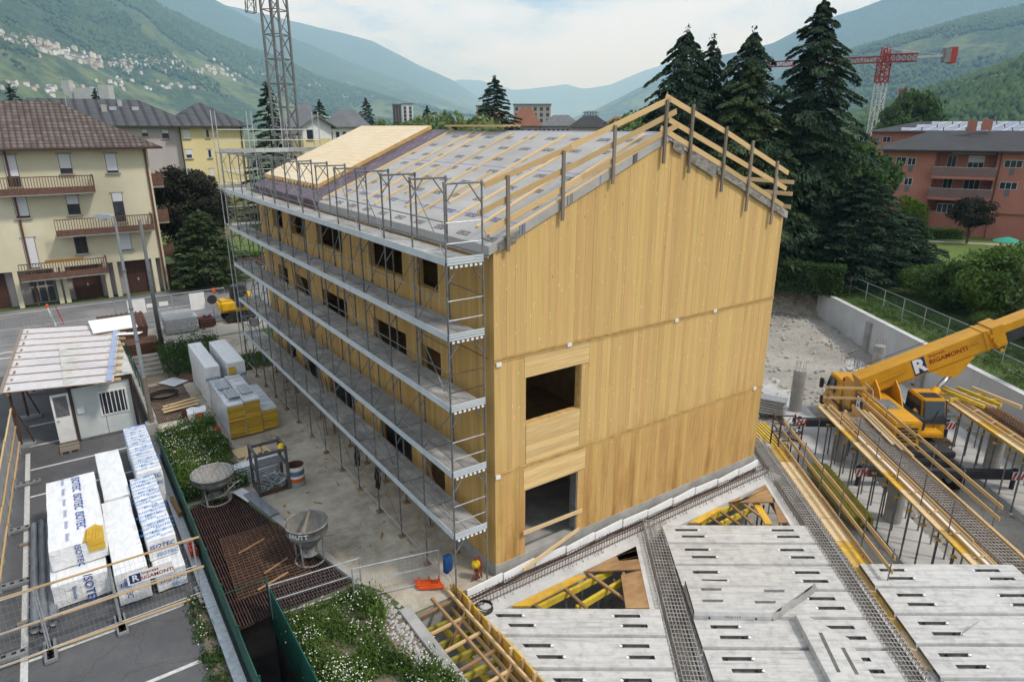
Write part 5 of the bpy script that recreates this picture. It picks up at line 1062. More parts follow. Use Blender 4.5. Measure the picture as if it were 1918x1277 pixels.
for k in range(6): boxo('slat', (-10.45+.0, 16.55+.15*k, .1), (-9.75, 16.66+.15*k, .125), M['timber_old'], pl)
for x_ in (-10.4, -10.1, -9.8): boxo('bearer', (x_-.04, 16.55, 0), (x_+.04, 17.42, .098), M['timber_old'], pl)
cp = thing('makeshift_canopy', (-10, 22, 0), 'makeshift canopy of white sheeting held down by thin battens', 'canopy')
cs = [G(2, 737, 2.55), G(212, 716, 2.78), G(226, 606, 2.78), G(42, 616, 2.55)]; cs[0].x -= .02
def cq(u, v_, dz=0): return cs[0].lerp(cs[1], u).lerp(cs[3].lerp(cs[2], u), v_)+V((0, 0, dz))
mb = MB(); nx, ny = 20, 36
for j in range(ny+1):
    for i in range(nx+1): mb.v.append(tuple(cq(i/nx, j/ny, .02*mnoise.noise(V((i*.9, j*.7, 0)))-.025*abs(math.sin(j/ny*9*math.pi)))))
for j in range(ny):
    for i in range(nx): k = j*(nx+1)+i; mb.f.append((k, k+1, k+nx+2, k+nx+1))
t = NT('white sheeting'); f = t.noise(t.coord('world'), 5, 4, .7); f2 = t.noise(t.coord('world', (.5, 1, 1)), 1.2, 5, .75); c = t.ramp(f, [(.3, (.50, .48, .49)), (.7, (.63, .61, .62))]); c = t.mix(t.ramp(f2, [(.64, 0.0), (.72, .6)]), c, (.22, .19, .17)); M['sheeting'] = t.fin(c, .75); mb.build('sheeting', M['sheeting'], cp, True)
for j in range(10): bar('batten', cq(-.01, j/9, .02), cq(1.02, j/9, .03), .035, .025, M['timber_brown'], cp)
bar('edge_board', cq(0, -.01, .03), cq(0, 1.01, .03), .12, .03, M['timber_old'], cp)
bar('edge_strip', cq(.96, .02, .035), cq(.96, .98, .035), .22, .008, mat('pale blue film', (.34, .42, .60), (.28, .35, .52), 3, .5), cp)
for j in range(9): bar('rafter', cq(.9, .055+j/9*.99, -.06), cq(1.06, .055+j/9*.99, -.06), .08, .1, M['timber'], cp)
for v_ in (.03, .35, .68, .97):
    p = cq(.06, v_, -.05); pipe('post', (p.x, p.y, 0), p, .05, M['rust'], cp); pipe('post_brace', (p.x+.45, p.y, .1), (p.x, p.y, 1.9), .03, M['rust'], cp); boxo('post_foot', (p.x-.3, p.y-.14, 0), (p.x+.5, p.y+.14, .14), M['foot_grey'], cp)
bar('beam', cq(.06, 0, -.08), cq(.06, 1, -.08), .1, .12, M['timber_brown'], cp)
o = link('white_board', ucube(M['styro']), None, barM(G(205, 596, 2.9), G(217, 618, 2.85), 2.0, .05)); tag(o, 'white board lying on the far edge of the canopy', 'board'); o = bar('plank', cq(.98, .76, .05), cq(1.22, .74, .10), .35, .03, M['styro']); tag(o, 'pale plank sticking out from the canopy', 'plank')
gw2 = thing('boundary_wall', (-6.85, 20, 0), 'low concrete boundary wall with green wire fence behind the cabin', 'wall'); boxo('wall_body', (-7.05, 17.2, 0), (-6.78, 27.5, .55), M['concrete'], gw2)
for k in range(8): pipe('post', (-6.9, 17.4+1.4*k, .5), (-6.9, 17.4+1.4*k, 1.6), .022, M['green_sheet'], gw2)
mb = MB()
for k in range(70): mb.tube((-6.9, 17.4+.14*k, .55), (-6.9, 17.4+.14*k, 1.55), .003, 3)
for z in (.6, .9, 1.2, 1.55): mb.tube((-6.9, 17.4, z), (-6.9, 27.2, z), .004, 3)
o = mb.build('wire_mesh', M['green_sheet'], gw2); o['kind'] = 'stuff'
stp = thing('concrete_steps', (-6.2, 25.5, 0), 'short flight of dark concrete steps beside the boundary wall', 'steps')
for k in range(5): boxo('step', (-6.7, 24.4+.34*k, 0), (-5.5, 24.4+.34*k+.33, .16*(k+1)), M['concrete_dark'], stp)
# ---- insulation panel stacks in the yard
def pstack(x0, x1, y0, y1, n, th, lab):
    root = thing('insulation_panel_stack', ((x0+x1)/2, y0, 0), lab, 'panel stack')
    for k in range(n): j = random.uniform(-.03, .03); boxo('panel', (x0+j*.4, y0+j, .08+th*k), (x1+j*.4, y1+j, .08+th*(k+1)-.018), M['foam'] if k < n-1 else M['facing'], root)
    boxo('side_film', (x0-.03, y0+.02, .08), (x0-.012, y1, .08+th*n), M['facing'], root)
    for y in (y0+.2, y1-.2): boxo('bearer', (x0, y-.06, 0), (x1, y+.06, .078), M['timber_old'], root)
    z = .08+th*n+.004
    for i in range(2):
        for j in range(6): text('lettering', 'ISOTEC', (x0+(x1-x0)*(.27+.46*i), y0+.45+.55*j, z), EA, (0, 1, 0), .09, M['print_blue'], root, .1, .01)
    return root
s1 = pstack(-4.35, -3.70, 14.0, 17.6, 16, .095, 'tall stack of yellow edged insulation panels with two steel sheets on top'); s2_ = pstack(-3.66, -3.02, 14.0, 17.6, 16, .098, 'tall stack of yellow edged insulation panels with one steel tray on top'); s3_ = pstack(-2.97, -2.33, 14.05, 17.4, 10, .098, 'lower stack of yellow edged insulation panels next to the taller two')
for (x0, y0), r_ in (((-4.25, 15.9), s1), ((-4.15, 14.6), s1), ((-3.55, 14.8), s2_)):
    tr = boxo('steel_tray', (x0, y0, 1.66), (x0+.48, y0+1.1, 1.69), M['galv'], r_)
    for q in range(4): bar('tray_rib', (x0+.06+.12*q, y0, 1.71), (x0+.06+.12*q, y0+1.1, 1.71), .03, .04, M['galv'], tr)
pack((-4.42, 17.8, .06), (-3.78, 22.2, 2.15), 'tall white wrapped pack behind the yellow stacks with blue lettering on its end', lambda r_: (text('lettering', 'ISOTEC', (-4.1, 17.755, 1.55), EA, UP, .22, M['print_blue'], r_, .1, .015),), 8)
pack((-3.45, 17.9, .06), (-2.62, 22.0, 2.15), 'tall white wrapped pack with a torn yellow window behind the yellow stacks', lambda r_: (text('lettering', 'CELLOS', (-3.0, 17.85, 1.5), EA, UP, .22, M['print_blue'], r_, .1, .015), boxo('torn_corner', (-3.4, 17.84, 1.6), (-3.1, 17.87, 1.95), M['foam'], r_)), 9)
for k in range(5): o = bar('loose_tube', (-3.9+.12*k, 12.6, .06), (-4.5+.3*k, 11.4+.1*k, .06), .07, .05, M['galv'] if k % 2 else M['timber_pale']); tag(o, 'loose galvanised strip lying by the yellow stacks', 'metal strip', 'strips by the yellow stacks')
# ---- concrete skips
t = NT('cement stained steel'); f = t.noise(t.coord('world'), 4, 5, .7); M['skip'] = t.fin(t.ramp(f, [(.3, (.12, .12, .12)), (.5, (.22, .22, .22)), (.72, (.40, .39, .375))]), .8); M['cement'] = mat('dried cement', (.30, .285, .26), (.20, .19, .175), 5, .95)
def skip(c, R, zt, lab, word=None, sc_=1):
    c = V(c); root = thing('concrete_skip', c, lab, 'concrete skip'); T = Matrix.Translation(c)
    MB().lathe([(.2, zt*.38), (R*.92, zt*.72), (R, zt*.78), (R, zt), (R+.03, zt), (R+.03, zt-.05), (R+.005, zt-.06)], 28).build('hopper', M['skip'], root, True, T)
    MB().lathe([(R-.02, zt-.02), (R-.03, zt*.8), (.2, zt*.45), (0, zt*.45)], 28).build('inside', M['cement'], root, True, T)
    MB().lathe([(.2, zt*.38), (.17, zt*.22), (.28, zt*.2)], 16).build('outlet', M['skip'], root, True, T)
    mb = MB(); n = 24; rr = R*.72; mb.path([(c.x+rr*math.cos(2*math.pi*i/n), c.y+rr*math.sin(2*math.pi*i/n), .05) for i in range(n+1)], .03, 6); mb.build('base_ring', M['skip'], root)
    for i in range(4): a = math.pi/4+i*math.pi/2; pipe('leg', (c.x+rr*math.cos(a), c.y+rr*math.sin(a), .03), (c.x+R*.8*math.cos(a), c.y+R*.8*math.sin(a), zt*.66), .03, M['skip'], root)
    a = RGT*R*.98+FWD*-.1; bar('lifting_bar', c+V((0, 0, zt+.03))-RGT*.1*R+FWD*R*.95, c+V((0, 0, zt-.02))+RGT*.15*R-FWD*R*.95, .09, .05, M['timber_old'], root)
    pipe('lever', c+RGT*R*.8+V((0, 0, zt*.62)), c+RGT*R*1.3+V((0, 0, zt*.66)), .022, M['skip'], root)
    if word:
        for i, ch in enumerate(word):
            a = -.55+.2*i; d = (FWD*-1)*math.cos(a)+RGT*math.sin(a); text('lettering', ch, c+d*(R+.012)+V((0, 0, zt*.88)), V((-d.y, d.x, 0)), UP, .2, M['styro'], root, 0, .015)
    return root
skip((-4.3, 3.95, 0), .62, 1.38, 'grey concrete skip with white lettering standing on the grating edge', 'BRUTT')
s_ = skip((-5.95, 9.25, 0), .70, 1.15, 'shallow grey concrete skip with mesh lid standing in the weeds')
mb = MB()
for k in range(9): x_ = -.6+.15*k; hh = math.sqrt(max(.01, .68**2-x_**2)); mb.tube((-5.95+x_, 9.25-hh, 1.17), (-5.95+x_, 9.25+hh, 1.17), .006, 4); mb.tube((-5.95-hh, 9.25+x_, 1.17), (-5.95+hh, 9.25+x_, 1.17), .006, 4)
o = mb.build('lid_mesh', M['galv'], s_); o['kind'] = 'stuff'
mb = MB(); mb.path([(-5.5+.5*math.cos(a*.4), 9.1-.3*math.sin(a*.4), .5+.25*math.sin(a*.7)) for a in range(12)], .02, 5); mb.build('hose', M['galv'], s_)
# ---- rack with clamps, helmet, barrel, sheets
rk = thing('steel_rack', (-4.05, 8.9, 0), 'tall grey steel stillage with a floor full of scaffold clamps', 'rack'); M['rack'] = mat('dull rack steel', (.115, .115, .12), (.07, .07, .072), 5, .7)
for x_ in (-4.58, -3.52):
    for y in (8.6, 9.5): bar('post', (x_, y, 0), (x_, y, 1.75), .09, .09, M['rack'], rk)
    for z in (.1, 1.0, 1.7): bar('rail', (x_, 8.6, z), (x_, 9.5, z), .08, .08, M['rack'], rk)
for y in (8.6, 9.5):
    for z in (.08, 1.62): bar('rail', (-4.58, y, z), (-3.52, y, z), .08, .1, M['rack'] if z > 1 else M['rust'], rk)
for z in (1.1,): bar('shelf', (-4.5, 9.0, z), (-3.6, 9.0, z), .6, .04, M['galv_dark'], rk)
mb = MB()
for k in range(150): p = V((-4.5+.95*random.random(), 8.65+.8*random.random(), .12+.35*random.random()**1.5)); d = V((random.uniform(-1, 1), random.uniform(-1, 1), random.uniform(-.5, .5))).normalized()*random.uniform(.06, .18); mb.tube(p-d, p+d, random.uniform(.012, .03), 5)
o = mb.build('clamps', M['galv'], rk); o['kind'] = 'stuff'
M['helmet'] = mat('yellow helmet plastic', (.75, .50, .01), (.65, .42, .01), 4, .4)
hm = MB().lathe([(.14, 0), (.13, .0), (.125, .06), (.09, .12), (.04, .145), (0, .15)], 16).build('hard_hat', M['helmet'], None, True, Matrix.Translation((-3.62, 8.75, 1.67))); tag(hm, 'yellow hard hat resting on the steel rack', 'hard hat')
br = thing('steel_drum', (-3.2, 8.75, 0), 'open rusty steel drum with blue and orange print beside the rack', 'drum'); T = Matrix.Translation((-3.2, 8.75, 0))
for nm, z0, z1, m_ in (('drum_wall', 0, .2, M['pole']), ('drum_wall', .2, .36, mat('drum orange', (.55, .13, .02), (.45, .10, .02), 4, .5)), ('drum_wall', .36, .46, M['white']), ('drum_wall', .46, .66, mat('drum grey blue', (.12, .17, .23), (.09, .13, .18), 4, .5)), ('drum_wall', .66, .82, M['white'])): MB().lathe([(.30, z0), (.305, (z0+z1)/2), (.30, z1)], 24).build(nm, m_, br, True, T)
MB().lathe([(.30, .82), (.31, .84), (.29, .84), (.28, .5), (0, .5)], 24).build('drum_inside', M['rust'], br, True, T)
sh = thing('steel_sheet_pile', (-4.7, 10.8, 0), 'pile of pale galvanised sheets lying behind the steel rack', 'sheet pile')
for k in range(7): bar('sheet', (-5.3+.03*k, 10.0+.12*k, .05+.05*k), (-3.6+.05*k, 10.3+.1*k, .05+.05*k), .5, .03, M['galv'] if k % 3 else M['facing'], sh)
bar('sheet', (-5.2, 9.3, .15), (-4.9, 8.4, .1), .4, .02, M['facing'], sh); bar('pallet_board', (-4.6, 12.4, .06), (-3.4, 12.5, .06), .9, .05, M['timber_pale'], sh)
# ---- things at the scaffold foot
M['blue_cloth'] = mat('blue cloth', (.012, .07, .22), (.008, .04, .13), 9, .9)
mb = MB().lathe([(.02, .0), (.14, -.05), (.17, -.25), (.15, -.5), (.1, -.62), (0, -.6)], 12)
mb.v = [(x_+.06*mnoise.noise(V((x_*9, y*9, z*5))), y*.55+.05*mnoise.noise(V((z*7, x_*5, 2))), z) for x_, y, z in mb.v]; o = mb.build('jacket', M['blue_cloth'], None, True, Matrix.Translation((-1.42, .35, 1.15))); tag(o, 'blue work jacket hanging on the scaffold corner', 'jacket')
for (x_, y, z), mm, lab in (((-.55, .25, .52), 'helmet', 'yellow hard hat hanging with ropes at the building corner'),): o = MB().lathe([(.14, 0), (.125, .06), (.09, .12), (.04, .145), (0, .15)], 14).build('hard_hat', M[mm], None, True, Matrix.Translation((x_, y, z)) @ Matrix.Rotation(1.2, 4, 'X')); tag(o, lab, 'hard hat')
mb = MB()
for k in range(16): p = V((-.5+random.uniform(-.08, .08), .25, .75)); mb.path([p, p+V((random.uniform(-.1, .1), -.05, -.35)), p+V((random.uniform(-.2, .2), -.05, -.75))], .014, 5)
o = mb.build('rope_bundle', mat('red and dark rope', (.35, .06, .02), (.05, .05, .05), 12, .8)); tag(o, 'tangle of red and dark ropes hanging at the building corner', 'ropes')
for (x_, y) in ((-1.42, 5.2), (-1.42, 7.1)):
    mb = MB()
    for k in range(9): p = V((x_+random.uniform(-.05, .05), y+random.uniform(-.05, .05), 1.75)); mb.path([p, p+V((random.uniform(-.1, .1), random.uniform(-.1, .1), -.4)), p+V((random.uniform(-.08, .08), random.uniform(-.1, .1), -.8))], .02, 5)
    o = mb.build('safety_harness', M['black']); tag(o, 'dark safety harness hanging from the lowest scaffold deck', 'harness', 'harnesses on the scaffold')
M['orange'] = mat('orange plastic', (.75, .10, .02), (.6, .08, .015), 4, .5)
ob2 = thing('plastic_barrier', (-1.9, .9, 0), 'flattened orange plastic barrier lying by the low wall', 'barrier'); 
for k in range(4): bar('barrier_bar', (-2.2, .75+.1*k, .08+.02*k), (-1.55, .35+.1*k, .1), .07, .06, M['orange'], ob2)
for k in range(3): bar('barrier_bar', (-2.15+.25*k, .8-.15*k, .12), (-2.0+.25*k, 1.1-.15*k, .14), .06, .05, M['orange'], ob2)
# ---- scrap corner under the lamp post
bg_ = link('big_bag', wrapped((-5.6, 16.6, 0), (-4.75, 17.3, .55), 12, 6, 6, 5, .09)); tag(bg_, 'crumpled white bag with orange print in the scrap corner', 'bag'); quad_on('print', [(-5.3, 16.55, .2), (-4.95, 16.55, .2), (-4.95, 16.57, .5), (-5.3, 16.57, .5)], M['orange'], bg_)
st = thing('plank_pile', (-5.6, 19.2, 0), 'untidy pile of planks on the old grating behind the lamp post', 'plank pile')
for k in range(8): bar('plank', (-6.2+random.uniform(-.2, .2), 19.4-.12*k, .08+.05*(k % 3)), (-4.9+random.uniform(-.2, .2), 19.7-.14*k, .1+.05*(k % 3)), .16, .04, M['timber_pale'] if k % 2 else M['timber'], st)
og = thing('steel_grating', (-5.9, 19.5, 0), 'old dark grating in the scrap corner behind the lamp post', 'grating')
for k in range(26): bar('slat', (-6.7+.07*k, 17.6, .02), (-6.7+.07*k, 22.8, .02), .03, .05, M['rust'], og)
for y in (17.7, 19.3, 20.9, 22.6): bar('cross_bar', (-6.75, y, .0), (-4.9, y, .0), .04, .04, M['rust'], og)
mb = MB(); 
for k in range(5): mb.path([(-6.0+(.55+.03*k)*math.cos(2*math.pi*i/24), 20.9+(.45+.03*k)*math.sin(2*math.pi*i/24), .08+.03*k) for i in range(25)], .02, 5)
tag(mb.build('pipe_coil', M['black']), 'coil of black pipe lying on the old grating', 'pipe')
for k, (a, b_) in enumerate((((-5.6, 23.2), (-5.0, 22.2)), ((-4.9, 23.3), (-4.1, 22.6)))): o = bar('steel_sheet', (*a, .08), (*b_, .08), .9, .03, M['facing'] if k == 0 else M['rust']); tag(o, ('pale ribbed sheet' if k == 0 else 'rusty sheet')+' lying at the edge of the scrap corner', 'sheet')
for a, b_ in (((-6.7, 16.3, .35), (-5.6, 16.6, .35)), ((-6.7, 15.5, .3), (-5.5, 15.9, .3))): o = bar('white_pole', a, b_, .06, .06, M['styro']); tag(o, 'white pole lying above the weeds in the scrap corner', 'pole', 'white poles in the scrap corner')
o = bar('rust_post', (-5.75, 16.2, 0), (-5.75, 16.2, 1.0), .2, .08, M['rust']); tag(o, 'short rusty post standing among the weeds', 'post'); o = MB().lathe([(.14, 0), (.17, .3), (.15, .3), (0, .05)], 14).build('bucket', M['hazard'], None, True, Matrix.Translation((-4.75, 15.0, 0))); tag(o, 'red bucket standing by the yellow panel stacks', 'bucket')
# ---- street side: steel bundles, rusty container, digger, street fence
sb_ = thing('scaffold_part_bundle', (-3.3, 32.6, 0), 'big bundle of galvanised scaffold parts stacked by the digger', 'bundle')
for k in range(9): boxo('frame_layer', (-4.25+.01*(k % 2), 32.0, .08+.105*k), (-2.35+.03*(k % 3), 33.4, .08+.105*k+.085), M['galv'], sb_)
for k in range(12): pipe('tube', (-4.3+random.uniform(-.05, .05), 32.05+.11*k, 1.1+.1*(k % 3)), (-2.5+random.uniform(-.1, .1), 32.05+.11*k, 1.1+.1*(k % 3)), .03, M['galv'], sb_)
cr2 = thing('clamp_crate', (-1.7, 32.8, 0), 'rusty mesh crate with red and blue parts beside the steel bundle', 'crate')
for k in range(4): boxo('crate_slat', (-2.15, 32.4, .02+.17*k), (-1.3, 33.1, .15+.17*k), M['rust'], cr2)
for k in range(7): boxo('contents', (-2.05+.1*k, 32.5+.07*(k % 4), .66), (-1.9+.1*k, 32.7+.07*(k % 4), .74+.04*(k % 3)), (M['hazard'], M['blue_cloth'], M['rust'])[k % 3], cr2)
rc = thing('rusty_skip_container', (-6.5, 32.5, 0), 'rusty brown steel container with two pale timbers on its lid', 'container')
MB().add([(-7.7, 31.3, 0), (-5.5, 31.1, 0), (-5.4, 34.2, 0), (-7.6, 34.4, 0), (-7.9, 31.2, 1.1), (-5.3, 31.0, 1.1), (-5.2, 34.3, 1.25), (-7.8, 34.5, 1.25)], [(0, 3, 2, 1), (4, 5, 6, 7), (0, 1, 5, 4), (1, 2, 6, 5), (2, 3, 7, 6), (3, 0, 4, 7)]).build('body', M['rust'], rc)
for k in range(10): bar('rib', (-7.85+.27*k, 31.1, 1.13), (-7.75+.27*k, 34.35, 1.29), .1, .05, M['rust'], rc)
for x_ in (-7.0, -6.5): bar('timber', (x_, 31.4, 1.22), (x_+.2, 32.4, 1.27), .14, .1, M['timber_pale'], rc)
sh2 = thing('rusty_sheet_stack', (-6.2, 29.3, 0), 'stack of rusty corrugated sheets below the bare grey pole', 'sheet stack')
for k in range(7): boxo('sheet', (-6.9, 28.6, .05+.1*k), (-5.2+.02*k, 30.1, .12+.1*k), M['rust'], sh2)
mb = thing('street_barrier', (-10.2, 36, 0), 'leaning white and red street barrier with an orange warning lamp', 'barrier'); a = G(105, 610); bar('board', a, a+V((-.25, .1, 1.3)), .12, .03, M['white'], mb); bar('board', a+V((.45, .3, 0)), a+V((.2, .4, 1.2)), .12, .03, M['hazard'], mb); MB().lathe([(.08, 0), (.1, .1), (.06, .2), (0, .2)], 10).build('warning_lamp', M['orange'], mb, True, Matrix.Translation(a+V((-.25, .1, 1.32))))
SFX = [(-13.5, -10.1), (-10.05, -6.7), (-6.65, -3.3), (-3.25, .1)]
for k, (a, b_) in enumerate(SFX): mesh_panel((a, 35.0), (b_, 35.0), .15, 2.0, 'mesh street fence panel %s' % ('left of the street barrier', 'behind the canopy', 'behind the rusty container', 'behind the steel bundle')[k], None, .2, True)
for (x_, z, w_, h_), lab in (((-5.95, 1.0, 1.05, .95), 'large pale notice board hanging on the street fence'), ((-4.1, 1.3, .55, .28), 'small white notice on the street fence beside the bare pole'), ((-2.2, .7, .95, 1.2), 'pale notice board on the street fence behind the steel bundle'), ((-4.85, 1.3, .45, .26), 'small white notice on the street fence beside the lamp post')): o = boxo('notice', (x_, 34.94, z), (x_+w_, 34.97, z+h_), M['styro']); tag(o, lab, 'notice')
tag_s = thing('road_sign', (-.9, 34.3, 0), 'round dark road sign turned from behind on a short pole by the digger', 'sign'); pipe('pole', (-.9, 34.3, 0), (-.9, 34.3, 1.9), .03, M['galv'], tag_s); MB().tube((-.9, 34.27, 1.45), (-.9, 34.24, 1.45), .32, 20).build('disc', M['crane_dark'], tag_s); boxo('lamp', (-.8, 34.2, 1.95), (-.6, 34.4, 2.2), M['orange'], tag_s)
M['digger'] = mat('digger yellow', (.68, .40, .02), (.55, .31, .015), 3, .45)
dg = thing('mini_digger', (.5, 33.4, 0), 'small yellow tracked digger parked by the end of the scaffold', 'digger')
for y in (32.75, 34.05):
    mb = MB(); n = 8; prof = [(.25*math.sin(math.pi*i/n)*-1-.75, .27-.25*math.cos(math.pi*i/n)*-1*-1) for i in range(n+1)]; prof = [(-.75-.25*math.sin(math.pi*i/n), .27-.25*math.cos(math.pi*i/n)) for i in range(n+1)]+[(.75+.25*math.sin(math.pi*i/n), .27+.25*math.cos(math.pi*i/n)) for i in range(n+1)]
    m_ = len(prof); mb.add([(.5+a, y-.16, z) for a, z in prof]+[(.5+a, y+.16, z) for a, z in prof], [tuple(range(m_)), tuple(range(2*m_-1, m_-1, -1))]+[(i, (i+1) % m_, m_+(i+1) % m_, m_+i) for i in range(m_)]); tr = mb.build('track', M['black'], dg)
    for q in range(4): MB().tube((-.2+.46*q, y-.17, .26), (-.2+.46*q, y+.17, .26), .14, 10).build('roller', M['crane_dark'], tr)
link('chassis', bevel(MB().box((-.2, 32.8, .5), (1.2, 34.0, .7)).mesh('chassis', M['crane_dark']), .04), dg)
link('body', bevel(MB().box((-.75, 32.75, .72), (.45, 34.05, 1.55)).mesh('body', M['digger']), .18, 3), dg); link('body_skirt', bevel(MB().box((.3, 32.8, .72), (1.35, 34.0, .95)).mesh('body', M['digger']), .05), dg)
cabm = MB().box((.15, 32.9, .95), (1.15, 33.75, 2.45)).mesh('cab', M['crane_dark']); bevel(cabm, .06); cbn = link('cab', cabm, dg); quad_on('window', [(.3, 32.893, 1.4), (1.05, 32.893, 1.4), (1.0, 32.893, 2.3), (.3, 32.893, 2.3)], M['glass'], cbn); quad_on('window', [(1.157, 33.0, 1.3), (1.157, 33.65, 1.3), (1.157, 33.65, 2.3), (1.157, 33.0, 2.3)], M['glass'], cbn)
p = [(.95, 32.75, .95), (1.0, 32.2, 1.9), (1.0, 31.7, 2.2), (1.0, 31.25, 1.2), (1.0, 31.25, .45)]
for a, b_ in zip(p, p[1:4]): bar('arm', a, b_, .2, .22, M['digger'], dg)
bar('arm', p[3], p[4], .16, .16, M['crane_dark'], dg); pipe('cylinder', (1.0, 32.4, 1.0), (1.0, 32.0, 1.95), .05, M['chrome'], dg)
link('bucket', bevel(MB().box((.7, 31.0, .02), (1.3, 31.5, .55)).mesh('bucket', M['galv_dark']), .08), dg); bar('blade', (-1.15, 32.7, .25), (-1.15, 34.1, .25), .06, .4, M['crane_dark'], dg)
# ------------------------------------------------------------------ houses
import numpy as np
class Fac:
    def __init__(s, org, xd, yd):
        s.o = V(org); s.x = V(xd).normalized(); s.y = V(yd).normalized(); s.M = Matrix.Translation(s.o) @ Matrix((s.x, s.y, V((0, 0, 1)))).transposed().to_4x4()
    def at(s, px, py, depth=0):
        d = ray(px, py); t_ = (s.o+s.y*depth-CAM).dot(s.y)/d.dot(s.y); q = CAM+d*t_-s.o; return q.dot(s.x), q.z
    def P(s, x, y, z): return s.M @ V((x, y, z))
    def box(s, name, x0, x1, y0, y1, z0, z1, m, parent=None):
        return link(name, ucube(m), parent, s.M @ Matrix.Translation((x0, (y0+y1)/2, (z0+z1)/2)) @ Matrix.Diagonal((x1-x0, y1-y0, z1-z0, 1)))
    def rect(s, a, depth=0):
        x0, z1 = s.at(a[0], a[1], depth); x1, z0 = s.at(a[2], a[3], depth); return x0, x1, z0, z1
    def window(s, x0, x1, z0, z1, parent, frame, shutter=0, mull=1, sill=None, name='window', cas=None):
        w_ = s.box(name, x0, x1, -.03, .02, z0, z1, frame, parent); t_ = .06
        n = mull+1; wd = (x1-x0-t_)/n
        for i in range(n): s.box('pane', x0+t_+wd*i, x0+wd*(i+1), -.037, -.031, z0+t_, z1-t_, M['glass'], w_)
        if shutter: s.box('shutter', x0+.03, x1-.03, -.06, -.04, z1-(z1-z0)*shutter, z1, M['shutter'], w_)
        if sill: s.box('sill', x0-.12, x1+.12, -.16, -.0, z0-.1, z0-.002, sill, w_); s.box('lintel', x0-.12, x1+.12, -.05, .0, z1+.002, z1+.1, sill, w_)
        return w_
    def hip(s, x0, x1, y0, y1, ze, zr, ov, m, parent, ridge=None, fascia=None):
        a, b_, c_, d_ = x0-ov, x1+ov, y0-ov, y1+ov; h = (d_-c_)/2; rx0, rx1 = ridge or (a+h, b_-h); ym = (c_+d_)/2
        vs = [s.P(a, c_, ze), s.P(b_, c_, ze), s.P(b_, d_, ze), s.P(a, d_, ze), s.P(rx0, ym, zr), s.P(rx1, ym, zr)]
        r_ = MB().add(vs, [(0, 1, 5, 4), (1, 2, 5), (2, 3, 4, 5), (3, 0, 4)]).build('roof', m, parent)
        if fascia: s.box('gutter', a, b_, c_-.08, c_+.04, ze-.16, ze+.0, fascia, r_); s.box('gutter', b_-.04, b_+.08, c_, d_, ze-.16, ze, fascia, r_)
        s.box('soffit', a+.02, b_-.02, c_+.02, d_-.02, ze-.12, ze-.02, M['soffit'], r_)
        return r_
t = NT('roller shutter'); sz = t.n('SeparateXYZ'); t.l(t.n('NewGeometry').outputs['Position'], sz.inputs[0]); g = t.math('LESS_THAN', t.math('FRACT', t.math('MULTIPLY', sz.outputs['Z'], 18)), .2); M['shutter'] = t.fin(t.mix(g, (.66, .68, .72), (.52, .54, .58)), .6)
M['soffit'] = mat('roof soffit', (.20, .15, .11), (.15, .11, .08), 2, .8)
M['cream'] = mat('cream plaster', (.64, .60, .44), (.57, .53, .385), .5, .9, c3=(.67, .63, .47), s3=.3); M['yellow_plaster'] = mat('yellow plaster', (.72, .62, .34), (.66, .56, .30), .4, .9); M['grey_plaster'] = mat('mauve grey plaster', (.46, .41, .41), (.41, .37, .37), .5, .9)
M['wood_dark'] = mat('dark brown wood', (.075, .035, .025), (.05, .024, .018), 5, .6, rnd=.15); M['wood_rail'] = mat('brown railing', (.16, .085, .06), (.10, .055, .04), 4, .7); M['stone_sill'] = mat('stone sill', (.35, .34, .31), (.27, .26, .24), 4, .85); M['copper'] = mat('brown downpipe', (.13, .06, .04), (.10, .045, .03), 4, .5)
def tile_mat(name, c1, c2, c3, sx, sy, ax=('X', 'Y'), pale=.5):
    t = NT(name); sz = t.n('SeparateXYZ'); t.l(t.n('TexCoord').outputs['Object'] if False else t.n('NewGeometry').outputs['Position'], sz.inputs[0]); qx = t.math('MULTIPLY', sz.outputs[ax[0]], sx); qy = t.math('MULTIPLY', sz.outputs[ax[1]], sy)
    wx = t.math('SINE', t.math('MULTIPLY', qx, 6.2832)); fy = t.math('FRACT', qy); n_ = t.noise(t.coord('world'), .7, 4, .7); cb = t.n('CombineXYZ'); t.l(t.math('FLOOR', qx), cb.inputs[0]); t.l(t.math('FLOOR', qy), cb.inputs[1]); wn = t.n('TexWhiteNoise', noise_dimensions='2D'); t.l(cb.outputs[0], wn.inputs['Vector'])
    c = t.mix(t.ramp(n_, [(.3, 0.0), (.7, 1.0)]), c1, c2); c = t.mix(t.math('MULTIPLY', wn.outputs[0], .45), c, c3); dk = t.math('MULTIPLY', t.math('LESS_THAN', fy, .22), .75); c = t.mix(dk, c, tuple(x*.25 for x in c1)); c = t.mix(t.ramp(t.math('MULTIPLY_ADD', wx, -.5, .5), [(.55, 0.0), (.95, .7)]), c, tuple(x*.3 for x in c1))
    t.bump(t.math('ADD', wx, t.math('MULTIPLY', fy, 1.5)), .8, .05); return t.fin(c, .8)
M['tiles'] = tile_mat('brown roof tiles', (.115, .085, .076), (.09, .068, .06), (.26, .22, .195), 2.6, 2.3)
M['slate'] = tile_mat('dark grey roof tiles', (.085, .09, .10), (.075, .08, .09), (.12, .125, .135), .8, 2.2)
M['roof_dark'] = mat('dark roofing', (.05, .05, .053), (.035, .035, .038), .8, .8); M['roof_grey'] = mat('grey roof', (.16, .17, .18), (.12, .125, .135), .6, .8)
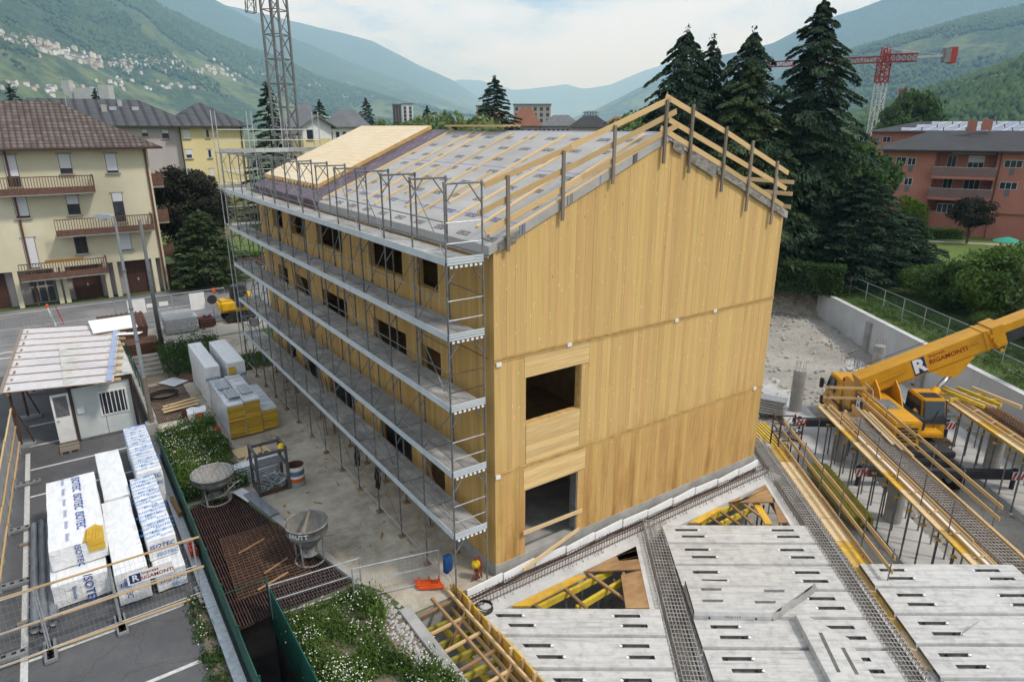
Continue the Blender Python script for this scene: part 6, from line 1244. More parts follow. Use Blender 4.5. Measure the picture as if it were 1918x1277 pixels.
# --- cream house
H = Fac((0, 45.6, 0), (1, 0, 0), (0, 1, 0)); sc_ = 3.04
def hc_(a): return (a[0]/sc_, 180+a[1]/sc_, a[2]/sc_, 180+a[3]/sc_)
ch = thing('apartment_house', (-9, 50, 0), 'cream four-storey house with brown tiled roof and brown balconies', 'house')
ez = H.at(295, 274)[1]; xr = -2.05; xl = -26
g1 = H.at(150, 508)[1]; g1 = 2.75
H.box('wall', xl, xr, 0, 11.5, g1, ez-.05, M['cream'], ch); H.box('ground_floor_wall', xl, xr-.02, .9, 11.4, 0, g1, M['grey_plaster'], ch)
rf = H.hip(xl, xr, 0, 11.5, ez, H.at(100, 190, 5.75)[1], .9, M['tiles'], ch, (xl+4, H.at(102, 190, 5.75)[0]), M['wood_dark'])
for a, sh, mu in (((10, 338, 150, 515), .66, 1), ((325, 332, 440, 440), .72, 1), ((592, 330, 698, 435), .88, 1), ((68, 578, 198, 690), .9, 1), ((370, 568, 485, 670), .45, 1), ((632, 555, 742, 712), .28, 1), ((122, 812, 255, 975), .97, 0), ((415, 795, 528, 890), 0, 1), ((670, 770, 775, 872), .96, 0)):
    x0, x1, z0, z1 = H.rect(hc_(a)); x1 -= .25; H.window(x0, x1, z0, z1, ch, M['wood_dark'], sh, mu, M['stone_sill'])
for (x0p, x1p, yt, yb) in ((-60, 545, 450, 540), (297, 880, 668, 755), (90, 620, 915, 1000)):
    dep = -1.15; xa, zt = H.at(max(x0p, -60)/sc_, 180+(yt+8)/sc_, dep); xb, zb = H.at(x1p/sc_, 180+yb/sc_, dep); zt = zb+1.15
    bl = H.box('balcony', xa, xb, dep, -.002, zb-.16, zb, M['stone_sill'], ch); H.box('fascia', xa, xb, dep-.03, dep-.002, zb-.05, zb+.38, M['wood_rail'], bl)
    H.box('hand_rail', xa, xb, dep-.05, dep+.03, zt-.06, zt, M['wood_rail'], bl); H.box('hand_rail', xb-.06, xb, dep+.04, -.004, zt-.06, zt, M['wood_rail'], bl); H.box('fascia', xb-.03, xb, dep+.002, -.004, zb+.002, zb+.38, M['wood_rail'], bl)
    n = int((xb-xa)/.17)
    for i in range(n+1): x_ = xa+(xb-xa-.04)*i/n; H.box('baluster', x_, x_+.045, dep-.03, dep+.0, zb+.38, zt-.06, M['wood_rail'], bl)
    for i in range(6): H.box('baluster', xb-.045, xb-.01, dep+.16*i+.1, dep+.16*i+.14, zb+.38, zt-.06, M['wood_rail'], bl)
    if yt == 915:
        for a_ in (.3, .52): H.box('flower_box', xa+(xb-xa)*a_, xa+(xb-xa)*a_+1.2, dep-.12, dep+.08, zt-.02, zt+.14, mat('flower box bloom', (.45, .12, .03), (.10, .16, .03), 14, .9), bl)
for zb in (8.2, 5.3, 2.4): sbx = H.box('side_balcony', xr+.002, xr+1.1, 2.5, 6, zb-.15, zb, M['stone_sill'], ch); H.box('fascia', xr+1.06, xr+1.12, 2.5, 6, zb+.002, zb+1.0, M['wood_rail'], sbx); H.box('fascia', xr+.01, xr+1.05, 2.46, 2.5, zb+.002, zb+1.0, M['wood_rail'], sbx)
for x_ in (xr-.28, -11.0): H.box('downpipe', x_, x_+.14, -.12, -.003, .1, ez-.2, M['copper'], ch)
for a in ((405, 1000, 625, 1170), (700, 950, 900, 1120)):
    x0, x1, z0, z1 = H.rect(hc_(a), .5); g_ = H.box('garage_door', x0, x1-.3, .80, .88, .0, g1-.15, M['wood_dark'], ch); H.box('handle', (x0+x1)/2-.2, (x0+x1)/2-.1, .76, .80, 1.0, 1.2, M['galv'], g_)
    for q in range(6): H.box('door_board', x0+(x1-.3-x0)*q/6+.01, x0+(x1-.3-x0)*(q+1)/6-.01, .775, .799, .03, g1-.2, M['wood_dark'], g_)
x0, x1, z0, z1 = H.rect(hc_((0, 1020, 85, 1200)), .5); H.box('garage_door', x0-3, x1-.2, .80, .88, 0, g1-.15, M['wood_dark'], ch)
x0, x1, z0, z1 = H.rect(hc_((150, 1030, 330, 1150)), .5); en = H.box('entrance', x0, x1, .8, .88, .05, g1-.1, M['stone_sill'], ch)
for i in range(3):
    for zz in (0, 1): H.box('pane', x0+.1+(x1-x0-.1)*i/3, x0+(x1-x0-.1)*(i+1)/3, .79, .799, .15+1.25*zz, 1.25+1.2*zz, M['glass'], en)
for px in (110, 345, 385, 630, 685, 905): xx = H.at(px/sc_, 545)[0]; H.box('pillar', xx-.18, xx+.12, .01, .5, 0, g1-.002, M['cream'], ch)
H.box('pillar', xr-.35, xr-.0, .01, .9, 0, g1-.002, M['cream'], ch); H.box('chimney_vent', -7.5, -7.1, 3.2, 3.6, ez+1.2, ez+2.0, M['copper'], rf)
for x_, y_ in ((-6.5, 5.2), (-13, 5.6)):
    zb = ez+1.6; ae = MB(); ae.tube(H.P(x_, y_, zb), H.P(x_, y_, zb+3.6), .025, 5)
    for q in range(5): ae.tube(H.P(x_-.5+.06*q, y_, zb+2.4+.25*q), H.P(x_+.5-.06*q, y_, zb+2.4+.25*q), .012, 4)
    ae.build('aerial', M['galv'], rf)
# --- grey and yellow terrace behind
H2 = Fac((0, 86, 0), (1, 0, 0), (0, 1, 0)); ez2 = H2.at(420, 236)[1]; xa, xm, xb = H2.at(150, 300)[0], H2.at(345, 300)[0], H2.at(462, 300)[0]; zpl = H2.at(400, 347)[1]
ty = thing('apartment_house', (xm+4, 90, 0), 'yellow block with dark grey hipped roof and slim windows behind the cream house', 'house'); tg = thing('apartment_house', (xm-8, 90, 0), 'mauve grey block with long dark grey roof behind the cream house', 'house')
H2.box('wall', xm+.01, xb, 0, 12, zpl, ez2, M['yellow_plaster'], ty); H2.box('plinth', xm+.01, xb, -.05, 12, -.3, zpl, M['concrete'], ty); H2.box('wall', xa-6, xm, .6, 12.4, -.2, ez2, M['grey_plaster'], tg)
H2.hip(xm, xb, 0, 12, ez2, H2.at(372, 193, 6)[1], .9, M['slate'], ty, (xm+3.6, H2.at(372, 193, 6)[0]+.3), M['roof_dark']); rg = H2.hip(xa-6, xm+1.5, .6, 12.6, ez2+.02, H2.at(240, 187, 6.5)[1], .9, M['slate'], tg, (xa-4, H2.at(258, 188, 6.5)[0]), M['roof_dark'])
s5 = 4.795
def c2(a): return (250+a[0]/s5, 180+a[1]/s5, 250+a[2]/s5, 180+a[3]/s5)
for a, sh, hs in (((440, 303, 510, 382), .95, ty), ((642, 298, 686, 376), 0, ty), ((463, 484, 532, 560), .55, ty), ((663, 480, 707, 555), 0, ty), ((683, 655, 727, 728), .9, ty), ((455, 660, 525, 735), .6, ty)): x0, x1, z0, z1 = H2.rect(c2(a)); H2.window(x0, x1, z0, z1, hs, M['white'], sh, 0, M['stone_sill'])
H3 = Fac((0, 86.6, 0), (1, 0, 0), (0, 1, 0))
for a, sh in (((70, 300, 132, 362), .5), ((250, 303, 322, 382), .4)): x0, x1, z0, z1 = H3.rect(c2(a)); H3.window(x0, x1, z0, z1, tg, M['wood_dark'], sh, 0, M['stone_sill'])
H2.box('downpipe', xm-.1, xm+.05, -.15, -.01, zpl, ez2-.1, M['roof_dark'], ty); H2.box('downpipe', xb-.4, xb-.28, -.15, -.01, zpl, ez2-.1, M['roof_dark'], ty)
def on_roof(F, px, py, dep, ze, zr, y0, ov, sx, sz_, m, name, parent):
    x_, z_ = F.at(px, py, dep); F.box(name, x_-sx/2, x_+sx/2, dep-.3, dep+.3, z_-.4, z_+sz_, m, parent)
on_roof(H2, 196, 212, 3.5, 0, 0, 0, 0, .6, 1.0, M['concrete'], 'chimney', rg); on_roof(H2, 211, 204, 4, 0, 0, 0, 0, .8, .25, M['galv'], 'skylight', rg); on_roof(H2, 253, 204, 4, 0, 0, 0, 0, .8, .25, M['galv'], 'skylight', rg); on_roof(H2, 224, 195, 5, 0, 0, 0, 0, .5, .5, M['galv'], 'chimney', rg)
# --- gabled pale house and far town houses
def gable_house(F, x0, x1, dep, ze, zr, wall, roof_, label, base=None, wins=()):
    root = thing('house', F.P((x0+x1)/2, dep/2, 0), label, 'house'); F.box('wall', x0, x1, 0, dep, -.5, ze, wall, root)
    if base: F.box('lower_wall', x0-.03, x1+.03, -.03, dep-.1, -.4, base[0], base[1], root)
    xm_ = (x0+x1)/2; MB().add([F.P(x0, 0, ze), F.P(x1, 0, ze), F.P(xm_, 0, zr), F.P(x0, dep, ze), F.P(x1, dep, ze), F.P(xm_, dep, zr)], [(0, 1, 2), (5, 4, 3)]).build('gable', wall, root)
    k = (zr-ze)/(xm_-x0); o_ = .7
    for sg, xe in ((-1, x0-o_), (1, x1+o_)):
        pts = [F.P(xe, -o_, ze-k*o_), F.P(xm_, -o_, zr), F.P(xm_, dep+o_, zr), F.P(xe, dep+o_, ze-k*o_)]; MB().add([p+V((0, 0, .02)) for p in pts]+[p+V((0, 0, .24)) for p in pts], [(0, 1, 2, 3), (7, 6, 5, 4), (0, 4, 5, 1), (1, 5, 6, 2), (2, 6, 7, 3), (3, 7, 4, 0)]).build('roof', roof_, root)
    for a in wins: xx0, xx1, z0, z1 = F.rect(a); F.window(xx0, xx1, z0, z1, root, M['wood_dark'], 0, 0, M['stone_sill'])
    return root
H4 = Fac((0, 80, 0), (1, 0, 0), (0, 1, 0)); x0, z_ = H4.at(566, 238); x1 = H4.at(620, 238)[0]; ze = H4.at(622, 236)[1]; zr = H4.at(582, 219)[1]
gable_house(H4, x0, x1, 11, ze, zr, M['white'], M['roof_grey'], 'white gabled house with a yellow lower storey and flowered balcony behind the roof deck', (H4.at(600, 259)[1], M['yellow_plaster']), [(574, 243, 587, 262)])
def flat_block(px0, px1, pyt, pyb, dist, wall, label, rows, cols, wm_=None, roofm=None, skew=.35, peak=0):
    c = AD((px0+px1)/2, 240, dist); a = math.atan2(c.y-CAM.y, c.x-CAM.x)-math.pi/2+skew*0; xd = V((math.cos(a), math.sin(a), 0)); yd = V((-xd.y, xd.x, 0)); F = Fac((c.x, c.y, 0), xd, yd)
    x0, zt = F.at(px0, pyt); x1, zb = F.at(px1, pyb); root = thing('apartment_block' if not peak else 'town_house', F.P((x0+x1)/2, 3, 0), label, 'building'); d_ = (x1-x0)*.6
    F.box('wall', x0, x1, 0, d_, -3, zt, wall, root)
    if peak: F.hip(x0, x1, 0, d_, zt, zt+peak, .8, roofm, root)
    else: F.box('roof', x0-.3, x1+.3, -.3, d_+.3, zt+.01, zt+.5, roofm or M['roof_grey'], root)
    for r_ in range(rows):
        for k in range(cols):
            wx = (x1-x0)/cols; hz = min(3.1, (zt-zb)/rows if rows else 3); z1_ = zt-.9-hz*r_; F.box('window', x0+wx*(k+.25), x0+wx*(k+.75), -.05, .0, z1_-1.5, z1_, wm_ or M['glass'], root)
    return root
M['beige'] = mat('beige facade', (.42, .37, .31), (.36, .32, .27), .2, .9); M['brown_f'] = mat('brown facade', (.12, .09, .085), (.10, .075, .07), .2, .9); M['orange_wall'] = mat('orange plaster', (.55, .19, .07), (.5, .16, .06), .2, .9); M['red_roof'] = mat('terracotta roof', (.26, .12, .075), (.2, .09, .06), .5, .85)
flat_block(735, 753, 197, 238, 330, M['brown_f'], 'dark brown half of the slim tower block far behind the roof', 6, 3); flat_block(753, 775, 196, 238, 336, M['white'], 'white half of the slim tower block far behind the roof', 6, 2)
flat_block(962, 1031, 197, 240, 300, M['beige'], 'long beige apartment block with rows of balconies behind the spruce', 4, 6); flat_block(892, 925, 200, 240, 315, M['beige'], 'beige apartment block half hidden behind the spruce', 4, 3); flat_block(890, 950, 222, 245, 250, M['orange_wall'], 'orange house below the beige blocks', 1, 4, None, M['red_roof'], 0, 2.5)
flat_block(960, 1010, 236, 250, 180, M['beige'], 'house with brown hipped roof below the beige block', 1, 4, None, M['red_roof'], 0, 4.5); flat_block(1015, 1085, 236, 252, 200, M['beige'], 'wide house with grey mansard roof and skylights', 1, 8, None, M['roof_grey'], 0, 3.0); flat_block(1070, 1140, 238, 252, 170, M['beige'], 'low house with dark slate roof and chimneys', 1, 7, None, M['roof_dark'], 0, 2.5)
flat_block(612, 690, 238, 255, 140, M['white'], 'long pale house with grey roof beside the white gabled house', 1, 6, None, M['roof_grey'], 0, 3.2); flat_block(640, 682, 215, 236, 260, M['beige'], 'low beige block beyond the long pale house', 2, 5); flat_block(545, 600, 224, 240, 150, M['orange_wall'], 'reddish house with grey roof behind the lattice mast', 1, 4, None, M['roof_grey'], 0, 3); flat_block(1130, 1200, 236, 250, 230, M['beige'], 'low brown roofed house beyond the timber ridge', 1, 5, None, M['red_roof'], 0, 3)
# --- red building on the right
M['redwall'] = mat('brick red plaster', (.43, .18, .135), (.37, .15, .11), .5, .9, c3=(.45, .195, .145), s3=.2); M['win_white'] = mat('pale window frame', (.55, .56, .56), (.48, .49, .49), 3, .6)
RA = rad(31); RX = RGT*math.cos(RA)-FWD*math.sin(RA); RY = FWD*math.cos(RA)+RGT*math.sin(RA)
def fo(px, d_): q = ray(px, 300); q = CAM+q*(d_/q.dot(FWD)); return V((q.x, q.y, 0))
R = Fac(fo(1652, 86), RX, RY); s6 = 4.911
def c3(a): return (1580+a[0]/s6, 200+a[1]/s6, 1580+a[2]/s6, 200+a[3]/s6)
rb_ = thing('care_home', R.P(15, 6, 0), 'brick red three-storey building with dark hipped roof and recessed balconies', 'building'); eR = R.at(1760, 281)[1]; xA = R.at(1652, 300)[0]; xB = xA+42
xq0 = R.at(1753, 300)[0]; xq1 = R.at(1868, 300)[0]
R.box('wall', xA, xq0, 0, 14, 0, eR, M['redwall'], rb_); R.box('wall', xq1, xB, 0, 14, 3.0, eR, M['redwall'], rb_); R.box('wall', xq0+.002, xq1-.002, 1.6, 14, 0, eR, M['redwall'], rb_); R.box('ground_floor_wall', xq1+.0, xB-8, .35, 14, 0, 2.99, M['redwall'], rb_); R.box('wall', xq0+.004, xq1-.004, .3, 1.59, 0, 2.9, M['redwall'], rb_)
rr = R.hip(xA, xB, 0, 16, eR, R.at(1850, 246, 8)[1], 1.0, M['roof_dark'], rb_, (R.at(1845, 246, 8)[0]-6, xB-6), M['roof_dark'])
for a in ((375, 455, 445, 520), (490, 460, 570, 535), (595, 468, 645, 540), (350, 628, 412, 695), (465, 640, 537, 710), (562, 652, 608, 722), (1485, 490, 1640, 565), (1440, 690, 1590, 765)): x0, x1, z0, z1 = R.rect(c3(a)); x1 = max(x1, x0+.9); R.window(x0, x1, z0, z1, rb_, M['win_white'], 0, 2 if x1-x0 > 1.6 else 1, None); R.box('apron_panel', (x0+x1)/2-.25, (x0+x1)/2+.25, -.03, .0, z0-.8, z0-.02, M['roof_grey'], rb_)
for zb, yy in ((R.at(1810, 330)[1], 0), (R.at(1810, 370)[1], 1)):
    sl = R.box('balcony', xq0-.2, xq1+.1, -.9, 1.58, zb-.35, zb, M['redwall'], rb_); R.box('glass_rail', xq0-.2, xq1+.1, -.9, -.87, zb+.02, zb+1.0, M['rail_glass'] if 'rail_glass' in M else M.setdefault('rail_glass', mat('grey railing', (.22, .14, .13), (.18, .11, .10), 3, .3)), sl); R.box('hand_rail', xq0-.2, xq1+.1, -.92, -.85, zb+1.0, zb+1.06, M['galv'], sl)
    R.box('awning_box', xq0+1.5, xq1-.2, .9, 1.2, zb+2.5, zb+2.65, M['win_white'], sl)
    F2 = Fac(R.P(0, 1.6, 0), RX, RY)
    for a_, b_ in ((.2, .36), (.55, .82)): F2.window(xq0+(xq1-xq0)*a_, xq0+(xq1-xq0)*b_, zb+.05, zb+2.3, rb_, M['win_white'], .35 if (b_ > .8 and yy == 0) else 0, 1 if b_ < .5 else 2)
    for q in range(2):
        if yy == 0: cx_ = xq0+1.6+3.1*q; ch_ = R.box('balcony_chair', cx_, cx_+.5, -.4, .1, zb+.002, zb+.45, M['white'], rb_); R.box('chair_back', cx_, cx_+.5, .1, .15, zb+.02, zb+.85, M['white'], ch_)
F3 = Fac(R.P(0, .3, 0), RX, RY); x0, x1, z0, z1 = R.rect(c3((865, 890, 1135, 990))); F3.window(x0, x1, max(.3, z0), z1, rb_, M['win_white'], 0, 5); F4 = Fac(R.P(0, .35, 0), RX, RY); x0, x1, z0, z1 = R.rect(c3((1312, 930, 1400, 990))); F4.window(x0, x1+.3, z0, z1, rb_, M['win_white'], 0, 1)
for px in (1752, 1868, 1835): xx = R.at(px, 330)[0]; R.box('downpipe', xx-.05, xx+.07, -.15, -.01 if px != 1835 else .3, .0 if px != 1835 else 0, eR-.1 if px != 1835 else 3, M['copper'], rb_)
on_roof(R, 1820, 240, 6, 0, 0, 0, 0, 1.0, .9, M['redwall'], 'chimney', rr); on_roof(R, 1848, 238, 7, 0, 0, 0, 0, 1.1, .9, M['redwall'], 'chimney', rr)
R2 = Fac(fo(1632, 112), RX, RY); rb2 = thing('care_home_wing', R2.P(15, 6, 0), 'long brick red wing with solar panels covering its roof', 'building'); e2 = R2.at(1760, 247)[1]; x0 = R2.at(1632, 260)[0]; R2.box('wall', x0, x0+75, 0, 12, 0, e2, M['redwall'], rb2)
t = NT('solar panels'); sz = t.n('SeparateXYZ'); t.l(t.n('TexCoord').outputs['Object'], sz.inputs[0]); g = t.math('MAXIMUM', t.math('LESS_THAN', t.math('FRACT', t.math('MULTIPLY', sz.outputs['X'], .9)), .06), t.math('LESS_THAN', t.math('FRACT', t.math('MULTIPLY', sz.outputs['Y'], .55)), .08)); M['solar'] = t.fin(t.mix(g, (.12, .14, .20), (.55, .57, .6)), .12, .3, .8)
rz2 = R2.at(1760, 228, 6)[1]; MB().add([R2.P(x0-1, -1, e2), R2.P(x0+76, -1, e2), R2.P(x0+76, 6, rz2), R2.P(x0+6, 6, rz2), R2.P(x0+76, 13, e2), R2.P(x0-1, 13, e2)], [(0, 1, 2, 3), (0, 3, 5), (3, 2, 4, 5)]).build('roof', M['roof_dark'], rb2)
for i in range(24):
    for j in range(3):
        a0, a1 = x0+4+j*2.0+2.9*i, x0+4+j*2.0+2.9*i+2.75; f0, f1 = (-.6+2.15*j), (-.6+2.15*j+2.05); zz = lambda y: e2+(rz2-e2)*(y+1)/7+.08
        MB().add([R2.P(a0, f0, zz(f0)), R2.P(a1, f0, zz(f0)), R2.P(a1, f1, zz(f1)), R2.P(a0, f1, zz(f1))], [(0, 1, 2, 3)]).build('solar_panel', M['solar'], rb2)
for a in ((365, 275, 430, 330), (150, 265, 215, 360), (310, 270, 330, 320)): xx0, xx1, z0, z1 = R2.rect(c3(a)); R2.window(xx0, xx1, z0, z1, rb2, M['win_white'], 0, 1)
# ------------------------------------------------------------------ cranes
def lattice(mb, p0, p1, w_, n, rc, rd, ax=None):
    p0 = V(p0); p1 = V(p1); d = (p1-p0).normalized(); a = V(ax or (1, 0, 0)); a = (a-d*a.dot(d)).normalized(); b_ = d.cross(a)
    cs_ = [a*w_/2+b_*w_/2, a*-w_/2+b_*w_/2, a*-w_/2-b_*w_/2, a*w_/2-b_*w_/2]
    for c_ in cs_: mb.tube(p0+c_, p1+c_, rc, 6)
    for i in range(n):
        q0 = p0.lerp(p1, i/n); q1 = p0.lerp(p1, (i+1)/n)
        for k in range(4):
            A, B_ = cs_[k], cs_[(k+1) % 4]; mb.tube(q0+A, q1+B_, rd, 5) if i % 2 else mb.tube(q0+B_, q1+A, rd, 5)
            mb.tube(q0+A, q0+B_, rd, 5)
    return mb
tc_ = thing('tower_crane', AD(541, 290, 47)*1, 'tall grey lattice crane mast rising behind the far end of the roof', 'tower crane'); b0 = AD(541, 290, 47); b0.z = 0
M['mast'] = mat('grey mast paint', (.20, .205, .21), (.14, .14, .145), 2, .5, .3)
for k in range(6): z0 = 4.2*k; lattice(MB(), (b0.x, b0.y, z0), (b0.x, b0.y, z0+4.15), 1.12, 3, .085, .032, FWD+RGT*.2).build('mast_section', M['mast'], tc_); MB().box((b0.x-.95, b0.y-.95, z0+4.1), (b0.x+.95, b0.y+.95, z0+4.19)).v
for z in (11.4, 12.3): 
    for sg in (-1, 1): bar('mast_collar', b0+RGT*-.75+FWD*.62*sg+V((0, 0, z)), b0+RGT*.75+FWD*.62*sg+V((0, 0, z)), .12, .14, M['mast'], tc_)
lattice(MB(), (b0.x, b0.y, 25.2), (b0.x, b0.y, 32), 1.12, 5, .085, .032, FWD+RGT*.2).build('mast_section', M['mast'], tc_)
jh = AD(470, 24, 47); lattice(MB(), jh, jh+V((.45, -.1, 6.5)), .5, 9, .035, .018).build('hanging_jib_section', M['mast'], tc_); lattice(MB(), (jh.x+.4, jh.y, 30.3), (b0.x, b0.y, 30.3), 1.0, 6, .06, .03).build('jib', M['mast'], tc_); pipe('ladder', b0+RGT*.3+V((0, 0, .5)), b0+RGT*.3+V((0, 0, 30)), .03, M['galv'], tc_); pipe('ladder', b0+RGT*-.1+V((0, 0, .5)), b0+RGT*-.1+V((0, 0, 30)), .03, M['galv'], tc_)
rc_ = thing('tower_crane', AD(1640, 235, 190), 'red and white tower crane with counterweight beyond the red building', 'tower crane'); q = AD(1638, 230, 190); q.z = 0; M['crred'] = mat('tower crane red', (.38, .035, .025), (.30, .03, .02), 1, .6); M['crwhite'] = mat('tower crane white', (.62, .62, .62), (.5, .5, .5), 1, .6)
zt = AD(1645, 112, 190).z; zm = AD(1640, 155, 190).z
lattice(MB(), q, (q.x, q.y, zm), 1.9, 9, .14, .07).build('mast_section', M['crwhite'], rc_); lattice(MB(), (q.x, q.y, zm), (q.x, q.y, zt), 2.1, 4, .18, .1).build('mast_top', M['crred'], rc_)
e1 = AD(1778, 104, 190); top = V((q.x, q.y, zt)); m1 = top.lerp(e1, .52); lattice(MB(), top+V((0, 0, .2)), m1, 1.6, 6, .14, .08).build('counter_jib', M['crred'], rc_); bar('counter_jib_beam', m1, e1, 1.0, .5, M['crwhite'], rc_); bar('jib_rope', top+V((0, 0, 2.4)), e1, .1, .1, M['crwhite'], rc_)
bar('counterweight', e1-RGT*1.3, e1, 1.4, 3.0, M['concrete_dark'], rc_); bar('counterweight', e1+RGT*.02, e1+RGT*1.4, 1.4, 3.4, M['crred'], rc_)
j1 = AD(1420, 122, 210); lattice(MB(), top, j1, 1.3, 22, .13, .06).build('jib', M['crred'], rc_); lattice(MB(), top, top+V((0, 0, 2.6)), 1.4, 2, .14, .08).build('tower_head', M['crred'], rc_)
for px, d_ in ((1101, 900), (1111, 950), (1692, 420)):
    p0 = AD(px, 236, d_); p0.z = 0; p1 = AD(px, 208 if d_ > 500 else 165, d_); mb = MB(); lattice(mb, p0, p1, d_*.006, 8, d_*.0006, d_*.0004); 
    for f_ in (.7, .82, .94): c_ = p0.lerp(p1, f_); mb.tube(c_-RGT*d_*.008, c_+RGT*d_*.008, d_*.0006, 4)
    o = mb.build('power_pylon', M['mast'] if d_ > 500 else M['crred']); tag(o, 'far lattice power pylon in the valley' if d_ > 500 else 'red and white lattice mast on the wooded slope', 'pylon', 'pylons in the valley' if d_ > 500 else None)
# ------------------------------------------------------------------ hillside villages
def prj(P):
    d = P-CAM; f_ = d.dot(FWD); z = f_*math.cos(PIT)-d.z*math.sin(PIT); return CXP+FPX*d.dot(RGT)/z, CYP-FPX*(f_*math.sin(PIT)+d.z*math.cos(PIT))/z
def on_ridge(nm, px, py):
    P = RIDGES[nm]; best = None
    for i in range(2, 100):
        q = P(px, i/100); y = prj(q)[1]
        if best is None or abs(y-py) < best[0]: best = (abs(y-py), q)
    return best[1]
HM = []
wc = [(.74, .72, .69), (.68, .60, .48), (.60, .57, .53), (.80, .79, .77), (.60, .48, .37)]; rcs = [(.20, .13, .10), (.17, .16, .16), (.24, .15, .11), (.14, .135, .13), (.22, .19, .17)]
for i in range(5):
    wmt = mat('village wall', wc[i], None, .3, .9); rmt = mat('village roof', rcs[i], None, .3, .9); me = bpy.data.meshes.new('house'); a, b_, h, r_ = 6.5, 5, 7.5+i % 2*2, 3
    vs = [(-a, -b_, -4), (a, -b_, -4), (a, b_, -4), (-a, b_, -4), (-a, -b_, h), (a, -b_, h), (a, b_, h), (-a, b_, h), (-a, 0, h+r_), (a, 0, h+r_), (-a-.8, -b_-.8, h-.3), (a+.8, -b_-.8, h-.3), (a+.8, b_+.8, h-.3), (-a-.8, b_+.8, h-.3), (-a-.8, 0, h+r_+.3), (a+.8, 0, h+r_+.3)]
    fs = [(0, 1, 5, 4), (1, 2, 6, 5), (2, 3, 7, 6), (3, 0, 4, 7), (4, 8, 7), (5, 6, 9), (10, 11, 15, 14), (12, 13, 14, 15)]; me.from_pydata(vs, [], fs); me.materials.append(wmt); me.materials.append(rmt); me.polygons.foreach_set('material_index', [0]*6+[1]*2); HM.append(me)
def village(n, nm, fx, lab, grp, s0, s1):
    for i in range(n):
        px, py = fx(); q = on_ridge(nm, px, py); o = link('village_house', random.choice(HM), None, Matrix.Translation(q) @ Matrix.Rotation(random.uniform(0, 3.14), 4, 'Z') @ Matrix.Scale(random.uniform(s0, s1), 4)); tag(o, lab, 'house', grp)
def band(pts, th):
    def f():
        k = random.random()*(len(pts)-1); i = int(k); a, b_ = pts[i], pts[i+1]; u = k-i; return a[0]+(b_[0]-a[0])*u+random.gauss(0, 4), a[1]+(b_[1]-a[1])*u+random.gauss(0, th)
    return f
village(120, 'L1', band([(-5, 66), (50, 72), (100, 88), (160, 106), (220, 122), (280, 126)], 6), 'small pale house in the upper hillside village', 'houses of the upper hillside village', .7, 1.15)
village(95, 'L1', band([(230, 112), (290, 114), (350, 124), (400, 130), (440, 138), (500, 142)], 7), 'small pale house in the hillside village along the slope', 'houses of the slope village', .7, 1.15)
village(46, 'L1', band([(0, 168), (60, 165), (120, 168), (190, 162), (250, 156), (330, 160), (420, 158)], 6), 'small house scattered at the foot of the terraced slope', 'houses at the foot of the slope', .6, .9)
village(22, 'L1', band([(560, 160), (640, 178), (700, 186)], 6), 'far small house near the valley mouth', 'houses near the valley mouth', .8, 1.2)
village(9, 'R3', band([(1800, 168), (1830, 155), (1870, 150)], 4), 'pale house among the trees of the right wooded slope', 'houses on the wooded slope', .45, .65)
fc = on_ridge('L1', 138, 178); tw = thing('hill_fortress', fc, 'fortress with a square tower at the foot of the terraced slope', 'fortress'); k_ = 1.0
for nm, x0, x1, d_, h in (('tower', -9, 9, 16, 34), ('wing', 16, 72, 18, 18), ('wing', 74, 98, 22, 24)): MB().box((0, 0, 0), (1, 1, 1), Matrix.Translation(fc) @ Matrix((RGT, FWD, V((0, 0, 1)))).transposed().to_4x4() @ Matrix.Translation((x0, 0, -6)) @ Matrix.Diagonal((x1-x0, d_, h+6, 1))).build(nm, mat('fortress stone', (.46, .42, .37), (.36, .33, .29), .1, .9), tw)
# ------------------------------------------------------------------ vegetation
rng = np.random.default_rng(11)
def leaf_mat(name, c1, c2, c3, sc=.6, trans=.25):
    t = NT(name); f = t.noise(t.coord('world'), sc, 3, .6); f2 = t.noise(t.coord('world'), sc*9, 2); c = t.ramp(f, [(.32, c1), (.52, c2), (.72, c3)]); c = t.mix(.3, c, t.ramp(f2, [(.3, .2), (.7, .75)]), 'OVERLAY'); t.fin(c, .75, 0, .15)
    tr = t.n('BsdfTranslucent'); t.l(c, tr.inputs['Color']); mx_ = t.n('MixShader'); mx_.inputs[0].default_value = trans; o_ = t.t.nodes['Material Output']; t.l(t.b.outputs[0], mx_.inputs[1]); t.l(tr.outputs[0], mx_.inputs[2]); t.l(mx_.outputs[0], o_.inputs['Surface']); return t.m
M['needle'] = leaf_mat('dark conifer needles', (.017, .034, .02), (.034, .062, .034), (.065, .105, .052), .7, .12); M['needle2'] = leaf_mat('olive conifer needles', (.034, .056, .022), (.06, .092, .036), (.10, .135, .055), .7, .12)
M['leaf'] = leaf_mat('green leaves', (.05, .095, .018), (.095, .165, .034), (.16, .245, .062), .7); M['leaf_dark'] = leaf_mat('deep green leaves', (.03, .06, .018), (.055, .105, .028), (.09, .15, .045), .7); M['leaf_pale'] = leaf_mat('pale green leaves', (.08, .125, .04), (.14, .20, .07), (.21, .27, .11), .7)
M['leaf_red'] = leaf_mat('dark purple leaves', (.014, .016, .010), (.028, .028, .017), (.05, .052, .028), .8, .15); M['thuja'] = leaf_mat('bright thuja', (.06, .13, .012), (.11, .21, .02), (.17, .28, .04), 1.2); M['bark'] = mat('bark', (.11, .085, .065), (.06, .045, .036), 5, .95, bump=.6)
M['petal'] = mat('white petals', (.75, .75, .66), (.62, .62, .5), 6, .8)
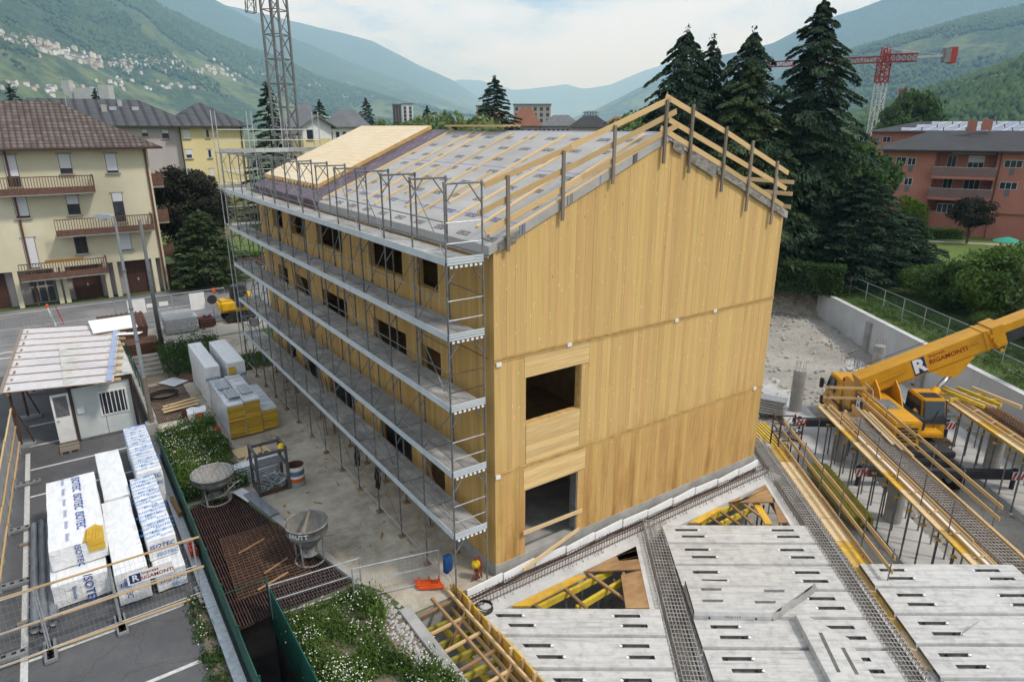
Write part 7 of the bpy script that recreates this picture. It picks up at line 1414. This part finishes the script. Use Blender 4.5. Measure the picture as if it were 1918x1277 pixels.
def cards(P, D, N, ln, wd):
    """quads centred on P, long axis D, in-plane side = N x D"""
    D = D/np.linalg.norm(D, axis=1, keepdims=True); S = np.cross(N, D); S /= np.linalg.norm(S, axis=1, keepdims=True)+1e-9
    ln = np.asarray(ln).reshape(-1, 1); wd = np.asarray(wd).reshape(-1, 1); a = P-D*ln*.5; b = P+D*ln*.5
    vs = np.stack([a, P-S*wd*.5, b, P+S*wd*.5], 1).reshape(-1, 3); return vs
def card_mesh(name, vs, m):
    n = len(vs)//4; me = bpy.data.meshes.new(name); me.vertices.add(len(vs)); me.vertices.foreach_set('co', vs.astype(np.float32).ravel()); me.loops.add(4*n); me.loops.foreach_set('vertex_index', np.arange(4*n, dtype=np.int32)); me.polygons.add(n); me.polygons.foreach_set('loop_start', np.arange(0, 4*n, 4, dtype=np.int32)); me.update(); me.validate(); me.materials.append(m); return me
def rnd_dir(n): v = rng.normal(size=(n, 3)); return v/np.linalg.norm(v, axis=1, keepdims=True)
def conifer_mesh(h, R, nb, nc, droop, m, tip=.55, skirt=.08, irr=.25, cl=.55, power=.85, leader=0):
    out = []
    for i in range(nb):
        u = (i+rng.random())/nb; z = h*(skirt+(1-skirt)*(u**.92)); rr = R*(1-u)**power*(1-irr/2+irr*rng.random())+.25; a = i*2.39996+rng.normal()*.25
        s_ = np.sqrt(rng.random(nc))*.95+.06; side = rng.normal(size=nc)*.13*rr*np.sin(np.clip(s_, 0, 1)*2.6)*1.1; lift = .16*rr*(1-u*.3); zz = z+lift*s_-droop*rr*s_**2+rng.normal(size=nc)*.05*h/20-np.abs(side)*.18
        ca, sa = math.cos(a), math.sin(a); x = ca*s_*rr-sa*side; y = sa*s_*rr+ca*side; P = np.stack([x, y, zz], 1)
        D = np.stack([ca*np.ones(nc)-sa*side*.9/(rr*.2+.1), sa*np.ones(nc)+ca*side*.9/(rr*.2+.1), -tip*(s_*1.1)+.15+rng.normal(size=nc)*.25], 1)+rng.normal(size=(nc, 3))*.22; Nn = np.tile([0, 0, 1.], (nc, 1))+rng.normal(size=(nc, 3))*.55
        out.append(cards(P, D, Nn, cl*(.6+.8*rng.random(nc))*(1-.35*u), cl*.34*(.6+.8*rng.random(nc))*(1-.3*u)))
    for _ in range(leader):                       # side leaders with nodding tops
        ox, oy = rng.normal(size=2)*R*.28; hl = h*rng.uniform(.78, .95)
        for i in range(46):
            u = (i+rng.random())/46; z = hl*(.55+.45*u); rr = R*.42*(1-u)**.7*(.5+rng.random())+.15; a = i*2.4+rng.normal()*.3; n2 = max(30, nc//3); s_ = np.sqrt(rng.random(n2)); sd_ = rng.normal(size=n2)*.12*rr; ca, sa = math.cos(a), math.sin(a)
            P = np.stack([ox+ca*s_*rr-sa*sd_, oy+sa*s_*rr+ca*sd_, z+.2*rr*s_-droop*1.2*rr*s_**2], 1); D = np.stack([np.full(n2, ca), np.full(n2, sa), -.9*s_+.2], 1)+rng.normal(size=(n2, 3))*.25; out.append(cards(P, D, np.tile([0, 0, 1.], (n2, 1))+rng.normal(size=(n2, 3))*.55, cl*.8*(.6+.7*rng.random(n2)), cl*.26*(.6+.7*rng.random(n2))))
    for k in range(1):
        n = 90; zz = h*(.93+.1*rng.random(n)); P = np.stack([rng.normal(size=n)*.12, rng.normal(size=n)*.12, zz], 1); D = rnd_dir(n)+np.array([0, 0, .8]); out.append(cards(P, D, rnd_dir(n), np.full(n, cl*.6), np.full(n, cl*.2)))
    return card_mesh('crown', np.concatenate(out), m)
def trunk_mesh(h, r, bend=.0, nb=0, R=2):
    mb = MB(); pts = [V((bend*math.sin(k*.9), bend*math.cos(k*1.3)-bend, h*k/6)) for k in range(7)]
    for k in range(6): mb.tube(pts[k], pts[k+1], r*(1-k/6.6), 8, r*(1-(k+1)/6.6), False)
    for i in range(nb): a = i*2.4; z = h*(.25+.6*i/nb); mb.tube((0, 0, z), (R*.55*math.cos(a), R*.55*math.sin(a), z+R*.35), r*.35, 5, r*.12)
    return mb.mesh('trunk', M['bark'], True)
def tree(name, loc, crown, trunk, label, cat, group=None, rz=0, s=1, sz=None):
    root = thing(name, loc, label, cat, group, 0); T = Matrix.Translation(V(loc)) @ Matrix.Rotation(rz, 4, 'Z') @ Matrix.Diagonal((s, s, sz or s, 1)); link('crown', crown, root, T)
    if trunk: link('trunk', trunk, root, T)
    return root
def gl(px, py, dist): q = AD(px, py, dist); q.z = 0; return q
def ht(px, pyt, dist): return AD(px, pyt, dist).z
# tall cedars beside the timber gable
for px, d_, pt, R_, nb, nc, dr, m_, lab, pw in ((1545, 63, 2, 5.3, 250, 230, .42, 'needle', 'tallest dark cedar with drooping boughs beside the timber building', .72), (1412, 62, 64, 5.6, 210, 220, .46, 'needle', 'dark cedar with nodding tips between the two tall cedars', .6), (1408, 59.5, 128, 4.3, 190, 260, .34, 'needle2', 'broad olive green conifer in front of the dark cedars', .55), (1288, 61, 62, 5.4, 210, 220, .5, 'needle', 'dark drooping cedar rising just behind the gable top', .6), (1336, 63, 78, 4.2, 140, 200, .5, 'needle', 'slim dark cedar crowded between its taller neighbours', .7)):
    h = ht(px, pt, d_); tree('cedar_tree', gl(px, pt, d_), conifer_mesh(h, R_, nb, nc, dr, M[m_], .9, .17, 1.15, .46, pw, 3 if px != 1545 else 2), trunk_mesh(h*.95, .42), lab, 'tree', None, rng.random()*6)
for px, d_, pt, R_, lab in ((1625, 62, 330, 4.3, 'low spreading dark conifer at the foot of the tallest cedar'), (1492, 65, 330, 4.0, 'low dark conifer with bare lower boughs beside the building corner'), (1690, 66, 400, 3.8, 'low dark shrubby conifer beside the lawn')):
    h = ht(px, pt, d_); tree('conifer', gl(px, pt, d_), conifer_mesh(h, R_, 150, 200, .2, M['needle'], .35, .12, .45, .42, .45), trunk_mesh(h*.9, .3), lab, 'tree', None, rng.random()*6)
def clump_mesh(R, h, z0, K, nl, size, m, shell=.55, flat=1, cr=.28):
    ctr = rnd_dir(K)*np.cbrt(shell+(1-shell)*rng.random((K, 1)))*np.array([R, R, h/2])*.82+np.array([0, 0, z0+h/2]); out = []
    for c in ctr:
        r = cr*R*(.6+.8*rng.random()); n_ = rnd_dir(nl); n_[:, 2] = n_[:, 2]*.75+.12; P = c+n_*r*(.75+.35*rng.random((nl, 1)))*np.array([1, 1, .8]); D = np.cross(n_, rnd_dir(nl)); N_ = n_+rng.normal(size=(nl, 3))*.55
        out.append(cards(P, D, N_, size*(.6+.9*rng.random(nl)), size*.6*(.6+.8*rng.random(nl))))
    return card_mesh('crown', np.concatenate(out), m)
BUSH = clump_mesh(2.2, 3.0, .05, 90, 150, .15, M['leaf']); BUSH2 = clump_mesh(2.0, 2.8, .05, 90, 150, .15, M['leaf_dark']); BUSH3 = clump_mesh(2.2, 3.0, .05, 85, 140, .16, M['leaf_pale'])
TB_ = trunk_mesh(1.6, .12, .1, 5, 1.6)
# shrubs beyond the wall
WN2 = V((.834, -.552))
def beyond(k, off): p = W0+WD*k+WN2*off; return V((p.x, p.y, 0))
labs = ['at the hedge end', 'beside the wire fence corner', 'with dense glossy crown behind the wire fence', 'beside the lawn', 'with pale shoots behind the raised boom', 'leaning over the wire fence', 'behind the boom tip', 'near the green parasol']
for i, (k, off, me, s_, z_) in enumerate(((2.5, 7.5, BUSH, .85, .8), (6, 7.2, BUSH2, 1.05, .95), (9.8, 8.2, BUSH, 1.3, 1.1), (9, 11.5, BUSH2, 1.15, 1.0), (14, 8.8, BUSH3, 1.35, 1.1), (17.5, 7.6, BUSH, 1.1, .9), (13, 12.5, BUSH2, 1.2, 1.0), (19, 11, BUSH3, 1.4, 1.15))):
    tree('shrub', beyond(k, off), me, TB_, 'rounded green shrub '+labs[i], 'shrub', None, i*1.7, s_*1.25, z_*s_*1.25)
for i in range(6): tree('shrub', beyond(12+4*i, 5.6+(i % 2)*1.2), BUSH2 if i % 2 else BUSH, TB_, 'low green shrub growing along the wire fence under the boom', 'shrub', 'shrubs along the wire fence', i*2.1, .62, .5)
def box_hedge(name, a, b_, w_, h_, m, n, size, label):
    a = V(a); b_ = V(b_); d = b_-a; L_ = d.length; x = d.normalized(); y = V((-x.y, x.x, 0)); u = rng.random((n, 3)); f = rng.integers(0, 4, n); loc = np.stack([u[:, 0]*L_, (u[:, 1]-.5)*w_, u[:, 2]*h_], 1)
    loc[f == 0, 1] = -w_/2; loc[f == 1, 1] = w_/2; loc[f >= 2, 2] = h_*(1-.0); loc += rng.normal(size=(n, 3))*.07; P = np.array(a)+loc[:, :1]*np.array(x)+loc[:, 1:2]*np.array(y)+loc[:, 2:]*np.array([0, 0, 1.])
    root = thing(name, (a+b_)/2, label, 'hedge'); link('foliage', card_mesh('foliage', cards(P, rnd_dir(n), rnd_dir(n), size*(.6+.8*rng.random(n)), size*.6*(.6+.8*rng.random(n))), m), root)
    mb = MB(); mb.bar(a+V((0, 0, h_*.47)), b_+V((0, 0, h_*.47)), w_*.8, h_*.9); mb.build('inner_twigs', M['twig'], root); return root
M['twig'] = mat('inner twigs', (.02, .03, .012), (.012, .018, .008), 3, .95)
box_hedge('clipped_hedge', gl(1380, 400, 58), gl(1600, 400, 57.5), 1.4, 2.3, M['leaf_dark'], 9000, .22, 'long clipped dark hedge below the tall cedars')
box_hedge('clipped_hedge', fo(1735, 80), fo(1830, 79), 1.2, 1.1, M['leaf'], 3500, .2, 'low clipped hedge in front of the red building'); box_hedge('clipped_hedge', gl(395, 430, 68), gl(480, 430, 66), 1.2, 1.5, M['thuja'], 4000, .2, 'bright clipped hedge behind the scaffold end')
CRB = clump_mesh(2.4, 3.6, 1.7, 60, 120, .22, M['leaf_red']); tree('plum_tree', fo(1843, 76), CRB, trunk_mesh(2.6, .16, .05, 5, 1.8), 'small round dark leaved tree on the lawn before the red building', 'tree'); 
for i in range(5): q = fo(1708+9*i, 78+.5*i); tree('thuja', q, conifer_mesh(5.2-.3*i, 1.0, 60, 60, .05, M['thuja'], -.5, .02, .2, .35, .35), None, 'bright green columnar thuja beside the red building', 'thuja', 'thujas beside the red building', i)
# left side trees
CRL = clump_mesh(3.7, 8.6, 1.3, 150, 150, .26, M['leaf_red'], .4, 1, .24); tree('plum_tree', (1.55, 53.5, 0), CRL, trunk_mesh(5, .28, .1, 6, 3), 'big dark purple leaved tree beside the cream house', 'tree')
h = 6.2; tree('conifer', gl(372, 400, 60), conifer_mesh(h, 2.9, 120, 110, .16, M['needle2'], .3, .05, .3, .45, .55), trunk_mesh(h*.9, .2), 'broad green conifer in front of the purple leaved tree', 'tree')
for px, d_, pt, R_, lab in ((497, 92, 162, 4.2, 'slender dark spruce beside the lattice crane mast'), (926, 112, 148, 7.5, 'spruce with open branches rising behind the roof ridge'), (598, 150, 192, 4.5, 'small spruce behind the pale gabled house'), (685, 160, 188, 5, 'dark cedar beyond the long pale house'), (800, 150, 203, 5, 'dark spruce among the trees behind the roof'), (833, 140, 212, 3.5, 'small dark spruce among the trees behind the roof'), (18, 150, 165, 6, 'dark tree top peeping over the brown tiled roof'), (177, 160, 172, 3.5, 'small spruce top peeping over the dark grey roof')):
    h = ht(px, pt, d_); tree('spruce_tree', gl(px, pt, d_), conifer_mesh(h, R_, 180 if px == 926 else 110, 130 if px == 926 else 80, .22, M['needle'], .45, .06, .6, .7, .75), trunk_mesh(h*.95, .3), lab, 'tree', None, rng.random()*6)
TREE = [clump_mesh(4.2, 7.5, 1.6, 90, 90, .5, M[m_], .45, 1, .25) for m_ in ('leaf', 'leaf_pale', 'leaf_dark')]; TTR = trunk_mesh(4, .22, .1, 4, 3)
spots = [(700, 110, 0), (722, 100, 1), (795, 100, 1), (822, 96, 0), (845, 92, 1), (872, 90, 1), (1160, 120, 0), (1185, 90, 1), (1205, 95, 0), (1100, 240, 2), (650, 200, 2), (570, 170, 0), (1030, 260, 2), (860, 160, 2)]
for i, (px, d_, k) in enumerate(spots): tree('broadleaf_tree', gl(px, 240, d_), TREE[k], TTR, ('fresh green', 'pale green', 'deep green')[k]+' broadleaf tree beyond the roof ridge', 'tree', ('fresh green', 'pale green', 'deep green')[k]+' trees beyond the roof ridge', i*1.3, 1.2+.15*(i % 3), 1.42+.12*(i % 3))
for i in range(70):
    px = rng.uniform(-100, 2050); d_ = rng.uniform(180, 620)
    if 470 < px < 700 and d_ < 250: continue
    if 1000 < px < 1130 or 730 < px < 790: d_ += 320
    k = int(rng.integers(0, 3)); tree('broadleaf_tree', gl(px, 240, d_), TREE[k], None, ('far fresh green', 'far pale green', 'far deep green')[k]+' tree in the valley town', 'tree', ('fresh green', 'pale green', 'deep green')[k]+' trees in the valley town', i, rng.uniform(1, 1.7))
for px, d_, s_ in ((1705, 170, 1.5), (1735, 175, 1.2), (1690, 180, 1.3)): tree('broadleaf_tree', gl(px, 240, d_), TREE[2] if px == 1705 else TREE[0], TTR, ('tall deep green' if px == 1705 else 'rounded fresh green')+' tree behind the solar roof', 'tree', None if px == 1705 else 'rounded trees behind the solar roof', px, s_, s_*1.5)
for px in (1450, 1500, 1590, 1250, 1325): tree('broadleaf_tree', gl(px, 240, 76), TREE[2], TTR, 'deep green broadleaf tree filling the gap behind the cedars', 'tree', 'trees behind the cedars', px, 1.3, 1.3)
# lawn and gardens
struct(sheet('lawn', [tuple(fo(1560, 88)), tuple(fo(1640, 60)), tuple(fo(1960, 52)), tuple(fo(2200, 60)), tuple(fo(2200, 90))], mat('mown lawn', (.115, .165, .035), (.085, .13, .028), .5, .95, c3=(.15, .19, .05), s3=.1), z=.0))
struct(sheet('garden_path', [tuple(fo(1740, 77.5)), tuple(fo(2000, 73)), tuple(fo(2000, 74.2)), tuple(fo(1740, 78.6))], M['pave'], z=.01))
pr = thing('parasol', fo(1922, 66), 'green garden parasol on the lawn', 'parasol'); p0 = fo(1922, 66); pipe('pole', p0, p0+V((0, 0, 2.2)), .03, M['galv'], pr); MB().lathe([(1.3, 1.9), (.7, 2.15), (0, 2.35)], 8).build('canopy', mat('green parasol cloth', (.03, .28, .20), (.025, .24, .17), 3, .8), pr, False, Matrix.Translation(p0))
# wire fence with green net on the bank beyond the wall
wf_ = thing('wire_fence', beyond(4, 2.2), 'wire fence with green net running along the bank above the concrete wall', 'fence'); M['green_net'] = leaf_mat('green net', (.03, .09, .05), (.04, .12, .065), (.05, .14, .08), 2, .5)
for k in range(20): p = beyond(1.2+2.4*k, 1.9); pipe('post', p, p+V((0, 0, 1.5)), .03, M['galv'], wf_)
for z in (.05, .75, 1.5): pipe('rail', beyond(1.2, 1.9)+V((0, 0, z)), beyond(47, 1.9)+V((0, 0, z)), .02, M['galv'], wf_)
mb = MB()
for k in range(330): p = beyond(1.2+.14*k, 1.9); mb.tube(p, p+V((0, 0, 1.5)), .004, 3, caps=False)
for z in np.arange(.15, 1.5, .18): mb.tube(beyond(1.2, 1.9)+V((0, 0, z)), beyond(47, 1.9)+V((0, 0, z)), .004, 3, caps=False)
o = mb.build('wire_mesh', M['green_sheet'], wf_); o['kind'] = 'stuff'
# brown picket fence and garden wall by the cream house
pf = thing('picket_fence', (2, 48.8, 0), 'brown slatted fence on a low wall beside the cream house', 'fence'); boxo('base_wall', (-1.4, 48.7, 0), (9, 48.9, .55), M['concrete'], pf)
for k in range(60): boxo('picket', (-1.35+.17*k, 48.76, .56), (-1.24+.17*k, 48.8, 1.45), M['wood_rail'], pf)
for z in (.7, 1.3): boxo('rail', (-1.4, 48.81, z), (8.9, 48.85, z+.08), M['wood_rail'], pf)
pf2 = thing('picket_fence', (-1, 52, 0), 'brown slatted fence running back beside the cream house', 'fence')
for k in range(36): boxo('picket', (-1.42, 49.0+.17*k, .02), (-1.38, 49.1+.17*k, 1.3), M['wood_rail'], pf2)
for z in (.3, 1.1): boxo('rail', (-1.37, 49, z), (-1.33, 55, z+.08), M['wood_rail'], pf2)
struct(sheet('garden', [(-1.3, 49), (60, 49), (60, 90), (-1.3, 90)], mat('garden grass', (.12, .165, .04), (.07, .115, .028), .35, .95, c3=(.17, .15, .07), s3=.12), z=.002)); struct(sheet('garden_bank', [(6, 72, .1), (22, 72, .1), (22, 85.8, 3.4), (4, 85.8, 3.4)], mat('dry grass bank', (.16, .14, .06), (.10, .115, .04), .6, .95)))
# ------------------------------------------------------------------ weeds
def weeds(name, inside, n, hmin, hmax, fl, label, bounds, m='leaf', cat='weeds'):
    x0, x1, y0, y1 = bounds; pts = []
    while len(pts) < n:
        x_ = rng.uniform(x0, x1); y = rng.uniform(y0, y1)
        if inside(x_, y) and mnoise.noise(V((x_*1.3, y*1.3, 2)))+mnoise.noise(V((x_*4, y*4, 7)))*.5 > rng.uniform(-.55, .1): pts.append((x_, y))
    out = []; fw = []
    for x_, y in pts:
        hh = (hmin+(hmax-hmin)*rng.random())*(.55+.7*(mnoise.noise(V((x_*.8, y*.8, 5)))+.5)); hh = max(.08, hh*rng.uniform(.5, 1.35)); k = 9; zz = rng.random(k)*hh; P = np.stack([x_+rng.normal(size=k)*.07, y+rng.normal(size=k)*.07, zz], 1); D = rnd_dir(k); D[:, 2] = np.abs(D[:, 2])+.5; out.append(cards(P, D, rnd_dir(k), .07+.12*rng.random(k), .02+.035*rng.random(k)))
        if fl and rng.random() < fl*(.12 if mnoise.noise(V((x_*1.1, y*1.1, 9))) < .08 else 1.9):
            kf = int(rng.integers(1, 4)); P = np.stack([x_+rng.normal(size=kf)*.07, y+rng.normal(size=kf)*.07, hh+rng.normal(size=kf)*.05+.03], 1); N_ = np.tile([0, 0, 1.], (kf, 1))+rng.normal(size=(kf, 3))*.4; D = np.cross(N_, rnd_dir(kf)); fw.append(cards(P, D, N_, np.full(kf, .042), np.full(kf, .042)))
    root = thing(name, ((x0+x1)/2, (y0+y1)/2, 0), label, cat); o = link('leaves', card_mesh('leaves', np.concatenate(out), M[m]), root); o['kind'] = 'stuff'
    if fw: o = link('flowers', card_mesh('flowers', np.concatenate(fw), M['petal']), root); o['kind'] = 'stuff'
    return root
weeds('flowering_weeds', lambda x, y: -6.9 < x < -4.75+.12*math.sin(y*2) and y > 9.75, 3600, .15, .66, .2, 'bed of tall green weeds with white flowers between the green fence and the yellow stacks', (-6.9, -4.6, 9.6, 16.4))
weeds('flowering_weeds', lambda x, y: x > -5.9 and x < -3.35+.35*math.sin(y*1.7)-.12*(y+2) and not (-5.0 < x+.3*y*.2 < -4.2 and y < -1.6), 2700, .12, .62, .26, 'bed of white and yellow flowering weeds beside the short green fence', (-5.9, -2.9, -5, 1.75))
weeds('weed_patch', lambda x, y: True, 1500, .3, 1.1, .05, 'patch of tall weeds behind the white wrapped packs', (-5.4, -1.9, 23.5, 29.6), 'leaf_dark')
weeds('weed_patch', lambda x, y: True, 330, .06, .22, .1, 'strip of low weeds and litter along the sheet metal kerb', (-7.85, -7.45, -6, 4.0), 'leaf_dark')
weeds('weed_patch', lambda x, y: True, 500, .1, .4, .0, 'tuft of weeds at the far foot of the scaffold', (-2.2, -.2, 22.5, 25), 'leaf')
p = [beyond(k, .4) for k in (0, 48)]
def onbank(x, y): q = V((x, y))-W0; k = q.dot(WD); o_ = q.dot(WN2); return .5 < o_ < 4.5 and -1 < k < 34
weeds('weed_bank', onbank, 3200, .15, .5, .02, 'grassy bank between the concrete wall and the wire fence', (20, 47, -16, 17), 'leaf')
struct(sheet('soil_bed', [(-7.95, -9, 0), (-7.44, -9, 0), (-7.44, 3.9, 0), (-7.7, 4.0, 0)], M['soil'], z=.004)); struct(sheet('soil_bed', [(-5.95, -9, 0), (-3.08, -9, 0), (-3.08, 1.2, 0), (-3.66, 2.12, 0), (-5.95, 2.05, 0)], M['soil'], z=.003)); struct(sheet('soil_bed', [(-6.95, 9.6, 0), (-4.7, 9.6, 0), (-4.5, 16.5, 0), (-6.95, 16.5, 0)], M['soil'], z=.006)); struct(sheet('soil_bed', [(-6.5, 23.2, 0), (-1.8, 23.2, 0), (-1.8, 30, 0), (-6.5, 30, 0)], M['soil'], z=.006))
# rubble stones
def stones(name, n, fx, s0, s1, m, label):
    mb = MB()
    for i in range(n):
        x_, y, z = fx(); s_ = random.uniform(s0, s1); vs = []
        for a in range(6):
            d = V(((1, 0, 0), (-1, 0, 0), (0, 1, 0), (0, -1, 0), (0, 0, .7), (0, 0, -.5))[a])*s_*random.uniform(.6, 1.2); d.rotate(Matrix.Rotation(i, 3, 'Z')); vs.append(V((x_, y, z))+d)
        mb.add(vs, [(0, 2, 4), (2, 1, 4), (1, 3, 4), (3, 0, 4), (2, 0, 5), (1, 2, 5), (3, 1, 5), (0, 3, 5)])
    o = mb.build(name, m); tag(o, label, 'rubble', kind='stuff')
M['stone'] = mat('broken concrete', (.48, .47, .45), (.30, .29, .27), 6, .95)
def f1_():
    y = random.uniform(-3.5, 1.1); return random.gauss(-3.25+.05*y, .16), y, .02
stones('rubble', 420, f1_, .02, .09, M['stone'], 'broken pale rubble between the weeds and the low concrete wall')
def f2_():
    i = random.randrange(len(pl)) if False else random.random(); k = random.random()*3.2; i = int(k); a = bt[min(i, 3)].lerp(bt[min(i, 3)+1], k-i); cdir = (V((24, 5))-a).normalized(); u = random.random()**1.5; q = a+cdir*(2.9*(1-u)-.35); return q.x, q.y, -2.3+2.55*u**.8+.05
stones('rubble', 500, f2_, .06, .32, M['stone'], 'boulders and stones strewn over the excavation bank')
def f3_(): return random.uniform(16, 40), random.uniform(-6, 18), -2.95+random.uniform(0, .05)
stones('rubble', 1600, lambda: (lambda q: (q[0], q[1], exz(q[0], q[1])+.1))(f3_()), .03, .17, M['stone'], 'loose stones scattered over the excavation floor')
def f4_(): return random.uniform(-7, .2), random.uniform(2, 26), .01
mb = MB()
for i in range(120):
    x_, y, z = f4_(); 
    if x_ < -4.4 and y < 17: continue
    a = random.uniform(0, 3.14); L_ = random.choice((.03, .05, .07, .16)); d = V((math.cos(a), math.sin(a), 0))*L_; mb.bar(V((x_, y, .02))-d, V((x_, y, .02))+d, random.uniform(.02, .06), .025)
tag(mb.build('yard_litter', M['timber_brown']), 'splinters and small offcuts scattered over the concrete yard', 'litter', kind='stuff')
